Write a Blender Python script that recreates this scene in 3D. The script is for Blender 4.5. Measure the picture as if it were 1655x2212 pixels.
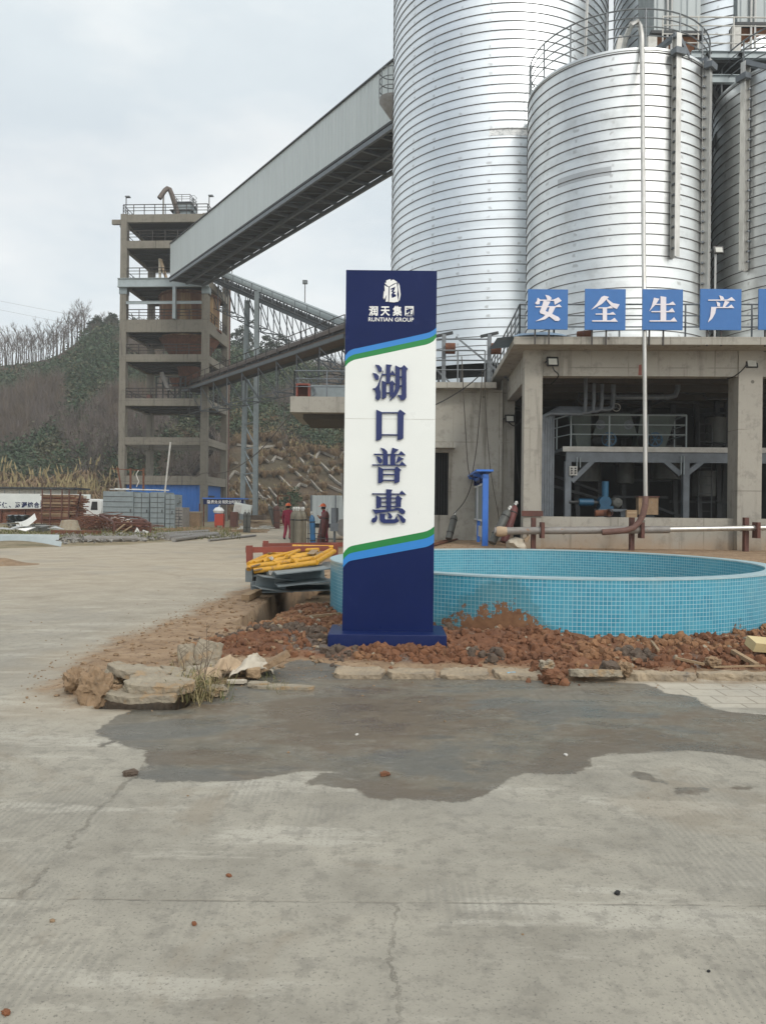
import bpy, bmesh, math, random
import numpy as np
from mathutils import Vector, Matrix, noise, Euler
R = math.radians
random.seed(7)
for o in list(bpy.data.objects): bpy.data.objects.remove(o)
SC = bpy.context.scene
COL = SC.collection
# ---------------------------------------------------------------- camera
F = 1680.0; EYE = 1.6; ROLL = 0.0107; HZ = 1098.0; CX = 827.5; IW, IH = 1655.0, 2212.0
cam = bpy.data.cameras.new("camera"); camo = bpy.data.objects.new("camera", cam); COL.objects.link(camo)
cam.sensor_fit = 'VERTICAL'; cam.sensor_height = 24.0; cam.lens = 24.0 * F / IH
cam.shift_y = (HZ - IH / 2) / IH
cam.clip_start = 0.1; cam.clip_end = 2000
camo.matrix_world = Matrix.Translation((0, 0, EYE)) @ Matrix.Rotation(R(90), 4, 'X') @ Matrix.Rotation(ROLL, 4, 'Z')
SC.camera = camo
# ---------------------------------------------------------------- sky, sun, exposure
SUN = Vector((0.47, -0.88, 0.0)).normalized() * math.cos(R(40)) + Vector((0, 0, math.sin(R(40))))
w = bpy.data.worlds.new("World"); SC.world = w; w.use_nodes = True
nt = w.node_tree; nt.nodes.clear()
out = nt.nodes.new('ShaderNodeOutputWorld'); bg = nt.nodes.new('ShaderNodeBackground')
sky = nt.nodes.new('ShaderNodeTexSky'); sky.sky_type = 'NISHITA'; sky.sun_disc = False
sky.sun_elevation = R(40); sky.sun_rotation = math.atan2(SUN.x, SUN.y); sky.air_density = 1.0; sky.dust_density = 2.0
tc = nt.nodes.new('ShaderNodeTexCoord'); mp = nt.nodes.new('ShaderNodeMapping'); mp.inputs['Scale'].default_value = (1.3, 1.3, 3.2)
n1 = nt.nodes.new('ShaderNodeTexNoise'); n1.inputs['Scale'].default_value = 1.6; n1.inputs['Detail'].default_value = 6; n1.inputs['Roughness'].default_value = 0.55
rp = nt.nodes.new('ShaderNodeValToRGB')
rp.color_ramp.elements[0].position = 0.28; rp.color_ramp.elements[0].color = (0.80, 0.80, 0.80, 1)
rp.color_ramp.elements[1].position = 0.68; rp.color_ramp.elements[1].color = (0.99, 0.99, 0.99, 1)
n2 = nt.nodes.new('ShaderNodeTexNoise'); n2.inputs['Scale'].default_value = 2.3; n2.inputs['Detail'].default_value = 5
rp2 = nt.nodes.new('ShaderNodeValToRGB')
rp2.color_ramp.elements[0].position = 0.40; rp2.color_ramp.elements[0].color = (8.0, 8.75, 9.15, 1)
rp2.color_ramp.elements[1].position = 0.60; rp2.color_ramp.elements[1].color = (9.9, 10.2, 10.2, 1)
mx = nt.nodes.new('ShaderNodeMix'); mx.data_type = 'RGBA'
L = nt.links.new
L(tc.outputs['Generated'], mp.inputs['Vector']); L(mp.outputs[0], n1.inputs['Vector']); L(mp.outputs[0], n2.inputs['Vector'])
L(n1.outputs['Fac'], rp.inputs['Fac']); L(n2.outputs['Fac'], rp2.inputs['Fac'])
bd = nt.nodes.new('ShaderNodeVectorMath'); bd.operation = 'DOT_PRODUCT'; bd.inputs[1].default_value = Vector((-.80, -.50, .33)).normalized(); L(tc.outputs['Generated'], bd.inputs[0])
br0 = nt.nodes.new('ShaderNodeMapRange'); br0.interpolation_type = 'SMOOTHSTEP'; br0.inputs['From Min'].default_value = 0.72; br0.inputs['From Max'].default_value = 1.0; br0.inputs['To Min'].default_value = 1.0; br0.inputs['To Max'].default_value = 0.5; L(bd.outputs['Value'], br0.inputs['Value'])
bm0 = nt.nodes.new('ShaderNodeMath'); bm0.operation = 'MULTIPLY'; L(rp.outputs['Color'], bm0.inputs[0]); L(br0.outputs['Result'], bm0.inputs[1]); L(bm0.outputs[0], mx.inputs['Factor']); L(sky.outputs['Color'], mx.inputs['A']); L(rp2.outputs['Color'], mx.inputs['B'])
gd = nt.nodes.new('ShaderNodeVectorMath'); gd.operation = 'DOT_PRODUCT'; gd.inputs[1].default_value = SUN; L(tc.outputs['Generated'], gd.inputs[0])
gr_ = nt.nodes.new('ShaderNodeMapRange'); gr_.interpolation_type = 'SMOOTHSTEP'; gr_.inputs['From Min'].default_value = 0.35; gr_.inputs['From Max'].default_value = 1.0; gr_.inputs['To Min'].default_value = 0.0; gr_.inputs['To Max'].default_value = 1.0; L(gd.outputs['Value'], gr_.inputs['Value'])
gm_ = nt.nodes.new('ShaderNodeMix'); gm_.data_type = 'RGBA'; gm_.blend_type = 'ADD'; gm_.inputs['Factor'].default_value = 1.0
gc_ = nt.nodes.new('ShaderNodeMix'); gc_.data_type = 'RGBA'; gc_.inputs['A'].default_value = (0, 0, 0, 1); gc_.inputs['B'].default_value = (8.0, 7.7, 7.2, 1); L(gr_.outputs['Result'], gc_.inputs['Factor'])
L(mx.outputs['Result'], gm_.inputs['A']); L(gc_.outputs['Result'], gm_.inputs['B'])
L(gm_.outputs['Result'], bg.inputs['Color']); bg.inputs['Strength'].default_value = 0.1
L(bg.outputs[0], out.inputs['Surface'])
sl = bpy.data.lights.new("sun", 'SUN'); sl.energy = 1.15; sl.angle = R(10); sl.color = (1.0, 0.95, 0.88)
so = bpy.data.objects.new("sun", sl); COL.objects.link(so); so.rotation_euler = (-SUN).to_track_quat('-Z', 'Y').to_euler(); so.location = (40, -20, 60)
SC.view_settings.view_transform = 'Standard'; SC.view_settings.look = 'None'; SC.view_settings.exposure = 0.0; SC.view_settings.gamma = 1.0
SC.cycles.max_bounces = 6; SC.cycles.diffuse_bounces = 3; SC.cycles.glossy_bounces = 3

# ---------------------------------------------------------------- measuring helpers: photo pixel + distance -> place in the yard
CR, SR = math.cos(ROLL), math.sin(ROLL)
def ray(px, py):
    u, v = px - CX, HZ - py
    return Vector(((u * CR - v * SR) / F, 1.0, (u * SR + v * CR) / F))
def W(px, py, d):
    r = ray(px, py); return Vector((r.x * d, d, EYE + r.z * d))
def G(px, py, z=0.0):
    r = ray(px, py); d = (z - EYE) / r.z; return Vector((r.x * d, d, z))
def pxof(v):
    X, Z = v[0] / v[1] * F, (v[2] - EYE) / v[1] * F
    return (CX + X * CR + Z * SR, HZ - (-X * SR + Z * CR))
def sstep(a, b, x):
    t = min(1, max(0, (x - a) / (b - a))); return t * t * (3 - 2 * t)
def hbase(x, y):
    return 0.45 * sstep(14.5, 20, y) * sstep(-2.2, 0.6, x)

# ---------------------------------------------------------------- materials
MATS = {}
def newmat(name):
    m = bpy.data.materials.new(name); m.use_nodes = True; MATS[name] = m
    return m, m.node_tree, m.node_tree.nodes['Principled BSDF']
class NB:
    """tiny node helper"""
    def __init__(s, nt): s.nt = nt
    def n(s, t, **kw):
        k = s.nt.nodes.new(t)
        for a, b in kw.items(): setattr(k, a, b)
        return k
    def put(s, inp, v):
        if isinstance(v, bpy.types.NodeSocket): s.nt.links.new(v, inp)
        elif v is not None:
            if isinstance(v, (tuple, list)) and len(v) == 3 and inp.type == 'RGBA': v = (*v, 1)
            inp.default_value = v
    def coord(s, kind='Object', scale=(1, 1, 1), rot=(0, 0, 0)):
        c = s.n('ShaderNodeTexCoord'); m = s.n('ShaderNodeMapping')
        m.inputs['Scale'].default_value = scale; m.inputs['Rotation'].default_value = rot
        s.nt.links.new(c.outputs[kind], m.inputs['Vector']); return m.outputs[0]
    def noise(s, vec, scale=5, detail=6, rough=.6, dist=0, out='Fac'):
        k = s.n('ShaderNodeTexNoise'); s.put(k.inputs['Vector'], vec); k.inputs['Scale'].default_value = scale
        k.inputs['Detail'].default_value = detail; k.inputs['Roughness'].default_value = rough; k.inputs['Distortion'].default_value = dist
        return k.outputs[out]
    def vor(s, vec, scale=5, feature='F1', out='Distance'):
        k = s.n('ShaderNodeTexVoronoi', feature=feature); s.put(k.inputs['Vector'], vec); k.inputs['Scale'].default_value = scale; return k.outputs[out]
    def math(s, op, a, b=0.0, c=None, clamp=False):
        k = s.n('ShaderNodeMath', operation=op, use_clamp=clamp); s.put(k.inputs[0], a); s.put(k.inputs[1], b)
        if c is not None: s.put(k.inputs[2], c)
        return k.outputs[0]
    def ss(s, x, a, b):
        k = s.n('ShaderNodeMapRange', interpolation_type='SMOOTHSTEP'); s.put(k.inputs['Value'], x)
        k.inputs['From Min'].default_value = a; k.inputs['From Max'].default_value = b; return k.outputs['Result']
    def mix(s, f, a, b, mode='MIX'):
        k = s.n('ShaderNodeMix', data_type='RGBA', blend_type=mode); s.put(k.inputs['Factor'], f); s.put(k.inputs['A'], a); s.put(k.inputs['B'], b)
        return k.outputs['Result']
    def mixf(s, f, a, b):
        k = s.n('ShaderNodeMix', data_type='FLOAT'); s.put(k.inputs['Factor'], f); s.put(k.inputs['A'], a); s.put(k.inputs['B'], b); return k.outputs['Result']
    def ramp(s, x, *stops):
        k = s.n('ShaderNodeValToRGB'); cr = k.color_ramp
        while len(cr.elements) < len(stops): cr.elements.new(0.5)
        for e, (p, c) in zip(cr.elements, stops): e.position = p; e.color = (*c, 1) if len(c) == 3 else c
        s.put(k.inputs['Fac'], x); return k.outputs['Color']
    def bump(s, h, strength=.3, dist=.02, nrm=None):
        k = s.n('ShaderNodeBump'); s.put(k.inputs['Height'], h); k.inputs['Strength'].default_value = strength; k.inputs['Distance'].default_value = dist
        if nrm is not None: s.put(k.inputs['Normal'], nrm)
        return k.outputs[0]
    def sep(s, v):
        k = s.n('ShaderNodeSeparateXYZ'); s.put(k.inputs[0], v); return k.outputs
    def attr(s, name, out='Fac'):
        k = s.n('ShaderNodeAttribute', attribute_name=name); return k.outputs[out]
def M(name, c1, c2=None, scale=3.0, rough=.7, metal=0.0, bump=0.0, stretch=(1, 1, 1), lo=.35, hi=.65, c3=None, s3=9.0, t3=.6, spec=None):
    m, nt, b = newmat(name); k = NB(nt)
    b.inputs['Roughness'].default_value = rough; b.inputs['Metallic'].default_value = metal
    if spec is not None: b.inputs['Specular IOR Level'].default_value = spec
    if c2 is None: c2 = tuple(x * .82 for x in c1)
    v = k.coord('Object', stretch)
    col = k.ramp(k.noise(v, scale, 7, .62), (lo, c1), (hi, c2))
    if c3 is not None:
        col = k.mix(k.ss(k.noise(v, s3, 8, .65), t3, t3 + .12), col, c3)
    k.put(b.inputs['Base Color'], col)
    if bump: k.put(b.inputs['Normal'], k.bump(k.noise(v, scale * 6, 6, .65), bump, .03))
    k.put(b.inputs['Roughness'], k.math('ADD', rough - .08, k.math('MULTIPLY', k.noise(v, scale * 2.3), .16)))
    return m

# ---------------------------------------------------------------- mesh builder
class MB:
    def __init__(s): s.v = []; s.f = []; s.uv = None
    def add(s, vs, fs):
        b = len(s.v); s.v += [tuple(x) for x in vs]; s.f += [tuple(b + i for i in f) for f in fs]; return s
    def hexa(s, p):  # 8 points: bottom 4 (ccw), top 4
        return s.add(p, [(3, 2, 1, 0), (4, 5, 6, 7), (0, 1, 5, 4), (1, 2, 6, 5), (2, 3, 7, 6), (3, 0, 4, 7)])
    def box(s, c, sz, rz=0.0, rx=0.0, ry=0.0):
        m = Euler((rx, ry, rz)).to_matrix(); c = Vector(c); hx, hy, hz = sz[0] / 2, sz[1] / 2, sz[2] / 2
        return s.hexa([c + m @ Vector(q) for q in ((-hx, -hy, -hz), (hx, -hy, -hz), (hx, hy, -hz), (-hx, hy, -hz), (-hx, -hy, hz), (hx, -hy, hz), (hx, hy, hz), (-hx, hy, hz))])
    def bar(s, p, q, w, h=None, up=(0, 0, 1)):
        h = h or w; p, q, up = Vector(p), Vector(q), Vector(up); d = (q - p).normalized()
        a = d.cross(up)
        if a.length < 1e-4: a = d.cross(Vector((1, 0, 0)))
        a.normalize(); b = a.cross(d); a *= w / 2; b *= h / 2
        return s.hexa([p - a - b, p + a - b, q + a - b, q - a - b, p - a + b, p + a + b, q + a + b, q - a + b])
    def tube(s, p, q, r, n=8, r2=None, cap=True):
        return s.path([p, q], [r, r if r2 is None else r2], n, cap)
    def path(s, pts, r, n=8, cap=True):
        pts = [Vector(p) for p in pts]; N = len(pts); rs = r if isinstance(r, (list, tuple)) else [r] * N
        vs = []; ref = None
        for i, p in enumerate(pts):
            d = (pts[min(i + 1, N - 1)] - pts[max(i - 1, 0)]).normalized()
            if ref is None:
                ref = d.cross(Vector((0, 0, 1)))
                if ref.length < .05: ref = d.cross(Vector((1, 0, 0)))
            a = (ref - d * ref.dot(d)).normalized(); ref = a; b = d.cross(a)
            for j in range(n):
                t = 2 * math.pi * j / n; vs.append(p + (a * math.cos(t) + b * math.sin(t)) * rs[i])
        fs = [(i * n + j, i * n + (j + 1) % n, (i + 1) * n + (j + 1) % n, (i + 1) * n + j) for i in range(N - 1) for j in range(n)]
        if cap: fs += [tuple(range(n - 1, -1, -1)), tuple((N - 1) * n + j for j in range(n))]
        return s.add(vs, fs)
    def lathe(s, c, prof, n=24, axis=(0, 0, 1), a0=0, a1=2 * math.pi):
        c = Vector(c); ax = Vector(axis).normalized(); q = Vector((0, 0, 1)).rotation_difference(ax)
        full = abs(a1 - a0 - 2 * math.pi) < 1e-6; m = n if full else n + 1; vs = []
        for r, z in prof:
            for j in range(m):
                t = a0 + (a1 - a0) * j / n; vs.append(c + q @ Vector((r * math.cos(t), r * math.sin(t), z)))
        fs = []
        for i in range(len(prof) - 1):
            for j in range(n):
                k = (j + 1) % m; fs.append((i * m + j, i * m + k, (i + 1) * m + k, (i + 1) * m + j))
        return s.add(vs, fs)
    def prism(s, pts, n):  # closed outline extruded along vector n
        n = Vector(n); k = len(pts); pts = [Vector(p) for p in pts]
        return s.add(pts + [p + n for p in pts], [tuple(range(k - 1, -1, -1)), tuple(range(k, 2 * k))] + [(i, (i + 1) % k, k + (i + 1) % k, k + i) for i in range(k)])
    def poly(s, pts): return s.add(pts, [tuple(range(len(pts)))])
    def ibeam(s, p, q, h, w, t=.02, up=(0, 0, 1)):
        p, q, up = Vector(p), Vector(q), Vector(up).normalized(); o = up * (h / 2 - t / 2)
        s.bar(p + o, q + o, w, t, up); s.bar(p - o, q - o, w, t, up); return s.bar(p, q, t, h - 2 * t, up)
    def rail(s, pts, h=1.1, rails=3, sp=1.5, r=.025, n=5):
        pts = [Vector(p) for p in pts]; up = Vector((0, 0, h))
        for k in range(rails):
            o = up * (1 - k * .9 / rails)
            for a, b in zip(pts, pts[1:]): s.tube(a + o, b + o, r if k == 0 else r * .75, n)
        for a, b in zip(pts, pts[1:]):
            m = max(1, round((b - a).length / sp))
            for i in range(m + 1): p = a.lerp(b, i / m); s.tube(p, p + up, r, n)
        return s
    def build(s, name, mat, parent=None, smooth=False, fix=True):
        off = parent.location if parent is not None and parent.get('_root') else (Vector(parent['_off']) if parent is not None else Vector())
        me = bpy.data.meshes.new(name)
        me.from_pydata([tuple(Vector(v) - off) for v in s.v], [], s.f); 
        if fix:
            bm = bmesh.new(); bm.from_mesh(me); bmesh.ops.recalc_face_normals(bm, faces=bm.faces); bm.to_mesh(me); bm.free()
        if s.uv is not None:
            u = me.uv_layers.new(name='UVMap')
            for lp in me.loops: u.data[lp.index].uv = s.uv[lp.vertex_index]
        for m in (mat if isinstance(mat, (list, tuple)) else [mat]): me.materials.append(MATS[m] if isinstance(m, str) else m)
        if smooth:
            me.polygons.foreach_set('use_smooth', [True] * len(me.polygons)); 
            if smooth != 'all': me.set_sharp_from_angle(angle=R(40))
        o = bpy.data.objects.new(name, me); COL.objects.link(o)
        if parent is not None: o.parent = parent
        o['_off'] = tuple(off)
        return o
def tag(o, label, cat, group=None):
    o['label'] = label; o['category'] = cat
    if 'kind' not in o: o['kind'] = 'thing'
    if group: o['group'] = group
    return o
def struct(o): o['kind'] = 'structure'; return o
def stuff(o): o['kind'] = 'stuff'; return o
def thing(name, loc, label, cat, group=None):
    o = bpy.data.objects.new(name, None); COL.objects.link(o); o.location = loc; o['_root'] = 1; o.empty_display_size = .3
    return tag(o, label, cat, group)
def clone(root, loc, rz=0.0, sc=1.0, label=None):
    r = root.copy(); COL.objects.link(r); r.location = loc; r.rotation_euler = (0, 0, rz); r.scale = (sc, sc, sc) if not isinstance(sc, tuple) else sc
    if label: r['label'] = label
    for ch in list(root.children):
        c = ch.copy(); COL.objects.link(c); c.parent = r
        for g in list(ch.children):
            d = g.copy(); COL.objects.link(d); d.parent = c
    return r
def seal(o):
    for k in ('_off', '_root'):
        if k in o: del o[k]
def text_mesh(body, size, depth, bold=0.0):
    c = bpy.data.curves.new('txt', 'FONT'); c.body = body; c.size = size; c.extrude = depth; c.offset = bold; c.resolution_u = 3
    c.align_x = 'LEFT'
    o = bpy.data.objects.new('txt', c); COL.objects.link(o)
    dg = bpy.context.evaluated_depsgraph_get(); me = bpy.data.meshes.new_from_object(o.evaluated_get(dg))
    vs = [v.co.copy() for v in me.vertices]; fs = [tuple(p.vertices) for p in me.polygons]
    bpy.data.objects.remove(o); bpy.data.curves.remove(c); bpy.data.meshes.remove(me)
    return vs, fs
def place_text(mb, body, p0, p1, zdir, nrm, depth, bold=0.0, hgt=None):
    """text stretched along p0->p1 (baseline), letters standing along zdir"""
    vs, fs = text_mesh(body, 1.0, 0.0, bold)
    x0 = min(v.x for v in vs); x1 = max(v.x for v in vs); y0 = min(v.y for v in vs); y1 = max(v.y for v in vs)
    p0, p1, zdir, nrm = Vector(p0), Vector(p1), Vector(zdir), Vector(nrm)
    h = hgt if hgt else (y1 - y0) / (x1 - x0) * (p1 - p0).length
    mb.add([p0 + (p1 - p0) * ((v.x - x0) / (x1 - x0)) + zdir * (h * (v.y - y0) / (y1 - y0)) + nrm * depth for v in vs], fs)
# ---------------------------------------------------------------- plain materials
M('navy', (.003, .0115, .070), (.004, .013, .078), 2, .30, spec=.18, c3=(.008, .018, .085), s3=5, t3=.6); M('sign_white', (.78, .80, .77), (.75, .77, .74), 1.2, .3)
M('sign_blue', (.018, .20, .56), (.02, .21, .58), 2, .35); M('sign_green', (.006, .22, .045), None, 2, .35)
M('letter_navy', (.004, .016, .115), None, 2, .4); M('letter_white', (.82, .82, .80), (.78, .78, .76), 2, .4)
M('board_blue', (.018, .122, .36), (.022, .135, .39), 3, .42, c3=(.10, .13, .2), s3=4, t3=.66)
M('letter_pink', (.74, .70, .74), (.70, .66, .70), 3, .5)
M('steel_grey', (.16, .18, .20), (.12, .135, .15), 4, .5, .3, .1); M('rail_grey', (.20, .22, .23), (.13, .14, .15), 5, .5, .3)
M('dark_steel', (.045, .048, .05), (.028, .03, .032), 5, .6, .2); M('truss_grey', (.085, .10, .11), (.06, .07, .078), 4, .5, .2); M('duct_brown', (.12, .095, .08), (.085, .065, .055), 3, .6, .2, c3=(.2, .18, .16), s3=4); M('rail_dark', (.035, .033, .032), (.06, .05, .045), 5, .6, .2)
M('paint_grey', (.23, .27, .28), (.19, .22, .23), 3, .5, .1, .06, c3=(.14, .13, .12), s3=6, t3=.62)
M('pale_steel', (.34, .39, .40), (.29, .33, .34), 2, .5, .15, .05, c3=(.2, .19, .17), s3=5, t3=.64)
M('rust', (.17, .062, .03), (.085, .034, .02), 4, .85, 0, .3, c3=(.27, .12, .05), s3=7, t3=.6)
M('rust_red', (.125, .048, .034), (.085, .034, .026), 4, .7, 0, .15); M('red_oxide', (.24, .055, .035), (.17, .045, .03), 3, .55, 0, .1)
M('galv_pipe', (.58, .57, .54), (.44, .43, .40), 5, .38, .75, .08, stretch=(1, 1, .25), c3=(.3, .27, .22), s3=8, t3=.62)
M('grey_pipe', (.25, .24, .225), (.19, .175, .16), 4, .55, .1, .1, c3=(.22, .13, .08), s3=6, t3=.6)
M('yellow_paint', (.62, .33, .02), (.52, .26, .02), 5, .42, 0, .1, c3=(.30, .16, .05), s3=14, t3=.54)
M('red_paint', (.46, .045, .02), (.36, .04, .02), 3, .5, c3=(.25, .07, .04), s3=6); M('red_cloth', (.24, .018, .045), (.17, .012, .035), 9, .9, 0, .25)
M('helmet', (.75, .14, .03), None, 3, .35); M('skin', (.36, .20, .13), None, 4, .6); M('boot', (.02, .018, .016), None, 4, .7); M('hair', (.012, .01, .009), None, 4, .7)
M('blue_sheet', (.02, .13, .44), (.03, .16, .5), 2, .45, .1, .05, c3=(.07, .14, .3), s3=2.5, t3=.62); M('blue_frame', (.03, .14, .52), (.04, .17, .58), 2, .4)
M('machine_blue', (.012, .085, .16), (.009, .06, .12), 4, .45, .1); M('machine_green', (.09, .12, .105), (.07, .09, .08), 4, .5)
M('black_plastic', (.012, .012, .012), None, 4, .45); M('cable', (.012, .012, .012), None, 4, .6); M('glass_pane', (.42, .42, .38), (.34, .34, .31), 3, .12)
M('rope', (.10, .085, .07), None, 4, .8); M('white_paint', (.72, .73, .71), (.66, .67, .65), 3, .35); M('dirty_white', (.60, .59, .55), (.46, .44, .40), 4, .7, 0, .2)
M('cyl_olive', (.15, .135, .10), (.11, .10, .075), 5, .6, .1, .1, c3=(.22, .16, .1), s3=5, t3=.62); M('cyl_grey', (.085, .09, .08), (.065, .065, .06), 5, .55, .1, .1, c3=(.13, .08, .05), s3=6, t3=.62)
M('cyl_blue', (.02, .11, .26), (.03, .09, .16), 3, .5, .1); M('cyl_maroon', (.13, .035, .032), (.09, .03, .028), 5, .6, .1, .1); M('cyl_cap', (.5, .5, .47), None, 4, .4, .6)
M('elbow_rust', (.15, .08, .065), (.11, .058, .045), 5, .75, 0, .15, c3=(.28, .2, .16), s3=6); M('dark_deck', (.035, .037, .04), (.022, .023, .025), 3, .7); M('new_plate', (.50, .51, .51), (.44, .45, .45), 2, .4, .8, .05)
M('timber', (.34, .24, .14), (.25, .17, .10), 3, .8, 0, .3, stretch=(1, 6, 6)); M('plank_pale', (.58, .48, .27), (.52, .42, .22), 3, .7)
M('sack', (.50, .455, .375), (.41, .365, .29), 3, .75, 0, .2); M('sack_tan', (.44, .33, .22), (.36, .27, .18), 3, .85, 0, .3)
M('slab_conc', (.34, .295, .22), (.235, .20, .15), 5, .9, 0, .6, c3=(.34, .24, .14), s3=5, t3=.52); M('kerb_conc', (.36, .285, .195), (.25, .205, .15), 4, .9, 0, .4, c3=(.17, .15, .13), s3=6, t3=.6)
M('rock_tan', (.30, .205, .125), (.215, .145, .085), 4, .95, 0, .6, c3=(.24, .2, .16), s3=6); M('clod', (.205, .090, .043), (.135, .062, .033), 4, .95, 0, .6, c3=(.26, .15, .08), s3=5, t3=.58)
M('clod_orange', (.28, .15, .075), (.20, .10, .05), 4, .95, 0, .6); M('clod_grey', (.125, .092, .068), (.085, .062, .046), 5, .95, 0, .6)
M('dry_grass', (.34, .27, .14), (.24, .20, .10), 2, .9); M('green_grass', (.10, .12, .04), (.15, .14, .055), 2, .9)
M('pampas', (.27, .185, .105), (.18, .12, .068), .5, .9, c3=(.34, .25, .15), s3=2.2, t3=.55)
M('twig', (.165, .135, .12), (.115, .095, .085), .5, .9); M('twig_brown', (.115, .085, .06), (.15, .115, .082), .22, .9); M('bark', (.13, .11, .10), (.09, .078, .07), 2, .95)
M('evergreen', (.032, .060, .030), (.052, .080, .040), .3, .8, c3=(.085, .09, .055), s3=.9, t3=.6); M('olive_leaf', (.070, .085, .042), (.10, .095, .052), .25, .85)
M('pine_leaf', (.035, .05, .032), (.05, .062, .04), .6, .85)
M('masonry', (.36, .335, .29), (.22, .20, .17), 3, .9, 0, .5); M('gravel_grey', (.30, .285, .26), (.20, .19, .175), 8, .95, 0, .6)
M('ceramic_brown', (.16, .07, .04), None, 4, .8); M('leaf_brown', (.20, .075, .03), None, 4, .8); M('blue_litter', (.25, .45, .58), None, 4, .5)
M('tarp_blue', (.25, .36, .48), (.2, .3, .42), 3, .5); M('tyre_black', (.02, .02, .02), None, 4, .8); M('alu_sheet', (.55, .56, .55), (.46, .46, .45), 3, .45, .6)
M('white_board', (.66, .69, .66), (.60, .63, .60), 1.5, .5); M('fixture_glass', (.55, .55, .5), None, 4, .15)

def concrete_mat(name, base, dark, lines=(1.2, .9), holes=True, streak=.5, foot=None):
    m, nt, b = newmat(name); k = NB(nt); v = k.coord('Object')
    n1 = k.noise(v, .55, 7, .65); n2 = k.noise(v, 3.2, 8, .7); sv = k.coord('Object', (2.6, 2.6, .16)); n3 = k.noise(sv, 1.6, 7, .65)
    col = k.ramp(n1, (.3, base), (.7, tuple(x * .84 for x in base)))
    col = k.mix(k.math('MULTIPLY', k.ss(n2, .50, .66), .6), col, tuple(x * .6 for x in base))
    col = k.mix(k.math('MULTIPLY', k.ss(n3, .52, .74), streak), col, dark)
    s = k.sep(v)
    if lines:
        lx = k.math('PINGPONG', k.math('ADD', s[0], k.math('MULTIPLY', s[1], 1.0)), lines[0]); lz = k.math('PINGPONG', s[2], lines[1])
        ln = k.math('MAXIMUM', k.ss(lx, .022, .006), k.ss(lz, .022, .006))
        brk = k.ss(k.noise(v, .9, 2), .40, .52)
        col = k.mix(k.math('MULTIPLY', k.math('MULTIPLY', ln, brk), .55), col, dark)
    if holes:
        vo = k.vor(v, 1.25); sp = k.math('MULTIPLY', k.ss(vo, .075, .05), k.ss(k.noise(v, .5, 1), .42, .5))
        col = k.mix(k.math('MULTIPLY', sp, .75), col, (.07, .06, .05))
    if foot is not None:
        z = k.math('ADD', s[2], k.math('MULTIPLY', k.noise(v, 1.1, 5), 1.3)); col = k.mix(k.math('MULTIPLY', k.ss(z, foot + 1.2, foot + .15), .7), col, (.34, .215, .115))
    k.put(b.inputs['Base Color'], col); b.inputs['Roughness'].default_value = .92
    k.put(b.inputs['Normal'], k.bump(k.noise(v, 9, 8, .7), .3, .02))
    return m
concrete_mat('cast_concrete', (.365, .345, .30), (.12, .108, .09), foot=0.2, streak=.7)
concrete_mat('tower_concrete', (.205, .188, .155), (.035, .031, .026), lines=(3.0, 2.0), holes=False, streak=.75)
concrete_mat('shaded_soffit', (.085, .075, .062), (.06, .05, .04), holes=False)  # darker copy of the cast concrete, underside shade put into the colour
concrete_mat('wing_concrete', (.40, .38, .33), (.13, .115, .09), streak=.75)
concrete_mat('shaded_inside', (.016, .016, .017), (.02, .02, .02), lines=None, holes=False)  # near-black colour stands in for the shade inside bay and doorway

def silo_mat(name, base, dirt=.25, rough=.33):
    m, nt, b = newmat(name); k = NB(nt); uv = k.coord('UV'); s = k.sep(uv)
    vo = k.n('ShaderNodeTexWhiteNoise', noise_dimensions='2D'); cx = k.n('ShaderNodeCombineXYZ')
    row = k.math('FLOOR', k.math('DIVIDE', s[1], .365)); k.put(cx.inputs[0], row); k.put(cx.inputs[1], k.math('FLOOR', k.math('ADD', k.math('DIVIDE', s[0], 9.0), k.math('MULTIPLY', row, .37))))
    nt.links.new(cx.outputs[0], vo.inputs['Vector']); pv = vo.outputs['Value']
    sv = k.coord('UV', (.45, 5.5, 1)); n1 = k.noise(sv, 1.0, 6, .6); n2 = k.noise(uv, 1.1, 7, .65); n3 = k.noise(uv, 42, 3, .7)
    col = k.mix(k.math('MULTIPLY', pv, .55), base, tuple(x * .84 for x in base))
    col = k.mix(k.math('MULTIPLY', k.ss(n2, .45, .72), dirt), col, (.42, .42, .40))
    col = k.mix(k.math('MULTIPLY', k.ss(n3, .5, .8), .14), col, (.3, .3, .3))
    # welded joints: faint stains every couple of metres along the seams
    jx = k.math('PINGPONG', k.math('ADD', s[0], k.math('MULTIPLY', k.noise(uv, 2.5, 3), .5)), .62)
    jz = k.math('PINGPONG', k.math('ADD', s[1], .02), .1825)
    st = k.math('MULTIPLY', k.ss(jx, .09, .02), k.ss(jz, .09, .02)); st = k.math('MULTIPLY', st, k.ss(k.noise(uv, .8, 2), .40, .6))
    col = k.mix(k.math('MULTIPLY', st, .55), col, (.33, .32, .30))
    k.put(b.inputs['Base Color'], col); b.inputs['Metallic'].default_value = .9
    r = k.math('ADD', rough, k.math('MULTIPLY', n1, .14)); r = k.math('ADD', r, k.math('MULTIPLY', n3, .10)); k.put(b.inputs['Roughness'], r)
    h = k.math('ADD', k.math('MULTIPLY', n2, .6), k.math('MULTIPLY', pv, .25)); k.put(b.inputs['Normal'], k.bump(h, .16, .06))
    return m
silo_mat('silo_big', (.82, .86, .885), .15, .27); silo_mat('silo_mid', (.75, .77, .765), .5, .26)
M('seam', (.10, .092, .088), (.18, .17, .165), 1.5, .6, .3)
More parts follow.
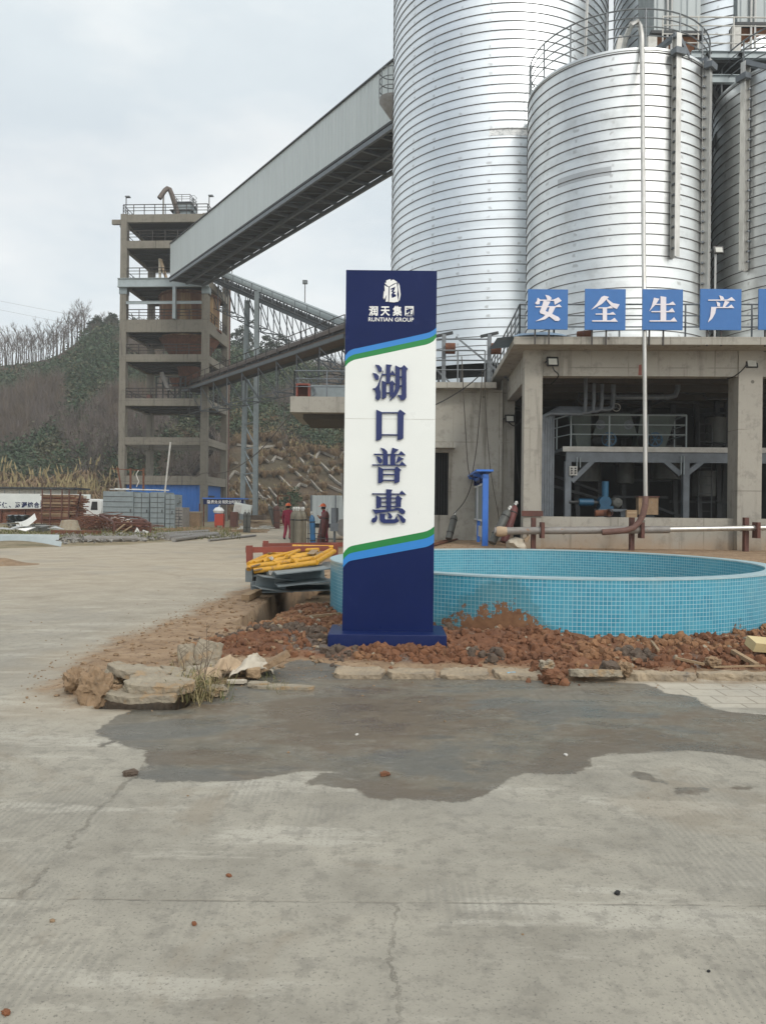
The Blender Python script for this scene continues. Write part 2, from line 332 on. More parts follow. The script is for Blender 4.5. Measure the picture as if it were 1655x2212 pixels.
def sheet_mat(name, c1, c2, pitch, vert=True, rough=.45, metal=.2):
    """profiled sheet: shallow ribs as bump along local x"""
    m, nt, b = newmat(name); k = NB(nt); uv = k.coord('UV'); s = k.sep(uv)
    n = k.noise(k.coord('UV', (1.2, .12, 1)), 1.3, 6, .6); col = k.ramp(n, (.3, c1), (.72, c2)); k.put(b.inputs['Base Color'], col)
    h = k.ss(k.math('PINGPONG', s[0], pitch), pitch * .25, pitch * .55); k.put(b.inputs['Normal'], k.bump(h, .8, .04)); b.inputs['Roughness'].default_value = rough; b.inputs['Metallic'].default_value = metal
sheet_mat('gallery_sheet', (.53, .575, .57), (.47, .51, .505), .21)
sheet_mat('shed_sheet', (.02, .13, .44), (.03, .15, .50), .19)
sheet_mat('filter_sheet', (.30, .33, .335), (.24, .27, .275), .30)

def tile_mat():
    m, nt, b = newmat('pool_tile'); k = NB(nt); uv = k.coord('UV'); s = k.sep(uv)
    T = .0498
    br = k.n('ShaderNodeTexBrick', offset=0.0, squash=1.0); nt.links.new(uv, br.inputs['Vector'])
    br.inputs['Scale'].default_value = 1.0; br.inputs['Brick Width'].default_value = T; br.inputs['Row Height'].default_value = T
    br.inputs['Mortar Size'].default_value = .0026; br.inputs['Mortar Smooth'].default_value = .1; br.inputs['Bias'].default_value = 0
    br.inputs['Color1'].default_value = (.022, .225, .335, 1); br.inputs['Color2'].default_value = (.04, .28, .40, 1); br.inputs['Mortar'].default_value = (.46, .60, .65, 1)
    # sheets of tile differ a little
    cx = k.n('ShaderNodeCombineXYZ'); k.put(cx.inputs[0], k.math('FLOOR', k.math('DIVIDE', s[0], T * 6))); k.put(cx.inputs[1], k.math('FLOOR', k.math('DIVIDE', s[1], T * 6)))
    wn = k.n('ShaderNodeTexWhiteNoise', noise_dimensions='2D'); nt.links.new(cx.outputs[0], wn.inputs['Vector'])
    col = k.mix(k.math('MULTIPLY', wn.outputs['Value'], .28), br.outputs['Color'], (.10, .40, .52))
    n = k.noise(uv, 2.2, 6, .65); col = k.mix(k.math('MULTIPLY', k.ss(n, .48, .8), .35), col, (.22, .40, .44))
    # mud thrown up against the foot of the wall
    nm = k.noise(uv, 7.5, 9, .74); hgt = k.attr('mud'); mud = k.ss(k.math('SUBTRACT', k.math('ADD', hgt, k.math('MULTIPLY', k.math('SUBTRACT', nm, .5), 1.15)), s[1]), -.015, .02)
    mudc = k.ramp(k.noise(uv, 9, 6), (.3, (.13, .062, .03)), (.7, (.25, .13, .065)))
    film = k.ss(k.math('SUBTRACT', k.math('ADD', k.math('MULTIPLY', hgt, 2.0), k.math('MULTIPLY', k.math('SUBTRACT', k.noise(uv, 7, 9, .75), .5), .9)), s[1]), 0.0, .16)
    col = k.mix(k.math('MULTIPLY', film, .38), col, (.06, .13, .12)); col = k.mix(mud, col, mudc)
    low = k.ss(k.math('ADD', s[1], k.math('MULTIPLY', nm, .25)), .30, .02); col = k.mix(k.math('MULTIPLY', low, .4), col, (.25, .33, .33))
    k.put(b.inputs['Base Color'], col); k.put(b.inputs['Roughness'], k.mixf(mud, .28, .9))
    k.put(b.inputs['Normal'], k.bump(br.outputs['Fac'], -.35, .004))
tile_mat()
M('rim_tile', (.40, .53, .56), (.32, .46, .50), 6, .4, c3=(.5, .5, .46), s3=5, t3=.6)

# ---------------------------------------------------------------- ground: one sheet to the horizon
def gpoly(pts): return [tuple(G(x, y)[:2]) for x, y in pts]
def sdf(P, poly):
    """signed distance, negative inside"""
    P = np.asarray(P); d = np.full(len(P), 1e18); ins = np.zeros(len(P), bool); n = len(poly)
    for i in range(n):
        a = np.array(poly[i]); b = np.array(poly[(i + 1) % n]); e = b - a; wv = P - a
        t = np.clip((wv @ e) / max(e @ e, 1e-12), 0, 1); q = wv - t[:, None] * e; d = np.minimum(d, (q * q).sum(1))
        c = ((a[1] <= P[:, 1]) & (b[1] > P[:, 1])) | ((b[1] <= P[:, 1]) & (a[1] > P[:, 1]))
        with np.errstate(divide='ignore', invalid='ignore'): xi = a[0] + (P[:, 1] - a[1]) / (b[1] - a[1]) * e[0]
        ins ^= c & (P[:, 0] < xi)
    d = np.sqrt(d); return np.where(ins, -d, d)
WET = gpoly([(205, 1583), (240, 1552), (300, 1532), (400, 1505), (480, 1480), (560, 1462), (640, 1430), (720, 1440), (850, 1462), (1230, 1472), (1395, 1476), (1440, 1498), (1500, 1505), (1530, 1530), (1600, 1540), (1720, 1548), (1720, 1648), (1655, 1642), (1560, 1630), (1480, 1621), (1420, 1625), (1310, 1628), (1270, 1640), (1282, 1655), (1250, 1670), (1210, 1673), (1130, 1668), (1092, 1690), (1060, 1715), (990, 1733), (880, 1728), (790, 1722), (770, 1704), (690, 1699), (655, 1690), (690, 1676), (735, 1671), (700, 1664), (640, 1668), (560, 1685), (470, 1691), (300, 1686), (272, 1694), (292, 1670), (325, 1652), (310, 1625), (250, 1600), (215, 1592)])
WET2 = [gpoly([(1345, 1668), (1400, 1672), (1445, 1682), (1430, 1690), (1370, 1682)]), gpoly([(1445, 1708), (1480, 1700), (1528, 1704), (1515, 1716), (1470, 1717)]), gpoly([(1558, 1700), (1600, 1696), (1640, 1692), (1630, 1702), (1580, 1706)]), gpoly([(196, 1612), (225, 1606), (240, 1614), (215, 1620)])]
DIRT = gpoly([(700, 1196), (620, 1225), (540, 1268), (470, 1300), (400, 1330), (330, 1358), (250, 1390), (190, 1418), (150, 1445), (110, 1480), (120, 1512), (180, 1524), (230, 1527), (320, 1527), (420, 1512), (480, 1480), (560, 1462), (640, 1440), (720, 1452), (850, 1462), (1230, 1470), (1700, 1474)]) + [(60, 9), (60, 19), (14, 60), (-2.0, 60), (-2.6, 33), (-2.2, 20)]
SOIL = gpoly([(640, 1322), (590, 1345), (520, 1375), (440, 1395), (470, 1420), (560, 1425), (640, 1430), (700, 1428), (760, 1432), (850, 1438), (1000, 1440), (1150, 1446), (1180, 1465), (1260, 1462), (1380, 1450), (1700, 1455)]) + [(7, 10.2), (5.6, 11), (4.4, 9.9), (2.6, 9.3), (1, 9.6), (-.3, 10.6), (-.75, 12.0), (-.6, 12.6)]
DITCH = gpoly([(510, 1354), (568, 1358), (618, 1322), (692, 1280), (690, 1262), (630, 1268), (598, 1290)])
SLOT = gpoly([(215, 1527), (300, 1528), (392, 1527), (420, 1495), (300, 1470), (222, 1480)])
YARD = [tuple(G(-80, 1187)[:2]), tuple(G(200, 1180)[:2]), tuple(G(400, 1168)[:2]), tuple(G(560, 1150)[:2]), tuple(G(600, 1136)[:2]), tuple(G(650, 1128)[:2]), (-5, 90), (-90, 90), (-90, 27)]
def axis(pts):
    r = []
    for (a, b, st) in pts: r += list(np.arange(a, b - 1e-6, st))
    return np.array(r + [pts[-1][1]])
gx = axis([(-600, -100, 100), (-100, -40, 6), (-40, -12, 1.0), (-12, -5.2, .3), (-5.2, 6.6, .062), (6.6, 14, .3), (14, 40, 1.5), (40, 100, 12), (100, 600, 100)])
gy = axis([(-60, 0, 6), (0, 2, .3), (2, 6.2, .10), (6.2, 11.4, .05), (11.4, 16, .1), (16, 40, .6), (40, 100, 3), (100, 900, 80)])
GX, GY = np.meshgrid(gx, gy); P = np.stack([GX.ravel(), GY.ravel()], 1)
sd_wet = sdf(P, WET)
for q in WET2: sd_wet = np.minimum(sd_wet, sdf(P, q))
sd_dirt = sdf(P, DIRT); sd_soil = sdf(P, SOIL); sd_ditch = sdf(P, DITCH); sd_slot = sdf(P, SLOT); sd_yard = sdf(P, YARD)
PC = Vector((2.57, 12.43)); PR = 3.39          # round pool
def np_ss(a, b, x): t = np.clip((x - a) / (b - a), 0, 1); return t * t * (3 - 2 * t)
Z = 0.45 * np_ss(14.5, 20, P[:, 1]) * np_ss(-2.2, .6, P[:, 0])
Z += .03 * np_ss(.05, -.25, sd_dirt) + .05 * np_ss(.1, -.45, sd_soil)
near = (P[:, 1] > 2) & (P[:, 1] < 18) & (P[:, 0] > -6) & (P[:, 0] < 7)
idx = np.where(near)[0]
for i in idx:
    x, y = P[i]
    if sd_soil[i] < .12:
        kf = sstep(.12, -.25, sd_soil[i]); e = noise.fractal(Vector((x * 3.1, y * 3.1, 0)), .9, 2.1, 5); e2 = noise.noise(Vector((x * 9, y * 9, 4)))
        Z[i] += kf * (.06 * e + .035 * e2 + .02 * noise.noise(Vector((x * 23, y * 23, 7))) + .02) * (1 - .8 * math.exp(-((x - .07) / .75) ** 4 - ((y - 8.3) / .45) ** 2))
    elif sd_dirt[i] < .1:
        Z[i] += .02 * noise.fractal(Vector((x * 2.2, y * 2.2, 1)), .9, 2.1, 4) * sstep(.1, -.2, sd_dirt[i])
    else: Z[i] += .004 * noise.noise(Vector((x * .8, y * .8, 2)))
Z += .10 * np.exp(-((P[:, 0] - 1.6) ** 2 / 1.2 + (P[:, 1] - 9.05) ** 2 / .10)) + .08 * np.exp(-((P[:, 0] + .75) ** 2 / .5 + (P[:, 1] - 9.3) ** 2 / .5))
Z -= 1.3 * np_ss(.02, -.05, sd_ditch) + .40 * np_ss(.015, -.03, sd_slot)
Z += .05 * np.exp(-np.maximum(sd_yard, 0) * 0) * np_ss(0, -1.5, sd_yard)
HX, HY = gx, gy; ZG = Z.reshape(len(gy), len(gx))
def hz(x, y):
    i = min(max(int(np.searchsorted(HX, x)) - 1, 0), len(HX) - 2); j = min(max(int(np.searchsorted(HY, y)) - 1, 0), len(HY) - 2)
    a = (x - HX[i]) / (HX[i + 1] - HX[i]); b = (y - HY[j]) / (HY[j + 1] - HY[j])
    return float((ZG[j, i] * (1 - a) + ZG[j, i + 1] * a) * (1 - b) + (ZG[j + 1, i] * (1 - a) + ZG[j + 1, i + 1] * a) * b)
def on(px, py):   # photo pixel -> point on the real ground surface
    p = G(px, py)
    for _ in range(4): p = G(px, py, hz(p.x, p.y))
    return p
me = bpy.data.meshes.new('ground'); nx, ny = len(gx), len(gy)
me.from_pydata(np.column_stack([P, Z]).tolist(), [], [(j * nx + i, j * nx + i + 1, (j + 1) * nx + i + 1, (j + 1) * nx + i) for j in range(ny - 1) for i in range(nx - 1)])
for nm, a in (('sd_wet', sd_wet), ('sd_dirt', sd_dirt), ('sd_soil', sd_soil), ('sd_ditch', np.minimum(sd_ditch, sd_slot)), ('sd_yard', sd_yard)):
    at = me.attributes.new(nm, 'FLOAT', 'POINT'); at.data.foreach_set('value', a.astype(np.float32))
me.polygons.foreach_set('use_smooth', [True] * len(me.polygons))
ground = bpy.data.objects.new('ground', me); COL.objects.link(ground); struct(ground)
def ground_mat():
    m, nt, b = newmat('ground'); k = NB(nt); v = k.coord('Object'); s = k.sep(v)
    n_big = k.noise(v, .22, 6, .6); n_mid = k.noise(v, 1.3, 8, .68); n_fine = k.noise(v, 9, 8, .72); n_grain = k.noise(v, 70, 4, .7)
    streak = k.noise(k.coord('Object', (.5, 2.2, 1), (0, 0, .15)), 1.0, 8, .68)
    con = k.ramp(n_mid, (.30, (.222, .205, .168)), (.48, (.297, .277, .230)), (.70, (.385, .358, .295)))
    con = k.mix(k.math('MULTIPLY', k.ss(streak, .53, .62), .5), con, (.47, .445, .38))
    con = k.mix(k.math('MULTIPLY', k.ss(n_fine, .49, .62), .5), con, (.185, .172, .145))
    con = k.mix(k.math('MULTIPLY', k.ss(n_grain, .56, .66), .6), con, (.10, .092, .08))
    # broom marks
    wv = k.n('ShaderNodeTexWave', wave_type='BANDS', bands_direction='X'); nt.links.new(k.coord('Object', (1, .12, 1), (0, 0, .12)), wv.inputs['Vector']); wv.inputs['Scale'].default_value = 9; wv.inputs['Distortion'].default_value = 2.5; wv.inputs['Detail'].default_value = 3
    con = k.mix(k.math('MULTIPLY', k.math('MULTIPLY', wv.outputs['Fac'], k.ss(k.noise(v, .9, 3), .52, .60)), .34), con, (.20, .19, .165))
    # sandy dust over the far road and by the dirt
    dust = k.math('MAXIMUM', k.ss(k.math('ADD', s[1], k.math('MULTIPLY', n_big, 9)), 9, 26), k.ss(k.math('ADD', k.attr('sd_dirt'), k.math('MULTIPLY', n_mid, 1.6)), 1.9, .3))
    con = k.mix(k.math('MULTIPLY', dust, .68), con, k.ramp(n_mid, (.3, (.36, .295, .21)), (.7, (.45, .38, .28))))
    # strip of small pavers along the kerb
    pb = k.n('ShaderNodeTexBrick', offset=0.5); nt.links.new(k.coord('Object', (1, 1, 1)), pb.inputs['Vector']); pb.inputs['Scale'].default_value = 1; pb.inputs['Brick Width'].default_value = .30; pb.inputs['Row Height'].default_value = .25; pb.inputs['Mortar Size'].default_value = .010; pb.inputs['Color1'].default_value = (.49, .45, .37, 1); pb.inputs['Color2'].default_value = (.44, .40, .33, 1); pb.inputs['Mortar'].default_value = (.27, .24, .19, 1)
    pv = k.math('MULTIPLY', k.math('MULTIPLY', k.ss(k.math('ADD', s[1], k.math('MULTIPLY', n_fine, .05)), 6.36, 6.42), k.ss(s[1], 7.3, 7.2)), k.ss(s[0], 1.2, 1.35)); con = k.mix(k.math('MULTIPLY', pv, .75), con, k.mix(k.math('MULTIPLY', k.ss(n_fine, .5, .62), .3), pb.outputs['Color'], (.30, .26, .2)))
    # slab joints and a crack
    wob = k.math('MULTIPLY', k.math('SUBTRACT', k.noise(v, 3.0, 7, .75), .5), .10)
    def line(c, at, wd, wobble=None): return k.ss(k.math('ABSOLUTE', k.math('ADD', k.math('SUBTRACT', c, at), wobble if wobble is not None else wob)), wd, wd * .3)
    j1 = line(s[1], 3.16, .009, k.math('MULTIPLY', wob, .35)); j2 = k.math('MULTIPLY', line(s[0], -1.47, .016, k.math('MULTIPLY', wob, 2.2)), k.ss(s[1], 3.1, 3.2))
    wob2 = k.math('MULTIPLY', k.math('SUBTRACT', k.noise(v, 1.7, 8, .8), .5), .30); j3 = k.math('MULTIPLY', line(s[0], .06, .007, wob2), k.ss(s[1], 3.17, 3.14))
    j4 = k.math('MULTIPLY', line(s[1], 13.4, .03), k.ss(s[0], -1.4, -1.6))
    jj = k.math('MAXIMUM', k.math('MAXIMUM', j1, j2), k.math('MAXIMUM', j3, j4)); jj = k.math('MULTIPLY', jj, k.ss(k.noise(v, 3.5, 5, .7), .40, .58))
    con = k.mix(k.math('MULTIPLY', jj, .5), con, (.13, .115, .09))
    stain = k.ss(k.noise(v, .75, 5, .7, .8), .54, .68); con = k.mix(k.math('MULTIPLY', stain, .42), con, (.215, .175, .125))
    con = k.mix(k.math('MULTIPLY', k.ss(k.noise(v, .33, 6, .65), .52, .62), .35), con, (.225, .215, .19))
    # wet
    edge = k.math('ADD', k.attr('sd_wet'), k.math('MULTIPLY', k.math('SUBTRACT', k.noise(v, 3.4, 10, .76), .5), .30)); wet = k.ss(edge, .014, -.014)
    slurry = k.ramp(k.noise(v, .9, 7, .7), (.30, (.090, .080, .060)), (.48, (.160, .140, .104)), (.66, (.128, .092, .060)))
    slurry = k.mix(k.math('MULTIPLY', k.ss(k.noise(k.coord('Object', (1, 2.6, 1)), 1.1, 8, .72), .55, .63), .6), slurry, (.070, .072, .066))
    slurry = k.mix(k.math('MULTIPLY', k.ss(n_fine, .51, .62), .5), slurry, (.23, .21, .17))
    zn = k.noise(k.coord('Object', (.8, 1.5, 1)), .62, 5, .6, .6); slurry = k.mix(k.math('MULTIPLY', k.ss(zn, .49, .42), .7), slurry, (.115, .085, .055)); slurry = k.mix(k.math('MULTIPLY', k.ss(zn, .53, .58), .7), slurry, (.112, .112, .100))
    scr = k.noise(k.coord('Object', (1.6, 7, 1), (0, 0, .25)), 2.6, 9, .78); slurry = k.mix(k.math('MULTIPLY', k.ss(scr, .57, .64), .5), slurry, (.27, .26, .235))
    slurry = k.mix(k.math('MULTIPLY', pv, .30), slurry, k.mix(.55, pb.outputs['Color'], (0, 0, 0)))
    slurry = k.mix(k.math('MULTIPLY', k.ss(edge, -.30, -.02), .35), slurry, (.13, .12, .10))
    # dirt and red soil
    de = k.math('ADD', k.attr('sd_dirt'), k.math('MULTIPLY', k.math('SUBTRACT', k.noise(v, 1.0, 9, .74), .5), 1.5)); dirt = k.ss(de, .22, -.18)
    dc = k.ramp(k.noise(v, 2.1, 9, .72), (.3, (.20, .125, .07)), (.5, (.31, .21, .125)), (.72, (.41, .30, .195)))
    dc = k.mix(k.math('MULTIPLY', k.ss(n_fine, .50, .60), .6), dc, (.16, .10, .06)); dc = k.mix(k.math('MULTIPLY', k.ss(n_grain, .58, .7), .4), dc, (.42, .36, .28))
    se = k.math('ADD', k.attr('sd_soil'), k.math('MULTIPLY', k.math('SUBTRACT', n_mid, .5), .45)); soil = k.ss(se, .10, -.08)
    sc = k.ramp(k.noise(v, 3.3, 9, .74), (.3, (.11, .048, .026)), (.5, (.19, .084, .041)), (.72, (.28, .145, .075)))
    sc = k.mix(k.ss(k.noise(v, .8, 4), .55, .66), sc, k.ramp(n_fine, (.35, (.095, .08, .07)), (.65, (.17, .14, .115))))
    yd = k.ss(k.math('ADD', k.attr('sd_yard'), k.math('MULTIPLY', k.math('SUBTRACT', k.noise(v, .45, 6), .5), 2.4)), .25, -.35)
    yc = k.ramp(k.noise(v, .7, 8, .7), (.3, (.12, .115, .05)), (.48, (.23, .185, .11)), (.7, (.33, .27, .18)))
    col = k.mix(yd, con, yc); col = k.mix(dirt, col, dc); col = k.mix(soil, col, sc)
    notsoil = k.math('SUBTRACT', 1.0, soil); wetm = k.math('MULTIPLY', wet, notsoil); col = k.mix(wetm, col, slurry)
    di = k.ss(k.attr('sd_ditch'), .03, -.02); col = k.mix(di, col, k.ramp(n_fine, (.3, (.11, .09, .07)), (.7, (.2, .165, .125))))  # ditch and slot painted darker, shade of the recess put into the colour
    k.put(b.inputs['Base Color'], col)
    wr = k.ramp(k.noise(k.coord('Object', (1, 1.8, 1)), 1.6, 7, .7), (.40, (.16,) * 3), (.56, (.6,) * 3)); rr = k.mixf(wetm, .93, wr); k.put(b.inputs['Roughness'], rr)
    hgt = k.math('ADD', k.math('MULTIPLY', n_fine, .5), k.math('MULTIPLY', n_grain, .22)); hgt = k.math('SUBTRACT', hgt, k.math('MULTIPLY', jj, .6))
    loose = k.math('MAXIMUM', dirt, k.math('MAXIMUM', soil, yd)); hh = k.math('MULTIPLY', hgt, k.math('ADD', .5, k.math('MULTIPLY', loose, 3.4)))
    k.put(b.inputs['Normal'], k.bump(hh, .55, .03))
    return m
ground.data.materials.append(ground_mat())

# ---------------------------------------------------------------- pylon sign
DS = 8.70
def c7(x, y, d=DS): return W((1300 + x * .30211) / 1.80785, (1000 + y * .30211) / 1.80785, d)
def c8(x, y, d=DS): return W((1300 + x * .30211) / 1.80785, (1600 + y * .30211) / 1.80785, d)
tl = W(748, 583, DS); br_ = W(935.5, 1370, DS); xl = tl.x; xr = W(944, 585, DS).x; zt = tl.z; zb = br_.z - .02
sign = thing('pylon_sign', ((xl + xr) / 2, DS + .15, 0), "tall navy and white pylon sign with large raised navy characters standing before the round pool", "sign")
MB().box(((xl + xr) / 2, DS + .15, (zt + zb) / 2), (xr - xl, .30, zt - zb)).build('pillar', 'navy', sign)
bw0 = W(708, 1392, 8.45).x; bw1 = W(965, 1392, 8.45).x; btop = W(836, 1371.5, 8.45).z
m = MB().box(((bw0 + bw1) / 2, 8.45 + .36, btop / 2 - .05), (bw1 - bw0, .72, btop + .1)); M('navy_dusty', (.004, .014, .08), (.007, .018, .09), 3, .4, spec=.3, c3=(.10, .085, .09), s3=9, t3=.66); o = m.build('plinth', 'navy_dusty', sign)
MB().box(((xl + xr) / 2, DS - .0045, W(840, 905, DS).z), (xr - xl - .01, .003, .004)).build('panel_joint', 'dirty_white', sign)
bv = o.modifiers.new('bevel', 'BEVEL'); bv.width = .006; bv.segments = 2
def cl(p): return Vector((min(max(p.x, xl + .001), xr - .001), p.y, p.z))
U1 = [(150, 1300), (160, 1288), (200, 1238), (235, 1215), (275, 1200), (330, 1190), (700, 1110), (1000, 1045), (1200, 1000), (1250, 985), (1300, 958), (1345, 925)]
U2 = [(150, 1372), (160, 1360), (200, 1312), (235, 1290), (275, 1272), (330, 1260), (700, 1180), (1000, 1115), (1200, 1072), (1250, 1056), (1300, 1030), (1345, 998)]
U3 = [(150, 1440), (160, 1430), (200, 1385), (235, 1362), (275, 1343), (330, 1330), (700, 1252), (1000, 1188), (1200, 1147), (1250, 1130), (1300, 1100), (1345, 1055)]
D1 = [(120, 1875), (133, 1860), (160, 1820), (200, 1782), (230, 1766), (270, 1754), (700, 1671), (1000, 1613), (1170, 1580), (1220, 1566), (1265, 1543), (1310, 1508)]
D2 = [(120, 1960), (133, 1945), (160, 1905), (200, 1870), (230, 1856), (270, 1845), (700, 1760), (1000, 1703), (1180, 1668), (1230, 1652), (1270, 1632), (1310, 1605)]
D3 = [(120, 2055), (133, 2040), (165, 1998), (200, 1966), (230, 1953), (270, 1944), (700, 1866), (1000, 1811), (1200, 1775), (1240, 1760), (1275, 1742), (1310, 1715)]
def bandpoly(f1, a, f2, b, off): return [cl(f1(*p)) + Vector((0, -off, 0)) for p in a] + [cl(f2(*p)) + Vector((0, -off, 0)) for p in reversed(b)]
MB().poly(bandpoly(c7, U3, c8, D1, .004)).build('white_panel', 'sign_white', sign)
MB().poly(bandpoly(c7, U1, c7, U2, .004)).build('blue_band', 'sign_blue', sign); MB().poly(bandpoly(c7, U2, c7, U3, .0042)).build('green_band', 'sign_green', sign)
MB().poly(bandpoly(c8, D1, c8, D2, .0042)).build('green_band', 'sign_green', sign); MB().poly(bandpoly(c8, D2, c8, D3, .004)).build('blue_band', 'sign_blue', sign)
def glyph(name, f, strokes, mat, parent, base, thick, step=.0006, nrm=Vector((0, -1, 0))):
    mb = MB()
    for i, s in enumerate(strokes):
        pts = [f(*p) + nrm * base for p in s]; mb.prism(pts, nrm * (thick + step * i))
    return mb.build(name, mat, parent)
HU = [[(550, 1408), (600, 1415), (632, 1450), (636, 1490), (605, 1506), (585, 1490), (575, 1455)], [(515, 1513), (565, 1525), (597, 1560), (592, 1600), (560, 1606), (540, 1580), (530, 1545)],
      [(652, 1480), (655, 1487), (635, 1560), (612, 1640), (606, 1700), (618, 1760), (619, 1830), (600, 1862), (575, 1866), (550, 1840), (560, 1790), (545, 1738), (518, 1722), (518, 1714), (550, 1710), (575, 1680), (605, 1610), (632, 1530)],
      [(688, 1405), (765, 1412), (745, 1440), (743, 1645), (688, 1645)], [(640, 1528), (740, 1529), (768, 1482), (815, 1545), (640, 1543)],
      [(635, 1613), (692, 1640), (692, 1825), (660, 1846), (635, 1850)], [(735, 1640), (765, 1612), (808, 1655), (785, 1675), (785, 1790), (740, 1828), (735, 1826)], [(688, 1641), (742, 1641), (742, 1654), (688, 1654)], [(688, 1765), (742, 1765), (742, 1779), (688, 1779)],
      [(808, 1418), (866, 1447), (866, 1700), (850, 1752), (815, 1812), (742, 1869), (736, 1862), (780, 1790), (805, 1720), (810, 1650)],
      [(889, 1445), (918, 1413), (970, 1463), (950, 1480), (950, 1830), (930, 1860), (880, 1869), (868, 1840), (835, 1804), (850, 1800), (889, 1803)], [(860, 1445), (892, 1445), (892, 1459), (860, 1459)], [(862, 1560), (892, 1560), (892, 1575), (862, 1575)], [(862, 1675), (892, 1675), (892, 1690), (862, 1690)]]
KOU = [[(563, 2), (637, 36), (634, 370), (610, 392), (560, 403)], [(838, 36), (868, 0), (940, 52), (915, 72), (911, 370), (880, 388), (835, 395)], [(632, 34), (842, 34), (842, 50), (632, 50)], [(630, 318), (840, 320), (840, 336), (630, 334)]]
PU = [[(618, 493), (665, 505), (700, 535), (706, 560), (690, 582), (655, 577), (645, 540)], [(770, 493), (850, 517), (780, 577), (752, 574)], [(530, 570), (848, 574), (882, 535), (940, 587), (535, 586)], [(648, 576), (712, 576), (712, 716), (648, 716)], [(745, 576), (810, 576), (806, 716), (745, 716)],
      [(565, 600), (610, 615), (641, 650), (630, 690), (600, 693), (580, 665)], [(846, 603), (918, 635), (815, 697), (828, 655)], [(510, 707), (860, 709), (893, 668), (952, 724), (515, 722)],
      [(587, 735), (652, 765), (650, 930), (620, 948), (585, 953)], [(797, 765), (823, 732), (885, 780), (865, 795), (862, 930), (835, 945), (795, 953)], [(648, 762), (800, 763), (800, 779), (648, 778)], [(648, 830), (800, 831), (800, 846), (648, 845)], [(648, 905), (800, 906), (800, 920), (648, 919)]]
HUI = [[(507, 1080), (858, 1083), (890, 1045), (947, 1098), (510, 1096)], [(690, 1027), (772, 1035), (757, 1055), (755, 1293), (690, 1293)], [(562, 1105), (627, 1135), (627, 1250), (600, 1270), (562, 1276)], [(813, 1132), (840, 1102), (898, 1150), (882, 1165), (880, 1258), (813, 1258)], [(625, 1131), (815, 1133), (815, 1148), (625, 1146)], [(625, 1185), (815, 1186), (815, 1201), (625, 1199)], [(625, 1240), (815, 1241), (815, 1256), (625, 1254)],
       [(513, 1286), (560, 1292), (700, 1290), (850, 1280), (860, 1296), (700, 1321), (580, 1336), (548, 1347)], [(788, 1265), (850, 1268), (900, 1278), (936, 1310), (930, 1342), (900, 1348), (870, 1335), (840, 1300)],
       [(563, 1345), (580, 1400), (560, 1446), (525, 1464), (499, 1440), (510, 1405), (545, 1390)], [(607, 1338), (690, 1348), (675, 1362), (673, 1408), (690, 1418), (800, 1415), (828, 1365), (832, 1410), (854, 1425), (845, 1450), (800, 1468), (660, 1468), (620, 1450), (607, 1425)], [(703, 1325), (750, 1345), (771, 1380), (755, 1406), (725, 1406), (712, 1390), (725, 1370)], [(830, 1343), (890, 1370), (941, 1420), (935, 1456), (900, 1463), (880, 1440), (865, 1400)]]
for f, g in ((c7, HU), (c8, KOU), (c8, PU), (c8, HUI)): glyph('raised_character', f, g, 'letter_navy', sign, .005, .022)
LOGO = [[(690, 318), (722, 306), (745, 300), (752, 325), (770, 306), (790, 308), (835, 340), (780, 362), (730, 395), (705, 385), (670, 350), (690, 345)], [(668, 378), (700, 398), (722, 400), (716, 590), (682, 592), (695, 500), (668, 560), (660, 520), (672, 450)],
        [(845, 345), (862, 380), (876, 500), (862, 575), (850, 578), (856, 500), (842, 400)], [(735, 402), (826, 352), (838, 450), (832, 500), (848, 590), (790, 600), (726, 594), (732, 480)], [(660, 460), (668, 455), (660, 565), (652, 540)]]
lg = glyph('emblem', c7, LOGO, 'letter_white', sign, .003, .003)
glyph('emblem_stroke', c7, [[(748, 425), (808, 396), (796, 440), (782, 460), (812, 465), (788, 492), (815, 500), (818, 522), (765, 545), (756, 500), (775, 470), (752, 462), (778, 432), (750, 440)]], 'navy', lg, .0075, .001)
mb = MB()
p0 = c7(463, 775); p1 = c7(1045, 778); zd = Vector((0, 0, 1)); place_text(mb, '润', c7(465, 774), c7(583, 774), zd, (0, -1, 0), .005, .028, (c7(0, 646) - c7(0, 776)).z); place_text(mb, '天', c7(617, 775), c7(738, 775), zd, (0, -1, 0), .005, .028, (c7(0, 652) - c7(0, 776)).z)
place_text(mb, '集', c7(772, 776), c7(893, 776), zd, (0, -1, 0), .005, .028, (c7(0, 646) - c7(0, 778)).z); place_text(mb, '团', c7(930, 777), c7(1043, 777), zd, (0, -1, 0), .005, .028, (c7(0, 650) - c7(0, 778)).z)
mb.build('company_lettering', 'letter_white', sign, fix=False)
mb = MB(); place_text(mb, 'RUNTIAN GROUP', c7(461, 845), c7(1045, 850), zd, (0, -1, 0), .005, .012, (c7(0, 795) - c7(0, 847)).z); mb.build('latin_lettering', 'letter_white', sign, fix=False)

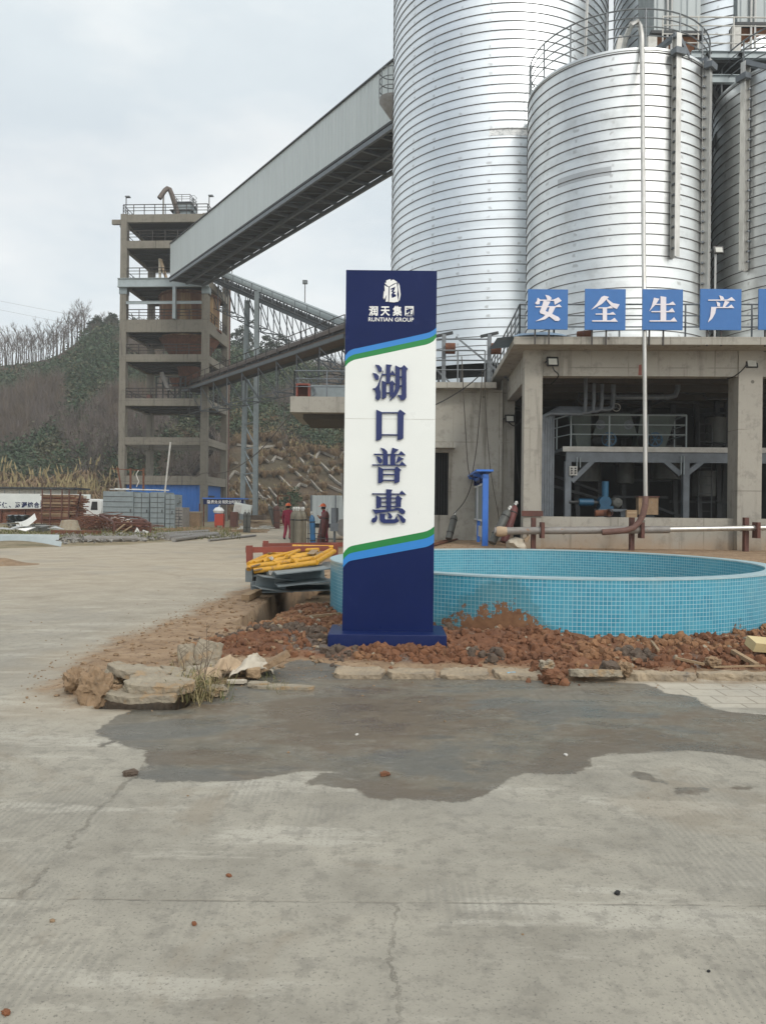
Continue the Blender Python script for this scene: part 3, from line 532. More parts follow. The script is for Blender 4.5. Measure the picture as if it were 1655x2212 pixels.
# ---------------------------------------------------------------- round tiled pool
pool = thing('round_pool', (PC.x, PC.y, 0), "unfinished round pool with turquoise mosaic tile walls behind the pylon sign", "pool")
def ringwall(r, z0, z1, n, inward=False):
    mb = MB(); mb.uv = []
    for i in range(n + 1):
        t = 2 * math.pi * i / n - math.pi / 2 - math.pi
        for z in (z0, z1): mb.v.append((PC.x + r * math.cos(t), PC.y + r * math.sin(t), z)); mb.uv.append((r * t, z))
    for i in range(n): mb.f.append((2 * i, 2 * i + 2, 2 * i + 3, 2 * i + 1) if not inward else (2 * i + 1, 2 * i + 3, 2 * i + 2, 2 * i))
    return mb
PH = .80; WT = .20
o = ringwall(PR, -.3, PH, 128).build('outer_wall', 'pool_tile', pool, True, False)
at = o.data.attributes.new('mud', 'FLOAT', 'POINT')
for v in o.data.vertices:
    px = pxof(Vector(v.co) + pool.location)[0] if (v.co.y < 0) else 0
    f = .44 * math.exp(-((px - 1100) / 85) ** 2) + .20 * math.exp(-((px - 985) / 70) ** 2) + .14 * math.exp(-((px - 1590) / 30) ** 2) if v.co.y < 0 else 0
    at.data[v.index].value = f - .1 if f < .02 else f
o = ringwall(PR - WT, -.3, PH, 128, True).build('inner_wall', 'pool_tile', pool, True, False)
at = o.data.attributes.new('mud', 'FLOAT', 'POINT'); at.data.foreach_set('value', [-1.0] * len(o.data.vertices))
mb = MB(); mb.lathe((PC.x, PC.y, 0), [(PR - WT - .008, PH - .012), (PR - WT - .008, PH + .008), (PR + .008, PH + .008), (PR + .008, PH - .012)], 128); mb.build('rim', 'rim_tile', pool)
mb = MB(); mb.add([(PC.x + (PR - WT + .05) * math.cos(2 * math.pi * i / 64), PC.y + (PR - WT + .05) * math.sin(2 * math.pi * i / 64), .03) for i in range(64)], [tuple(range(64))]); mb.build('pool_floor', 'kerb_conc', pool)
# ---------------------------------------------------------------- concrete plant building (facade turned 2.4 degrees)
YB = R(2.4); E1 = Vector((math.cos(YB), -math.sin(YB), 0)); E2 = Vector((math.sin(YB), math.cos(YB), 0)); UP = Vector((0, 0, 1))
O0 = W(1130, 1100, 23.0); O0.z = 0
def B(a, b, z): return O0 + E1 * a + E2 * b + UP * z
def FP(px, py, b=0.0):
    r = ray(px, py); t = (b + O0.dot(E2)) / Vector((r.x, r.y, 0)).dot(E2); p = Vector((r.x * t, t, EYE + r.z * t)); return (p - O0).dot(E1), p.z
def bbox(mb, a0, a1, b0, b1, z0, z1):
    return mb.hexa([B(a0, b0, z0), B(a1, b0, z0), B(a1, b1, z0), B(a0, b1, z0), B(a0, b0, z1), B(a1, b0, z1), B(a1, b1, z1), B(a0, b1, z1)])
GZ = .42
zr1 = FP(1300, 731, -.8)[1]; zr0 = FP(1300, 744, -.8)[1]; zbm = FP(1400, 812, 0)[1]; aL0 = 0; aL1 = FP(1171, 900)[0]
aR0 = FP(1594, 900)[0]; aR1 = FP(1646, 900)[0]; aS = FP(1110, 735, -.8)[0]; zpw = FP(1400, 1118, .25)[1]
PIT = aR0 - aL0
bld = thing('plant_building', B(aR0 / 2, 0, GZ), "cast concrete plant building with an open bay full of machinery and a flat overhanging roof", "building")
bbox(MB(), aS, aS + 30, -.8, 9.5, zr0, zr1).build('roof', 'cast_concrete', bld)
bbox(MB(), aS, aS + 30, -.802, -.78, zr1 + .003, zr1 + .05).build('roof_edge', 'cast_concrete', bld)
for i in range(4):
    a = aR0 + PIT * (i - 1) if i else 0
    wd = (aR1 - aR0) if i else aL1
    dp = .75 if i else .55
    bbox(MB(), a, a + wd, 0, dp, GZ - .5, zr0 - .003).build('column', 'cast_concrete', bld)
for i in range(3):
    a0 = (aL1 if i == 0 else aR0 + PIT * (i - 1) + (aR1 - aR0)); a1 = aR0 + PIT * i
    bbox(MB(), a0 + .002, a1 - .002, .06, .45, zbm, zr0 - .004).build('beam', 'cast_concrete', bld)
    bbox(MB(), a0 + .002, a1 - .002, .25, .45, GZ - .5, zpw).build('low_wall', 'cast_concrete', bld)
bq = 5.2; aq0, _ = FP(1084, 950, bq); aq1, _ = FP(1111, 950, bq)
bbox(MB(), aq0, aq1, bq, bq + .5, GZ - .5, zr0 - .003).build('column', 'cast_concrete', bld)
zsb = FP(1108, 880, bq)[1]; bbox(MB(), .08, .42, .56, bq - .003, zbm - .05, zr0 - .004).build('beam', 'cast_concrete', bld)
mb = MB(); bbox(mb, aS + .6, 26, 9.2, 9.4, GZ - .5, zr0 - .005); bbox(mb, .2, .35, bq + .51, 9.19, GZ - .5, zr0 - .005); mb.build('inner_wall', 'shaded_inside', bld)
bbox(MB(), .5, 26, .46, 9.19, GZ - .4, GZ + .08).build('floor', 'shaded_inside', bld)
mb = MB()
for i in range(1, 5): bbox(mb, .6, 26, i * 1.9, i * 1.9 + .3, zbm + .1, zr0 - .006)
mb.build('ceiling_beam', 'shaded_soffit', bld)
p = W(1383, 797, 22.9); 
mb = MB(); a, z = FP(1378, 811, .055); a2, z2 = FP(1386, 787, .055); mb.add([B(a, .055, z), B(a2, .055, z + .01), B(a2 - .01, .055, z2), B(a + .02, .055, z2 - .02)], [(0, 1, 2, 3)]); mb.build('rust_stain', 'red_oxide', bld)

# low wing with door, carrying the big silos
bw = 5.0; aw0 = FP(770, 1000, bw)[0]; zw1 = FP(1000, 826, bw - .5)[1]; zw0 = FP(1000, 838, bw - .5)[1]
wing = thing('concrete_wing', B((aw0 + aq0) / 2, bw, GZ), "low concrete wing with a dark doorway between the pylon sign and the open bay", "building")
d0, zd1 = FP(935, 977, bw); d1, zd0 = FP(968, 1113, bw); aw1 = aq0 - .01
mb = MB()
bbox(mb, aw0, d0 - .003, bw, bw + .3, GZ - .5, zw0 - .003); bbox(mb, d1 + .003, aw1, bw, bw + .3, GZ - .5, zw0 - .003); bbox(mb, d0 - .003, d1 + .003, bw, bw + .3, zd1, zw0 - .003); bbox(mb, d0 - .003, d1 + .003, bw, bw + .3, GZ - .5, zd0); mb.build('wall', 'wing_concrete', wing)
bbox(MB(), d0 - 1.2, d1 + 1.0, bw + 2.5, bw + 2.6, GZ - .5, zw0).build('back_wall', 'shaded_inside', wing)
bbox(MB(), aw0 - .2, aS + .05, bw - .55, bw + 16, zw0, zw1).build('roof', 'wing_concrete', wing)
c0, zc1 = FP(938, 955, bw - .75); c1, zc0 = FP(984, 967, bw - .75)
bbox(MB(), d0 - .9, c1, bw - .75, bw - .003, zc0, zc1).build('door_canopy', 'wing_concrete', wing)
mb = MB()
for i in range(6): a = d0 + (d1 - d0) * (i + .5) / 6; mb.bar(B(a, bw + .2, zd0), B(a, bw + .2, zd1), .02)
mb.build('door', 'dark_steel', wing)
mb = MB()
a0, zz = FP(930, 830, bw - .4); a1, _ = FP(1047, 830, bw - .4)
mb.rail([B(a0, bw - .4, zw1), B(a1, bw - .4, zw1)], 1.15, 3, 1.25, .03); mb.rail([B(a0, bw + .5, zw1), B(a1 + .2, bw + .5, zw1)], 1.75, 2, 2.1, .03)
mb.bar(B(a0 + .9, bw - .1, zw1 + 1.7), B(a0 + 2.9, bw - .35, zw1), .06); mb.bar(B(a0 - 1, bw - .1, zw1 + 1.7), B(a0 + .7, bw - .35, zw1), .06); mb.build('roof_railing', 'rail_grey', wing)
# little winches on posts on the wing's roof
for px, lab in ((958, "rusty winch on a post at the wing's railing, nearer the pylon sign"), (1056, "rusty winch on a post beside the sloping handrail of the plant roof")):
    a, z = FP(px, 830, bw + .2); t = thing('roof_winch', B(a, bw + .2, zw1), lab, 'winch', 'winches on the wing roof')
    MB().bar(B(a, bw + .2, zw1), B(a, bw + .2, zw1 + 1.85), .14).build('post', 'rail_grey', t)
    MB().bar(B(a - .32, bw + .2, zw1 + 1.78), B(a + .32, bw + .2, zw1 + 1.92), .1).build('jib', 'dark_steel', t)
    MB().tube(B(a + .05, bw - .02, zw1 + 1.3), B(a + .4, bw - .02, zw1 + 1.3), .2, 12).build('drum', 'rust', t)
# cantilevered platform left of the sign
dP = 33.0; pl = W(627, 890, dP); pt = W(627, 856, dP); pr = W(770, 890, dP)
plat = thing('concrete_platform', (pl.x, dP, 0), "cantilevered concrete platform with a grey handrail left of the pylon sign", "platform")
MB().hexa([(pl.x, dP, pl.z), (pr.x + 2, dP, pl.z), (pr.x + 2, dP + 5, pl.z), (pl.x, dP + 5, pl.z), (pl.x, dP, pt.z), (pr.x + 2, dP, pt.z), (pr.x + 2, dP + 5, pt.z), (pl.x, dP + 5, pt.z)]).build('slab', 'cast_concrete', plat)
ql = W(655, 905, dP + .6); MB().hexa([(ql.x, dP + .6, ql.z), (pr.x + 2, dP + .6, ql.z), (pr.x + 2, dP + 4.5, ql.z), (ql.x, dP + 4.5, ql.z), (ql.x, dP + .6, pl.z - .003), (pr.x + 2, dP + .6, pl.z - .003), (pr.x + 2, dP + 4.5, pl.z - .003), (ql.x, dP + 4.5, pl.z - .003)]).build('beam', 'shaded_soffit', plat)
mb = MB(); mb.rail([(pl.x + .15, dP + .2, pt.z), (pr.x + 1.5, dP + .2, pt.z)], 1.12, 3, 1.6, .03); mb.rail([(pl.x + .15, dP + .2, pt.z), (pl.x + .15, dP + 4.5, pt.z)], 1.12, 3, 1.6, .03); mb.build('handrail', 'steel_grey', plat)
t = thing('red_fan_box', W(656, 853, dP + .8), "red open-faced duct box on the cantilevered platform", "duct box"); c = W(656, 843, dP + .8); c.z = pt.z + .33
mb = MB()
for dx, dz, sx, sz in ((-.26, 0, .08, .62), (.26, 0, .08, .62), (0, .28, .44, .06), (0, -.28, .44, .06)): mb.box((c.x + dx, c.y, c.z + dz), (sx, .5, sz))
mb.build('frame', 'red_oxide', t); MB().box((c.x, c.y + .2, c.z), (.44, .05, .5)).build('back_panel', 'rust_red', t)
t = thing('grey_duct', W(700, 840, dP + 1.5), "long grey duct lying along the cantilevered platform", "duct"); c = W(720, 838, dP + 1.8); mb = MB(); mb.box((c.x + .5, dP + 1.8, pt.z + .42), (3.6, .6, .62)); mb.build('casing', 'paint_grey', t)
mb = MB(); mb.lathe((c.x - 1.0, dP + 1.45, pt.z + .42), [(.22, 0), (.26, 0), (.26, .06), (.22, .06)], 16, axis=(0, -1, 0)); mb.build('flange', 'steel_grey', t)

# railing on the plant roof and along its sloping left edge
mb = MB(); zR = zr1 + .05; aA = aS + .25
mb.rail([B(aA, -.1, zR), B(aA + 1.0, -.1, zR)], 1.1, 3, 1.5, .028)
mb.rail([B(aA + 1.0, -.1, zR), B(aA + 20, -.1, zR)], 1.1, 3, 2.0, .028); mb.rail([B(aA, -.1, zR), B(aA, 9.2, zR)], 1.1, 4, 1.0, .028)
o = mb.build('roof_handrail', 'rail_grey'); tag(o, "grey steel handrail running along the edge of the plant building's roof", "railing")

# ---------------------------------------------------------------- silos
def silo(name, label, c, r, z0, z1, matn, pitch=.365, n=96, cone=False):
    t = thing(name, (c[0], c[1], z0), label, 'silo', 'spiral-seamed steel silos')
    mb = MB(); mb.uv = []
    for i in range(n + 1):
        a = 2 * math.pi * i / n + math.pi / 2
        for z in (z0, z1): mb.v.append((c[0] + r * math.cos(a), c[1] + r * math.sin(a), z)); mb.uv.append((r * a, z))
    mb.f = [(2 * i, 2 * i + 2, 2 * i + 3, 2 * i + 1) for i in range(n)]
    mb.build('shell', matn, t, True, False)
    mb = MB(); k = int((z1 - z0) / pitch)
    for i in range(1, k + 1):
        z = z0 + i * pitch; mb.lathe((c[0], c[1], z), [(r - .004, .008), (r + .03, .0), (r + .03, -.018), (r - .004, -.022)], n)
    mb.build('seam', 'seam', t)
    mb = MB(); mb.lathe((c[0], c[1], z1), [(r - .05, .06), (r + .03, .06), (r + .03, -.02), (r, -.02)], n); mb.lathe((c[0], c[1], z1), [(r, .03), (r * .5, .35), (0.02, .7)], n); mb.build('roof', matn, t, True)
    return t
def circ_rail(t, c, r, z, h=1.35, a0=0, a1=2 * math.pi, posts=16, rails=4, rr=.028):
    mb = MB(); N = 64
    for k in range(rails):
        zz = z + h * (1 - k * .9 / rails); mb.path([(c[0] + r * math.cos(a0 + (a1 - a0) * i / N), c[1] + r * math.sin(a0 + (a1 - a0) * i / N), zz) for i in range(N + 1)], rr if k == 0 else rr * .8, 5)
    for i in range(posts + 1):
        a = a0 + (a1 - a0) * i / posts; q = (c[0] + r * math.cos(a), c[1] + r * math.sin(a)); mb.tube((q[0], q[1], z), (q[0], q[1], z + h), rr * 1.1, 5)
    return mb.build('top_railing', 'rail_grey', t)
CB = Vector((5.18, 36.4)); RBs = 4.9; CM = Vector((8.8, 29.9)); RM = 3.34
C3 = Vector((16.0, 29.6)); CB2 = Vector((15.6, 36.2))
zbb = W(960, 783, 31.6).z
zmt = W(1375, 119, 26.9).z
s1 = silo('big_silo', "tallest pale galvanised silo rising straight behind the pylon sign", CB, RBs, zbb, 38, 'silo_big')
s2 = silo('big_silo', "tall silo showing only a sliver behind the filters, right of the tallest silo", CB2, RBs, zbb, 38, 'silo_big')
s3 = silo('small_silo', "shorter galvanised silo with a railed top directly above the blue boards", CM, RM, 6.7, zmt, 'silo_mid')
s4 = silo('small_silo', "shadowed shorter silo cut off by the right edge of the photo", C3, RM, 6.7, zmt, 'silo_mid')
for t, c in ((s3, CM), (s4, C3)): circ_rail(t, c, RM - .04, zmt + .06)
# dark undercarriage of the big silos
for t, c in ((s1, CB), (s2, CB2)):
    mb = MB(); mb.lathe((c.x, c.y, 0), [(RBs - .9, zbb + .2), (RBs - .9, zw1 + .02)], 48); mb.build('hopper_wall', 'dark_steel', t)
    mb = MB(); mb.lathe((c.x, c.y, 0), [(RBs - .25, zbb - .52), (RBs - .25, zbb - .95), (RBs - .33, zbb - .95)], 64); mb.build('bottom_ring', 'silo_big', t, True)
    for i in range(28):
        a = 2 * math.pi * i / 28; p = Vector((c.x + (RBs - .3) * math.cos(a), c.y + (RBs - .3) * math.sin(a), 0)); MB().bar(p + UP * zw1, p + UP * (zbb - .002), .14).build('support', 'dark_steel', t)
# weathered white repair band on the big silo
mb = MB(); mb.uv = []
a_0 = math.atan2(*(reversed([W(955, 300, 32.4).x - CB.x, W(955, 300, 32.4).y - CB.y]))); rr = RBs + .006
zpb = W(1060, 285, 31.6).z; n = 24; A0, A1 = R(-102), R(-66)
for i in range(n + 1):
    a = A0 + (A1 - A0) * i / n
    for z in (zpb - .17, zpb + .15): mb.v.append((CB.x + rr * math.cos(a), CB.y + rr * math.sin(a), z)); mb.uv.append((rr * a, z))
mb.f = [(2 * i, 2 * i + 2, 2 * i + 3, 2 * i + 1) for i in range(n)]
def smear():
    m, nt, b = newmat('smear'); k = NB(nt); uv = k.coord('UV', (2.2, 5, 1)); n = k.noise(uv, 2.2, 6, .6, 1.5); k.put(b.inputs['Base Color'], k.ramp(n, (.36, (.50, .52, .53)), (.5, (.88, .88, .87)))); b.inputs['Roughness'].default_value = .7; b.inputs['Metallic'].default_value = .2
smear(); mb.build('repair_band', 'smear', s1, True, False)
# repair plate on the short silo
mb = MB(); mb.uv = []; zpl = W(1285, 372, 26.9).z; rr = RM + .006; n = 12
for i in range(n + 1):
    a = R(-143 + 34 * i / n)
    for z in (zpl - .16, zpl + .14): mb.v.append((CM.x + rr * math.cos(a), CM.y + rr * math.sin(a), z)); mb.uv.append((rr * a, z))
mb.f = [(2 * i, 2 * i + 2, 2 * i + 3, 2 * i + 1) for i in range(n)]; mb.build('repair_plate', 'new_plate', s3, True, False)
# I-beam guides with brackets, standing on the silo walls
def guide(c, px, ytop, ybot, label, seal_px=None):
    r = RM + .18; th = math.atan2(ray(px, 400).x, 1)   # column of sight
    best = min((abs(pxof((c.x + r * math.cos(a), c.y + r * math.sin(a), 12))[0] - px), a) for a in np.linspace(-math.pi, 0, 721))[1]
    q = Vector((c.x + r * math.cos(best), c.y + r * math.sin(best), 0)); ra = Vector((math.cos(best), math.sin(best), 0))
    z1 = W(px, ytop, q.y).z; z0 = W(px, ybot, q.y).z
    t = thing('silo_guide_beam', (q.x, q.y, z0), label, 'steel beam', 'guide beams on the short silos')
    MB().ibeam(q + UP * z0, q + UP * z1, .26, .2, .02, ra).build('beam', 'galv_pipe', t)
    mb = MB(); z = z0 + .3
    while z < min(z1, zmt) - .1: mb.bar(q + UP * z - ra * .16, q + UP * z - ra * .16 + UP * .06, .28, .07); z += .365
    mb.build('clip', 'steel_grey', t)
    tg = Vector((-ra.y, ra.x, 0)) * (1 if ra.x < .3 else 1)
    mb = MB(); top = q + UP * z1; mb.bar(top, top - ra * 1.3 + UP * .1, .16); mb.bar(top, top + tg * 1.35 - UP * .9 - ra * .6, .16); mb.bar(q + UP * (zmt - .25) + ra * .1, q + UP * (zmt - .05) + ra * .12, .42, .3); mb.build('bracket', 'steel_grey', t)
guide(CM, 1458, 75, 556, "galvanised guide beam on the short silo, just right of the bent riser pipe")
guide(CM, 1524, 130, 700, "galvanised guide beam in the shade at the right flank of the short silo")
guide(C3, 1606, 135, 585, "galvanised guide beam on the rightmost silo")
# bent riser pipe
mb = MB(); dv = 21.75; p = lambda x, y, d=dv: W(x, y, d)
dq = lambda y: 22.06 + 4.1 * max(0, 640 - y) / 500; mb.path([p(1394, 1075, dq(1075)), p(1391.5, 745, 22.06), p(1391, 650, 22.06), p(1390, 560, dq(560)), p(1388, 300, dq(300)), p(1387, 140, dq(140)), p(1386, 78, dq(90)), p(1383, 58, dq(80)), p(1376, 47, dq(70)), p(1365, 50, 26.5), p(1352, 80, 27.2), p(1342, 122, 28.2)], [.062, .062, .062, .066, .074, .078, .084, .088, .09, .09, .09, .09], 12)
riser = thing('riser_pipe', p(1394, 1140), "long galvanised pipe climbing past the roof and bending over the short silo", "pipe")
mb.build('pipe', 'galv_pipe', riser, True)
MB().path([p(1394, 1076, 22.06), p(1393, 1092), p(1388, 1112), p(1380, 1128), p(1368, 1140), p(1350, 1146), p(1300, 1150, 21.8)], [.085] * 7, 12).build('rusty_elbow', 'elbow_rust', riser, True)
# horizontal pipe on rusty posts in front of the bay
dh = 22.0
hp = thing('ground_pipe', W(1360, 1143, dh), "long horizontal grey pipe on rusty posts in front of the open bay", "pipe")
MB().tube(W(1068, 1147, dh), W(1445, 1144, dh), .105, 12).build('pipe', 'grey_pipe', hp, True); MB().tube(W(1442, 1143.5, dh), W(1720, 1139, dh), .075, 12).build('thin_pipe', 'galv_pipe', hp, True)
for px in (1152, 1364, 1610):
    q = W(px, 1140, dh + .2); mb = MB(); mb.bar((q.x, q.y, GZ - .2), (q.x, q.y, W(px, 1118, dh).z), .16, .12); o = mb.build('post', 'rust_red', hp)
    MB().box((q.x + .2, dh - .02, W(px, 1145, dh).z), (.09, .32, .45)).build('clamp', 'rust_red', hp)
a, z = FP(1128, 1109, -.03); a2, _ = FP(1171, 1109, -.03); MB().bar(B(a - .02, -.03, z), B(a2 + .02, -.03, z), .05, .16).build('bracket', 'rust_red', hp)
mb = MB(); q = W(1071, 1148, dh); mb.lathe(q, [(.0, 0), (.13, .01), (.15, .1), (.13, .3)], 14, axis=(1, 0, 0)); mb.build('wrapped_end', 'sack_tan', hp, True)

# ---------------------------------------------------------------- blue character boards on the roof edge
def cb(x, y, d=21.92): return W((2000 + x * .59940) / 1.80785, (1100 + y * .59940) / 1.80785, d)
AN = [[(215, 86), (240, 92), (256, 106), (246, 126), (230, 122)], [(165, 105), (181, 116), (178, 146), (160, 149), (148, 140), (160, 126)], [(168, 117), (267, 118), (300, 102), (321, 125), (276, 151), (272, 125), (168, 125)],
      [(150, 160), (280, 160), (305, 147), (323, 166), (152, 167)], [(203, 125), (247, 130), (214, 197), (178, 197), (196, 150)], [(178, 194), (214, 190), (300, 230), (312, 245), (302, 256), (280, 256), (240, 226), (182, 206)], [(243, 165), (282, 165), (256, 216), (212, 246), (150, 259), (200, 232), (232, 200)]]
QU = [[(580, 100), (598, 92), (630, 100), (582, 146), (513, 184), (550, 145)], [(610, 107), (655, 140), (698, 148), (680, 179), (650, 165), (618, 128)], [(560, 168), (620, 167), (640, 157), (656, 174), (560, 175)], [(588, 171), (616, 171), (616, 258), (588, 258)], [(542, 208), (632, 207), (655, 197), (673, 215), (542, 215)], [(520, 252), (640, 252), (665, 236), (687, 261), (520, 260)]]
SH = [[(922, 104), (957, 112), (935, 146), (890, 194), (905, 165)], [(964, 95), (1001, 100), (1001, 257), (964, 257)], [(925, 145), (1018, 144), (1045, 129), (1063, 152), (925, 152)], [(905, 192), (1016, 191), (1040, 172), (1058, 199), (905, 199)], [(893, 252), (1030, 252), (1052, 232), (1073, 260), (893, 260)]]
CH = [[(1345, 89), (1370, 97), (1379, 112), (1365, 121), (1355, 116)], [(1275, 117), (1398, 117), (1427, 100), (1451, 124), (1275, 124)], [(1328, 129), (1352, 140), (1351, 163), (1335, 160)], [(1383, 125), (1413, 132), (1382, 167), (1368, 167)], [(1296, 165), (1403, 165), (1425, 149), (1444, 172), (1296, 172)], [(1294, 164), (1327, 168), (1320, 206), (1300, 242), (1272, 266), (1288, 225)]]
names = ["first from the left, above the building corner", "second from the left, left of the riser pipe", "crossed by the riser pipe", "fourth from the left, above the right of the bay", "cut off by the right edge of the photo"]
chn = ["安", "全", "生", "产", None]
for i, ((x0, y0, x1, y1), g) in enumerate(zip([(101, 50, 364, 308), (473, 48, 740, 312), (848, 50, 1113, 312), (1224, 48, 1494, 312), (1605, 48, 1872, 312)], [AN, QU, SH, CH, None])):
    lab = "blue board " + (f"with character {chn[i]}, " if chn[i] else "") + names[i]
    c = cb((x0 + x1) / 2, (y0 + y1) / 2); t = thing('character_board', (c.x, c.y, zR), lab, 'sign board', 'blue character boards along the roof edge')
    A, D = cb(x0, y1), cb(x1, y0); MB().box(((A.x + D.x) / 2, 21.96, (A.z + D.z) / 2), (D.x - A.x, .05, D.z - A.z)).build('panel', 'board_blue', t)
    if g: glyph('character', cb, g, 'letter_pink', t, -.004, .012, .0005)
    mb = MB()
    for fx in (.2, .55): xx = A.x + (D.x - A.x) * fx; mb.bar((xx, 22.03, zR - .25), (xx, 22.03, D.z - .1), .04)
    mb.build('post', 'rail_dark', t)
# floodlights
def flood(px, py, d, label, s=.34, post=None, yaw=0):
    c = W(px, py, d); t = thing('floodlight', c, label, 'floodlight', 'LED floodlights')
    MB().box(c, (s, .07, s * .82), yaw, R(-18)).build('housing', 'black_plastic', t)
    MB().box(c + Vector((0, -.045, -.01)), (s * .72, .02, s * .56), yaw, R(-18)).build('lens', 'fixture_glass', t)
    mb = MB(); mb.bar(c + Vector((-s / 2 - .01, .04, 0)), c + Vector((-s / 2 - .01, .25, 0)), .02, .04); mb.bar(c + Vector((s / 2 + .01, .04, 0)), c + Vector((s / 2 + .01, .25, 0)), .02, .04); mb.build('yoke', 'black_plastic', t)
    if post: MB().tube(post, (post[0], post[1], c.z), .03, 6).build('pole', 'galv_pipe', t)
    return t
flood(1193, 781, 22.8, "square floodlight on the beam at the left column of the bay"); flood(1622, 785, 22.75, "square floodlight on the right column of the bay"); flood(1101, 904, 27.9, "floodlight on the back column beside the low wing")
q = W(1546, 700, 24.5); flood(1551, 540, 24.5, "floodlight on a pale pole rising from the plant roof", .3, (q.x, q.y + .1, zR))
def cable(name, pts, label, r=.015, mat='cable', cat='cable', group='loose cables and ropes'):
    # smooth sag through the points
    P_ = [Vector(p) for p in pts]; out_ = []
    for i in range(len(P_) - 1):
        a = P_[max(i - 1, 0)]; b = P_[i]; c = P_[i + 1]; d = P_[min(i + 2, len(P_) - 1)]
        for k in range(6):
            t = k / 6; out_.append(.5 * ((2 * b) + (c - a) * t + (2 * a - 5 * b + 4 * c - d) * t * t + (3 * b - a - 3 * c + d) * t ** 3))
    out_.append(P_[-1]); o = MB().path(out_, r, 5).build(name, mat, None, True); return tag(o, label, cat, group)
cable('lamp_cable', [W(1193, 792, 22.75), W(1197, 800, 22.75), W(1206, 812, 22.9), W(1190, 830, 23.2)], "short black cable hanging from the floodlight on the beam", .018)
cable('lamp_cable', [W(1612, 788, 22.7), W(1600, 802, 22.6), W(1583, 814, 22.7), W(1570, 818, 23.1)], "black cable curving from the right column's floodlight into the bay", .018)
cable('lamp_cable', [W(1098, 912, 27.8), W(1110, 920, 27.8), W(1122, 912, 27.7), W(1130, 895, 27.7), W(1118, 887, 27.8), W(1112, 900, 27.8), W(1116, 1000, 27.8), W(1124, 1060, 27.8)], "black cable looping below the back column's floodlight", .02)
cable('hanging_rope', [W(997, 770, 27.2), W(1000, 830, 27.2), W(1010, 1000, 27.0), W(1018, 1030, 26.5)], "dark rope hanging down the wing wall, left of its neighbours", .018, 'rope')
cable('hanging_rope', [W(1042, 800, 27.2), W(1039, 850, 27.2), W(1030, 960, 27.0), W(1019, 1030, 26.5)], "dark rope hanging down the wing wall and crossing the left rope", .018, 'rope')
cable('hanging_rope', [W(1047, 800, 27.2), W(1050, 900, 27.2), W(1060, 1020, 27.0), W(1080, 1130, 26)], "thin reddish rope slanting down beside the back column", .013, 'rope')
cable('power_cable', [W(1052, 795, 27), W(1020, 825, 27.1), W(985, 850, 27.2), W(945, 872, 27.3), W(900, 890, 27.3)], "black cable sagging from the wing railing towards the pylon sign", .02)

# ---------------------------------------------------------------- machinery inside the bay
dk = 2.9; zk1 = FP(1400, 967, dk)[1]; zk0 = FP(1400, 978, dk)[1]; k0 = FP(1217, 970, dk)[0]; k1 = FP(1640, 970, dk)[0] + 8
mp_ = thing('machine_platform', B(k0, dk, GZ), "grey steel platform with handrail and braced legs inside the open bay", "platform")
mb = MB(); bbox(mb, k0, k1, dk, dk + 2.6, zk0 + .06, zk1 - .003); mb.build('deck', 'steel_grey', mp_)
mb = MB(); bbox(mb, k0 - .03, k1, dk - .04, dk - .002, zk0 + .02, zk1 + .02); mb.build('edge_channel', 'dirty_white', mp_)
mb = MB(); bbox(mb, k0 + .1, k1, dk + .02, dk + .2, zk0 - .32, zk0 + .05); mb.build('beam', 'steel_grey', mp_)
mb = MB(); kr = FP(1483, 930, dk)[0]; mb.rail([B(k0 + .25, dk + .05, zk1), B(kr, dk + .05, zk1)], 1.08, 3, 1.35, .028); mb.rail([B(kr, dk + .05, zk1), B(kr, dk + 2.4, zk1)], 1.08, 3, 1.35, .025); mb.rail([B(k0 + .25, dk + .05, zk1), B(k0 - .3, dk + 2.2, zk1)], 1.08, 3, 1.35, .025); mb.build('handrail', 'pale_steel', mp_)
for px in (1226, 1480, 1690):
    a = FP(px, 1000, dk + .1)[0]; MB().bar(B(a, dk + .1, GZ), B(a, dk + .1, zk0 - .3), .2).build('leg', 'steel_grey', mp_)
for (x0, y0, x1, y1) in ((1234, 1040, 1290, 985), (1468, 1025, 1420, 983), (1480, 1025, 1530, 985)):
    a0, z0 = FP(x0, y0, dk + .12); a1, z1 = FP(x1, y1, dk + .12); MB().bar(B(a0, dk + .12, z0), B(a1, dk + .12, z1), .16).build('brace', 'steel_grey', mp_)
mb = MB(); a, z = FP(1548, 1050, dk + 1.2)
for s in (-.22, .22): mb.bar(B(a + s - .4, dk + 1.2, GZ), B(a + s - .4, dk + 1.2, zk1 + 1), .03)
for i in range(14): mb.bar(B(a - .62, dk + 1.2, GZ + .3 + i * .3), B(a - .18, dk + 1.2, GZ + .3 + i * .3), .02)
mb.build('ladder', 'dark_steel', mp_)
for (px, y0, y1) in ((1246, 988, 1010), (1253, 988, 1010), (1471, 985, 1025), (1477, 985, 1025)): a, z0 = FP(px, y1, dk - .05); a, z1 = FP(px, y0, dk - .05); MB().tube(B(a, dk - .05, z0), B(a, dk - .05, z1), .02, 6).build('conduit', 'pale_steel', mp_)
for px in (1234, 1242):
    a, z = FP(px, 1017, dk - .06); t = thing('switch_box', B(a, dk - .06, z), "white push-button box on the platform leg, " + ("left" if px < 1240 else "right") + " of the pair", "switch", "push-button boxes"); MB().box(B(a, dk - .04, z), (.13, .08, .30)).build('case', 'dirty_white', t)
    mb = MB()
    for dz in (-.08, 0, .08): mb.lathe(B(a, dk - .08, z + dz), [(.03, 0), (.03, .03), (0, .03)], 8, axis=-E2)
    mb.build('button', 'black_plastic', t)
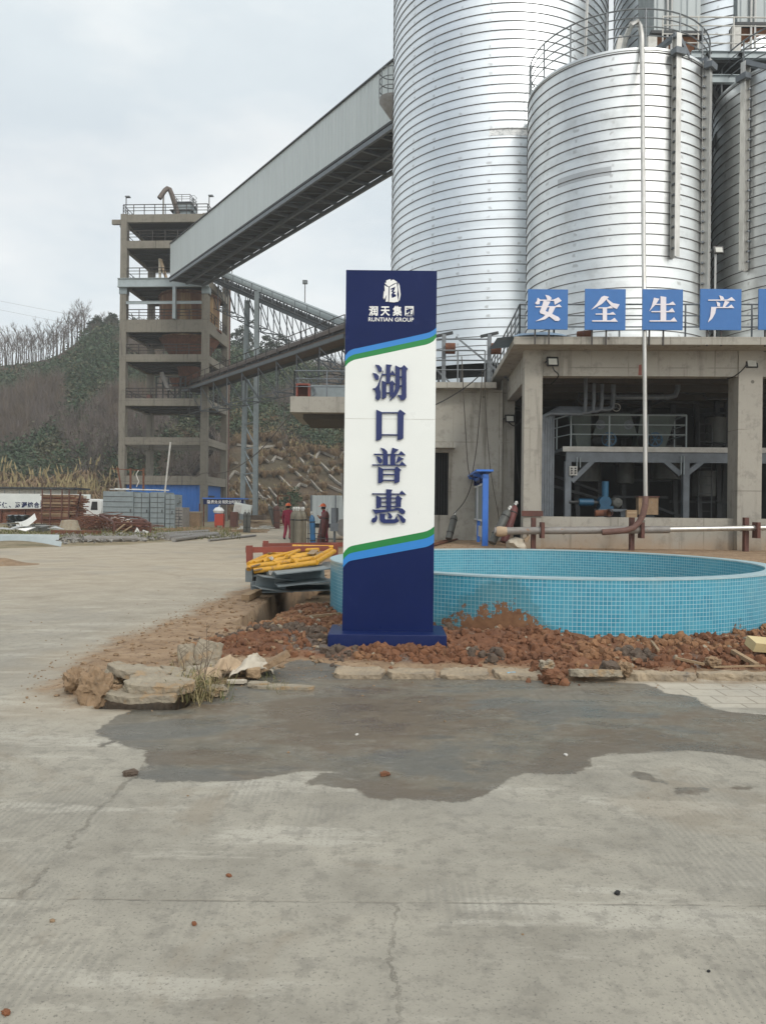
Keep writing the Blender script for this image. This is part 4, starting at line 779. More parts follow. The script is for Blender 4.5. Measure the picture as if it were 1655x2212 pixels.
# blowers / feeders on the deck
fd = thing('feeder_machine', B(FP(1320, 940, dk + 1)[0], dk + 1, zk1), "dark green feeder machine with hoppers on the platform", "machine")
mb = MB(); a = FP(1322, 930, dk + 1.3)[0]; mb.hexa([B(a - .75, dk + .9, zk1 + .5), B(a + .75, dk + .9, zk1 + .5), B(a + .75, dk + 2, zk1 + .5), B(a - .75, dk + 2, zk1 + .5), B(a - .5, dk + .9, zk1 + 1.25), B(a + .5, dk + .9, zk1 + 1.25), B(a + .5, dk + 2, zk1 + 1.25), B(a - .5, dk + 2, zk1 + 1.25)]); mb.build('casing', 'machine_green', fd)
mb = MB(); mb.hexa([B(a - 1.25, dk + 1, zk1), B(a - .8, dk + 1, zk1), B(a - .8, dk + 1.6, zk1), B(a - 1.25, dk + 1.6, zk1), B(a - 1.5, dk + 1, zk1 + 1.4), B(a - .8, dk + 1, zk1 + 1.4), B(a - .8, dk + 1.6, zk1 + 1.4), B(a - 1.5, dk + 1.6, zk1 + 1.4)]); mb.build('chute', 'machine_green', fd)
mb = MB(); mb.hexa([B(a + .7, dk + 1, zk1), B(a + 1.7, dk + 1, zk1), B(a + 1.7, dk + 1.6, zk1), B(a + .7, dk + 1.6, zk1), B(a + .9, dk + 1, zk1 + 1.2), B(a + 2.1, dk + 1, zk1 + 1.2), B(a + 2.1, dk + 1.6, zk1 + 1.2), B(a + .9, dk + 1.6, zk1 + 1.2)]); mb.build('chute', 'machine_green', fd)
mb = MB()
for dx in (-.5, .45): mb.lathe(B(a + dx, dk + .88, zk1 + .85), [(.0, .06), (.09, .06), (.1, 0), (.16, 0), (.16, -.05)], 14, axis=-E2)
mb.build('bearing', 'steel_grey', fd)
for px, lab in ((1313, "blue-capped electric motor behind the middle of the platform handrail"), (1412, "blue-capped electric motor just right of the riser pipe")):
    a, z = FP(px, 957, dk + .5); t = thing('electric_motor', B(a, dk + .5, zk1), lab, 'motor', 'blue-capped motors on the platform'); z = zk1 + .3
    MB().tube(B(a - .25, dk + .9, z), B(a, dk + .42, z), .24, 16).build('body', 'black_plastic', t, True)
    mb = MB(); mb.lathe(B(a, dk + .4, z), [(.20, 0), (.25, 0), (.25, .05), (.20, .05), (.20, 0)], 20, axis=-E2)
    for i in range(3): an = i * math.pi / 3; dv_ = E1 * math.cos(an) * .22 + UP * math.sin(an) * .22; mb.bar(B(a, dk + .37, z) - dv_, B(a, dk + .37, z) + dv_, .03)
    mb.build('fan_cover', 'machine_blue', t); MB().lathe(B(a, dk + .42, z), [(.2, 0), (0, .005)], 16, axis=-E2).build('fan', 'dark_steel', t)
hw = thing('hand_wheel', B(*[FP(1331, 880, dk + 1)[0], dk + 1, FP(1331, 880, dk + 1)[1]]), "white valve hand wheel above the feeder machine", "hand wheel"); a, z = FP(1331, 880, dk + 1)
mb = MB(); N = 20; mb.path([B(a + .13 * math.cos(2 * math.pi * i / N), dk + 1, z + .13 * math.sin(2 * math.pi * i / N)) for i in range(N + 1)], .016, 6); mb.build('ring', 'dirty_white', hw)
mb = MB()
for i in range(3): an = math.pi / 2 + i * 2 * math.pi / 3; mb.tube(B(a, dk + 1, z), B(a + .13 * math.cos(an), dk + 1, z + .13 * math.sin(an)), .012, 5)
mb.tube(B(a, dk + 1, z), B(a, dk + 2, z), .02, 5); mb.build('spoke', 'rail_grey', hw)
# bundle of tall grey pipes at left of bay
bp = thing('pipe_bundle', B(FP(1185, 1100, 1.6)[0], 1.6, GZ), "bundle of tall grey vertical pipes behind the left column of the bay", "pipes")
for i, px in enumerate((1172, 1177.5, 1183, 1188.5, 1194)):
    a, z = FP(px, 880 + (4 - i) * 3, 1.5 + i * .12); bb = 1.5 + i * .12; zt_ = z; bx = FP(1328 if i > 2 else 1260 + i * 20, 860, 1.5)[0]
    MB().path([B(a, bb, GZ), B(a, bb, zt_ - .3), B(a + .05, bb + .02, zt_ - .1), B(a + .25, bb + .15, zt_), B(bx, bb + .4, zt_ + .02), B(bx + .12, bb + .4, zt_ + .1), B(bx + .15, bb + .4, zt_ + .35), B(bx + .15, bb + .4, zbm + .3)], .062, 8).build('pipe', 'steel_grey', bp, True)
cp = thing('ceiling_pipe', B(FP(1440, 850, 2.5)[0], 2.5, zbm), "grey pipe elbow hanging under the ceiling right of the riser pipe", "pipe")
a, z = FP(1463, 858, 2.5); MB().path([B(FP(1300, 860, 2.5)[0], 2.6, z), B(a - .3, 2.5, z), B(a - .08, 2.5, z + .05), B(a, 2.5, z + .25), B(a, 2.5, zbm + .4)], .085, 8).build('pipe', 'steel_grey', cp, True)
# dim pipework and vessels at the back of the bay
dm = thing('back_machinery', B(6, 6.5, GZ), "dim tangle of dark vessels, frames and pipes at the back of the open bay", "machinery"); rn = random.Random(31); mb = MB()
for px in (1240, 1290, 1345, 1400, 1450, 1500, 1545, 1570): a = FP(px, 1000, 6)[0]; mb.bar(B(a, 6 + rn.uniform(-.8, .8), GZ), B(a, 6, zr0), .16)
for i in range(14): a, z = FP(rn.uniform(1200, 1570), rn.uniform(840, 1090), 5.4); mb.bar(B(a - rn.uniform(.5, 1.6), 5.4 + rn.uniform(-.6, 1), z), B(a + rn.uniform(.4, 1.4), 5.4, z + rn.choice((0, 0, .7, -.7))), .09)
mb.build('frame', 'dark_steel', dm)
for px, py, r, h in ((1270, 1010, .45, 1.0), (1350, 1020, .3, .8), (1440, 1000, .5, 1.2), (1520, 1045, .4, .9), (1545, 930, .35, .9)): a, z = FP(px, py, 5); MB().tube(B(a, 5, z - h / 2), B(a, 5, z + h / 2), r, 14).build('vessel', 'cyl_grey', dm, True)
mb = MB()
for i in range(7): a, z = FP(1250 + 45 * i, 850 + rn.uniform(-15, 20), 4); mb.path([B(a, 4, zbm + .3), B(a, 4, z), B(a + .1, 3.95, z - .1), B(a + rn.uniform(.6, 1.8), 3.9, z - .12)], .05, 6)
mb.build('pipe', 'dark_steel', dm, True)
# blue blower at floor level
bl = thing('blue_blower', B(FP(1290, 1100, 1.9)[0], 1.9, GZ), "bright blue blower with silencer on a steel bench in the bay", "blower")
a0, z = FP(1250, 1085, 1.9); a1, _ = FP(1281, 1085, 1.9); MB().tube(B(a0, 1.9, z), B(a1, 1.9, z), .12, 14).build('silencer', 'machine_blue', bl, True)
a2, _ = FP(1310, 1085, 1.9); MB().tube(B(a0 - .3, 1.9, z), B(a2, 1.9, z), .05, 8).build('shaft', 'dark_steel', bl, True)
a3, zt_ = FP(1307, 1040, 1.9); mb = MB(); mb.tube(B(a3, 1.9, z + .2), B(a3, 1.9, zt_), .11, 12); mb.tube(B(a3, 1.9, z + .1), B(a3, 1.9, z + .45), .085, 12); mb.build('inlet', 'machine_blue', bl, True)
mb = MB(); mb.tube(B(a3 - .02, 1.75, z + .02), B(a3 - .02, 2.2, z + .02), .19, 14); mb.box(B(a3, 1.9, z - .16), (.42, .4, .1)); mb.build('casing', 'machine_blue', bl, True)
a4, _ = FP(1330, 1083, 1.9); mb = MB(); mb.tube(B(a4, 1.7, z), B(a4, 2.2, z), .16, 14); mb.lathe(B(a4, 1.7, z), [(.15, 0), (.13, .03), (.05, .04), (0, .05)], 14, axis=-E2); mb.build('motor', 'cyl_grey', bl, True)
mb = MB(); bbox(mb, a3 - .25, a4 + .3, 1.7, 2.3, z - .28, z - .2)
for aa in (a3 - .15, a4 + .2): bbox(mb, aa - .08, aa + .08, 1.75, 1.9, GZ, z - .283)
mb.build('bench', 'steel_grey', bl)
t = thing('electrical_box', B(FP(1402, 1095, .9)[0], .9, GZ), "brown electrical box standing behind the low wall at the riser pipe", "cabinet"); a0, z1 = FP(1379, 1074, .9); a1, z0 = FP(1421, 1112, .9); bbox(MB(), a0, a1, .9, 1.2, z0, z1).build('case', 'rock_tan', t); bbox(MB(), a0 - .03, a1 + .03, .86, 1.24, z1 + .002, z1 + .03).build('lid', 'rust_red', t); bbox(MB(), a0 + .1, a1 - .1, .95, 1.15, GZ, z0 - .002).build('stand', 'dark_steel', t)
t = thing('cardboard_box', B(FP(1359, 1110, .38)[0], .38, zpw), "brown cardboard box on the low wall left of the electrical box", "box"); a0, z1 = FP(1349, 1103, .5); a1, z0 = FP(1371, 1117, .5); bbox(MB(), a0, a1, .27, .43, zpw, zpw + .22).build('carton', 'timber', t); bbox(MB(), a0 + .02, a1 - .02, .262, .268, zpw + .12, zpw + .15).build('tape', 'sack_tan', t)
t = thing('pipe_fitting', W(1300, 1113, 23.3), "rusty pipe elbow lying on the low wall", "pipe fitting"); a, z = FP(1298, 1113, .35); mb = MB(); mb.path([B(a - .18, .35, zpw + .11), B(a, .35, zpw + .11), B(a + .12, .33, zpw + .12), B(a + .2, .22, zpw + .13)], .1, 10, False); mb.build('elbow', 'rust', t, True); MB().lathe(B(a + .2, .22, zpw + .13), [(.1, 0), (.12, 0), (.12, .02)], 12, axis=-E2).build('lip', 'rust_red', t)
t = thing('rusty_drum', W(1258, 717, 22.6), "open rusty drum end lying on the roof edge under the first blue boards", "drum"); c = W(1262, 720, 22.7); c.z = zR + .14; mb = MB(); mb.lathe(c - Vector((.2, 0, 0)), [(.13, 0), (.14, 0), (.14, .4), (.13, .4), (.13, .02)], 16, axis=(1, -.5, 0)); mb.build('drum', 'rust', t, True); mb = MB(); mb.lathe(c - Vector((.2, 0, 0)), [(.142, .18), (.15, .2), (.142, .22)], 16, axis=(1, -.5, 0)); mb.build('hoop', 'rust_red', t)
mb = MB(); c = W(1165, 722, 22.9); N = 12; vs = []
for j in range(5):
    for i in range(N): vs.append((c.x - 1.3 + 2.7 * i / (N - 1), 22.5 + j * .4, zR + .02 + .34 * math.sin(math.pi * i / (N - 1)) * math.sin(math.pi * (j + .5) / 5) * (1 + .3 * noise.noise(Vector((i * .8, j * .9, 0))))))
mb.add(vs, [(j * N + i, j * N + i + 1, (j + 1) * N + i + 1, (j + 1) * N + i) for j in range(4) for i in range(N - 1)]); o = mb.build('tarpaulin', 'tarp_blue', None, True); tag(o, "pale blue tarpaulin heaped on the roof corner behind the first board", "tarpaulin")
# ---------------------------------------------------------------- steelwork and filters over the right-hand silos
top = thing('silo_walkway', (12.5, 31, zmt), "steel walkway with white handrail between the short silos", "walkway")
w0 = W(1490, 128, 29.2); w1 = W(1740, 128, 29.2); zk = W(1560, 117, 29.2).z
mb = MB(); mb.hexa([(w0.x, 29.2, zk - .32), (w1.x, 29.2, zk - .32), (w1.x, 33.5, zk - .32), (w0.x, 33.5, zk - .32), (w0.x, 29.2, zk), (w1.x, 29.2, zk), (w1.x, 33.5, zk), (w0.x, 33.5, zk)]); mb.build('deck', 'dark_steel', top)
mb = MB(); mb.ibeam((w0.x, 29.1, zk - .1), (w1.x, 29.1, zk - .1), .26, .16, .02); mb.ibeam((w0.x, 29.1, zk - 1.0), (w1.x, 29.1, zk - 1.0), .3, .16, .02); mb.build('edge_beam', 'pale_steel', top)
mb = MB()
for px in (1530, 1600): q = W(px, 120, 29.0); mb.ibeam((q.x, 28.9, zk - .25), (q.x, 33, zk - .25), .3, .2, .02)
mb.build('cross_beam', 'dark_steel', top)
mb = MB(); mb.rail([(w0.x - 1, 29.3, zk), (w1.x, 29.3, zk)], 1.45, 4, 1.5, .03); mb.build('handrail', 'dirty_white', top)
mb = MB(); mb.bar((w0.x + .9, 30, zk - .6), (w0.x + 2.6, 30.6, zk - 2.6), .2); mb.bar((w0.x + 2.3, 29.4, zk - .3), (w0.x + 1.2, 30.2, zk - 3.2), .16); mb.build('brace', 'dark_steel', top)
def filt(px0, px1, y1, d, lab):
    A, D = W(px0, y1, d), W(px1, y1, d); t = thing('dust_filter', ((A.x + D.x) / 2, d, zk), lab, 'dust filter', 'bag filters over the silos')
    zb_ = A.z; mb = MB(); mb.uv = []
    for (x, y) in ((A.x, d), (D.x, d), (D.x, d + 2), (A.x, d + 2), (A.x, d)):
        for z in (zb_, zb_ + 4): mb.v.append((x, y, z)); mb.uv.append((len(mb.uv) // 2 * 2 + 0.0 if x == A.x else len(mb.uv) // 2 * 2 + 0.0, z))
    w_ = D.x - A.x; us = [0, w_, w_ + 2, 2 * w_ + 2, 2 * w_ + 4]; mb.uv = [(us[i // 2], i % 2 * 4.0) for i in range(10)]
    mb.f = [(2 * i, 2 * i + 2, 2 * i + 3, 2 * i + 1) for i in range(4)] + [(0, 6, 4, 2)]; mb.build('casing', 'filter_sheet', t, False, True)
    MB().box(((A.x + D.x) / 2, d + 1, zb_ - .06), (w_ + .3, 2.3, .12)).build('flange', 'dark_steel', t)
    cx_, cy_ = (A.x + D.x) / 2, d + 1; mb = MB(); hw_ = w_ / 2
    mb.hexa([(cx_ - hw_ * .55, cy_ - .5, zb_ - 1.35), (cx_ + hw_ * .55, cy_ - .5, zb_ - 1.35), (cx_ + hw_ * .55, cy_ + .5, zb_ - 1.35), (cx_ - hw_ * .55, cy_ + .5, zb_ - 1.35), (cx_ - hw_, cy_ - .95, zb_ - .13), (cx_ + hw_, cy_ - .95, zb_ - .13), (cx_ + hw_, cy_ + .95, zb_ - .13), (cx_ - hw_, cy_ + .95, zb_ - .13)]); mb.build('hopper', 'clod', t)
    mb = MB()
    for sx in (-1, 1): mb.bar((cx_ + sx * hw_ * .9, cy_ - .8, zb_ - .12), (cx_ + sx * hw_ * .9, cy_ - .8, zk), .12); mb.bar((cx_ + sx * hw_ * .9, cy_ - .8, zk + .05), (cx_ - sx * hw_ * .2, cy_ - .8, zb_ - .2), .08)
    mb.build('leg', 'dark_steel', t)
    MB().box((A.x - .12, d - .12, zb_ - .75), (.35, .2, 1.0)).build('control_cabinet', 'dirty_white', t)
    mb = MB(); mb.tube((A.x + .5, d - .1, zb_ - 1), (A.x + .5, d - .1, zb_ + 4), .045, 6); mb.tube((A.x + .66, d - .1, zb_ - 1), (A.x + .66, d - .1, zb_ + 4), .045, 6); mb.build('conduit', 'galv_pipe', t)
    return t
filt(1412, 1512, 70, 31.2, "grey dust filter housing over the short silo, left of the bright gap"); filt(1592, 1720, 52, 31.2, "grey dust filter housing in the top right corner of the photo")
q = W(1262, 170, 27.5); o = MB().tube((q.x, 27.5, zmt), (W(1280, 0, 27.5).x, 27.5, 26), .05, 6).build('vent_pole', 'galv_pipe'); tag(o, "thin pale pole rising from the short silo's rim past the top of the photo", "pole")
mb = MB(); q0 = W(1318, 130, 29); q1 = W(1340, 70, 29); mb.bar((q0.x, 29, zmt + .1), (q1.x, 29, zmt + 1.9), .16); mb.bar((q1.x, 29, zmt + 1.8), (W(1365, 130, 29).x, 29, zmt + .1), .14); o = mb.build('lifting_frame', 'dirty_white'); tag(o, "pale A-shaped lifting frame on top of the short silo behind the riser bend", "frame")
# ---------------------------------------------------------------- enclosed conveyor gallery
DL, DR = 74.0, 41.0
g0 = W(368, 600, DL); g1 = W(845, 265, DR); hgt = W(368, 527, DL).z - g0.z; dirv = (g1 - g0); g2 = g1 + dirv.normalized() * 7
perp = Vector((-dirv.y, dirv.x, 0)).normalized() * 3.2
if perp.y < 0: perp = -perp
gal = thing('conveyor_gallery', g0, "long enclosed conveyor gallery of pale ribbed sheet between the tower and the tallest silo", "conveyor gallery")
Ln = (g2 - g0).length
mb = MB(); mb.uv = []
prof = [Vector((0, 0, 0)), UP * hgt, UP * (hgt + .45) + perp * .5, UP * hgt + perp, perp.copy()]
for i, o in enumerate(prof):
    for q, l in ((g0, 0), (g2, Ln)): mb.v.append(q + o); mb.uv.append((l, [0, hgt, hgt + 1.7, hgt + 3.4, 2 * hgt + 3.4][i]))
mb.f = [(2 * i, 2 * i + 1, 2 * i + 3, 2 * i + 2) for i in range(4)] + [(0, 2, 4, 6, 8)]
mb.build('casing', 'gallery_sheet', gal)
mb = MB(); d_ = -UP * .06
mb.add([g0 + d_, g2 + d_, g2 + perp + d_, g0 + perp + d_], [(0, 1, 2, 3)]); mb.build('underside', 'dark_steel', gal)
mb = MB(); k = 22
for i in range(k + 1): q = g0.lerp(g2, i / k) - UP * .16; mb.bar(q, q + perp, .14, .2)
for f in (.0, .5, 1): mb.bar(g0 + perp * f - UP * .28, g2 + perp * f - UP * .28, .16, .26)
for i in range(k): a, b = g0.lerp(g2, i / k) - UP * .12, g0.lerp(g2, (i + 1) / k) - UP * .12 + perp; mb.bar(a, b, .07)
mb.build('truss', 'steel_grey', gal)
mb = MB(); mb.bar(g0 - perp.normalized() * .05 - UP * .02, g2 - perp.normalized() * .05 - UP * .02, .08, .14); mb.bar(g0 - perp.normalized() * .05 + UP * hgt, g2 - perp.normalized() * .05 + UP * hgt, .08, .1); mb.build('edge_trim', 'dark_steel', gal)
t = thing('round_landing', W(838, 215, 39), "small round steel landing where the gallery meets the tallest silo", "landing"); c = W(846, 262, 38.5)
MB().lathe(c, [(0, 0), (.62, .9), (.62, 1.1), (0, 1.1)], 24).build('base', 'grey_pipe', t, True); mb = MB()
for k in range(3): mb.path([c + Vector((.62 * math.cos(2 * math.pi * i / 24), .62 * math.sin(2 * math.pi * i / 24), 1.5 + k * .45)) for i in range(25)], .025, 5)
for i in range(10): a = 2 * math.pi * i / 10; mb.tube(c + Vector((.62 * math.cos(a), .62 * math.sin(a), 1.1)), c + Vector((.62 * math.cos(a), .62 * math.sin(a), 2.4)), .02, 5)
mb.build('handrail', 'rail_grey', t)

# ---------------------------------------------------------------- concrete tower
DT = 77.0; YT = R(3.3); T1 = Vector((math.cos(YT), -math.sin(YT), 0)); T2 = Vector((math.sin(YT), math.cos(YT), 0)); OT = W(256, 1000, DT); OT.z = 0
def TB(a, b, z): return OT + T1 * a + T2 * b + UP * z
def tbox(mb, a0, a1, b0, b1, z0, z1): return mb.hexa([TB(a0, b0, z0), TB(a1, b0, z0), TB(a1, b1, z0), TB(a0, b1, z0), TB(a0, b0, z1), TB(a1, b0, z1), TB(a1, b1, z1), TB(a0, b1, z1)])
def TA(px): r = ray(px, 900); t = OT.dot(T2) / Vector((r.x, r.y, 0)).dot(T2); return (Vector((r.x * t, t, 0)) - OT).dot(T1)
def TZ(py, px=350): return W(px, py, DT).z
TWd = TA(448); TD = 8.2; cw = TA(271)
tower = thing('concrete_tower', TB(TWd / 2, 0, 0), "weathered open concrete tower of eight floors with handrails on every floor", "tower")
for a in (0, TWd - cw):
    for b in (0, TD - cw): tbox(MB(), a, a + cw, b, b + cw, -.3, TZ(463)).build('column', 'tower_concrete', tower)
LV = [(464, 481), (521, 537), (601, 617), (691, 718), (766, 782), (861, 877), (945, 961), (1028, 1047)]
for i, (y1, y0) in enumerate(LV):
    z1, z0 = TZ(y1), TZ(y0)
    mb = MB(); e = .05
    tbox(mb, cw + .002, TWd - cw - .002, e, .4, z0, z1); tbox(mb, cw + .002, TWd - cw - .002, TD - .4, TD - e, z0, z1); tbox(mb, e, .4, cw + .002, TD - cw - .002, z0, z1); tbox(mb, TWd - .4, TWd - e, cw + .002, TD - cw - .002, z0, z1)
    mb.build('floor_beam', 'tower_concrete', tower)
    if i != 6:
        mb = MB(); tbox(mb, .41, TWd - .41, .41, TD - .41, z0 + .14, z1 - .02)
        for b in (2.2, 4.1, 6.0): tbox(mb, .42, TWd - .42, b, b + .3, z0 + .03, z0 + .139)
        mb.build('floor_slab', 'dark_deck', tower)
    mb = MB(); h = 1.0
    if i < 6:
        if i: mb.rail([TB(cw, .12, z1), TB(TWd - cw, .12, z1)], h, 3, 1.3, .045, 4); mb.rail([TB(TWd - .15, cw, z1), TB(TWd - .15, TD - cw, z1)], h, 3, 1.2, .045, 4); mb.rail([TB(.15, cw, z1), TB(.15, TD - cw, z1)], h, 3, 1.2, .045, 4); mb.rail([TB(cw, TD - .12, z1), TB(TWd - cw, TD - .12, z1)], h, 3, 1.3, .03, 4)
        else: mb.rail([TB(.2, .15, z1), TB(TWd - .2, .15, z1), TB(TWd - .2, TD - .2, z1), TB(.2, TD - .2, z1), TB(.2, .15, z1)], h, 3, 1.05, .045, 4)
        mb.build('handrail', 'rail_dark', tower)
mb = MB(); z = TZ(611); mb.ibeam(TB(-.15, -.18, TZ(613)), TB(TWd + .1, -.18, TZ(613)), TZ(604) - TZ(623), .3, .05); mb.build('steel_beam', 'pale_steel', tower)
mb = MB(); mb.ibeam(TB(cw, -.02, TZ(655)), TB(TWd - cw, -.02, TZ(655)), .28, .15, .04); mb.bar(TB(TA(376), -.15, TZ(691)), TB(TA(376), -.15, TZ(622)), .42, .3); mb.build('steel_prop', 'pale_steel', tower)
for px in (264, 442):
    a = TA(px); mb = MB(); tbox(mb, a - cw / 2 - .06, a + cw / 2 + .06, -.06, cw, TZ(636), TZ(622)); mb.build('column_collar', 'paint_grey', tower)
mb = MB(); mb.bar(TB(-1.0, .4, TZ(478)), TB(.0, .4, TZ(478)), .3, .45); mb.build('hoist_beam', 'tower_concrete', tower)
mb = MB(); mb.path([TB(-.2, .4, TZ(482)), TB(-.22, .4, TZ(487)), TB(-.12, .4, TZ(491)), TB(-.05, .4, TZ(487))], .04, 5); mb.build('hook', 'rail_dark', tower)
def stair(a0, z0, a1, z1, b, w=.9):
    mb = MB()
    for bb in (b, b + w): mb.bar(TB(a0, bb, z0), TB(a1, bb, z1), .06, .25); mb.tube(TB(a0, bb, z0 + 1), TB(a1, bb, z1 + 1), .03, 4)
    n = int(abs(z1 - z0) / .28)
    for i in range(1, n): f = i / n; mb.bar(TB(a0 + (a1 - a0) * f, b, z0 + (z1 - z0) * f), TB(a0 + (a1 - a0) * f, b + w, z0 + (z1 - z0) * f), .25, .04)
    for i in range(0, n, 2):
        f = i / n
        for bb in (b, b + w): q = TB(a0 + (a1 - a0) * f, bb, z0 + (z1 - z0) * f); mb.tube(q, q + UP, .025, 4)
    mb.build('staircase', 'rail_dark', tower)
stair(TA(425), TZ(945), TA(380), TZ(880), 6.6); stair(TA(367), TZ(1028), TA(418), TZ(962), 6.3); stair(TA(412), TZ(861), TA(432), TZ(835), 6.3)
mb = MB(); mb.bar(TB(TWd - .1, TD + .1, -.2), TB(TWd - .1, TD + .1, TZ(565)), .38, .3); mb.build('cable_duct', 'rust_red', tower)
# rusty bin inside
VR = 3.05; vc = TB(TA(372) * 1.0 + .35, 4.3, 0)
bin_ = thing('rusty_bin', (vc.x, vc.y, TZ(790)), "big rusty steel bin with a conical bottom hanging inside the concrete tower", "bin")
def vessel():
    m, nt, b = newmat('bin_rust'); k = NB(nt); v = k.coord('Object', (1, 1, .12)); n = k.noise(v, 1.1, 8, .7); col = k.ramp(n, (.3, (.085, .035, .02)), (.48, (.17, .075, .035)), (.6, (.30, .20, .10)), (.72, (.38, .30, .18)))
    k.put(b.inputs['Base Color'], col); b.inputs['Roughness'].default_value = .75
vessel()
zv1, zv0, zc0 = TZ(616), TZ(692), TZ(786)
MB().lathe((vc.x, vc.y, 0), [(0, zv1), (VR, zv1 - .1), (VR, zv0 - 1.2)], 40).build('shell', 'bin_rust', bin_, True); MB().lathe((vc.x, vc.y, 0), [(VR, zv0 - 1.2), (VR * .98, TZ(720)), (1.15, TZ(783)), (1.0, TZ(820)), (0, TZ(820))], 40).build('cone', 'rust', bin_, True)
mb = MB(); mb.lathe((vc.x, vc.y, 0), [(VR + .02, zv1 - .3), (VR + .14, zv1 - .3), (VR + .14, zv1 - .45), (VR + .02, zv1 - .45)], 40); mb.lathe((vc.x, vc.y, 0), [(VR + .02, zv0 - .1), (VR + .22, zv0 - .1), (VR + .22, zv0 - .3), (VR + .02, zv0 - .3)], 40); mb.build('hoop', 'rust', bin_)
# feeder gear on the sixth floor
fe = thing('tower_feeder', TB(3.4, 3, TZ(861)), "dark rusty feeder gear with a sloping chute on a lower floor of the tower", "machine"); z6 = TZ(861)
MB().tube(TB(TA(334), 2, TZ(798)), TB(TA(350), 2, TZ(838)), .22, 8).build('chute', 'grey_pipe', fe); mb = MB()
for a in (TA(318), TA(345), TA(372), TA(383)): mb.bar(TB(a, 2.6, z6), TB(a, 2.6, TZ(805)), .13); mb.bar(TB(a, 4.6, z6), TB(a, 4.6, TZ(805)), .13)
for y in (805, 820, 828): mb.bar(TB(TA(318), 2.6, TZ(y)), TB(TA(383), 2.6, TZ(y)), .09)
mb.bar(TB(TA(350), 2.5, TZ(861)), TB(TA(372), 2.5, TZ(838)), .12); mb.bar(TB(TA(372), 2.5, TZ(861)), TB(TA(350), 2.5, TZ(838)), .12); mb.build('frame', 'dark_steel', fe)
mb = MB(); mb.hexa([TB(TA(352), 2.8, TZ(826)), TB(TA(364), 2.8, TZ(826)), TB(TA(364), 4, TZ(826)), TB(TA(352), 4, TZ(826)), TB(TA(345), 2.8, TZ(806)), TB(TA(368), 2.8, TZ(806)), TB(TA(368), 4.4, TZ(806)), TB(TA(345), 4.4, TZ(806))]); mb.build('hopper', 'rust', fe); MB().tube(TB(TA(304), 2, TZ(855)), TB(TA(312), 2, TZ(855)), .38, 10).build('motor', 'rust_red', fe)
t = thing('floor_props', TB(TA(345), 1.5, TZ(601)), "pale timber prop and leaning pipe on the tower floor left of the gallery", "props"); MB().bar(TB(TA(332), 1.5, TZ(601)), TB(TA(331), 1.5, TZ(550)), .2).build('prop', 'sack', t); MB().tube(TB(TA(347), 1.5, TZ(598)), TB(TA(333), 1.5, TZ(552)), .16, 8).build('pipe', 'sack_tan', t)
# roof equipment
zt0 = TZ(463); rf = thing('roof_filter', TB(TA(377), 4, zt0), "grey dust filter with a railed top on the concrete tower's roof", "dust filter")
tbox(MB(), TA(352), TA(390), 2.6, 4.6, zt0 + .4, TZ(418)).build('casing', 'paint_grey', rf); mb = MB(); tbox(mb, TA(345), TA(394), 2.4, 4.8, TZ(436), TZ(434)); tbox(mb, TA(350), TA(392), 2.5, 4.7, TZ(419), TZ(416)); mb.build('platform', 'dark_steel', rf)
mb = MB(); mb.rail([TB(TA(352), 2.6, TZ(416)), TB(TA(389), 2.6, TZ(416)), TB(TA(389), 4.6, TZ(416)), TB(TA(352), 4.6, TZ(416)), TB(TA(352), 2.6, TZ(416))], .75, 3, .8, .03, 4)
mb.build('railing', 'rail_dark', rf); mb = MB()
for i in range(8):
    zz = TZ(460) + i * (TZ(406) - TZ(460)) / 7; mb.path([TB(TA(392), 2.6, zz), TB(TA(396), 2.2, zz), TB(TA(401), 2.2, zz), TB(TA(402), 2.8, zz), TB(TA(398), 3.2, zz)], .03, 4)
for a in (392, 395): mb.tube(TB(TA(a), 2.9, zt0), TB(TA(a), 2.9, TZ(404)), .03, 4)
mb.build('ladder_cage', 'rail_grey', rf)
t = thing('bent_duct', TB(TA(345), 2, zt0), "rusty pipe bent over at the top of the concrete tower", "pipe"); MB().path([TB(TA(364), 2.6, zt0), TB(TA(362), 2.4, TZ(440)), TB(TA(352), 2.0, TZ(404)), TB(TA(348), 1.9, TZ(394)), TB(TA(344), 1.8, TZ(393)), TB(TA(340), 1.6, TZ(399)), TB(TA(330), 1.3, TZ(419))], .24, 10).build('duct', 'duct_brown', t, True); MB().tube(TB(TA(336.5), 1.6, zt0), TB(TA(337), 1.6, TZ(408)), .09, 6).build('prop', 'grey_pipe', t)
for px, lab in ((265, "small lamp on a thin pole at the left corner of the tower roof"), (445, "small lamp on a thin pole at the right corner of the tower roof")):
    a = TA(px); t = thing('roof_lamp', TB(a, .4, zt0), lab, 'lamp', 'pole lamps of the tower and conveyor'); MB().tube(TB(a, .4, zt0), TB(a, .4, TZ(424)), .05, 5).build('pole', 'rail_dark', t); tbox(MB(), a - .05, a + .4, .2, .6, TZ(424), TZ(422)).build('lamp_head', 'rail_grey', t)
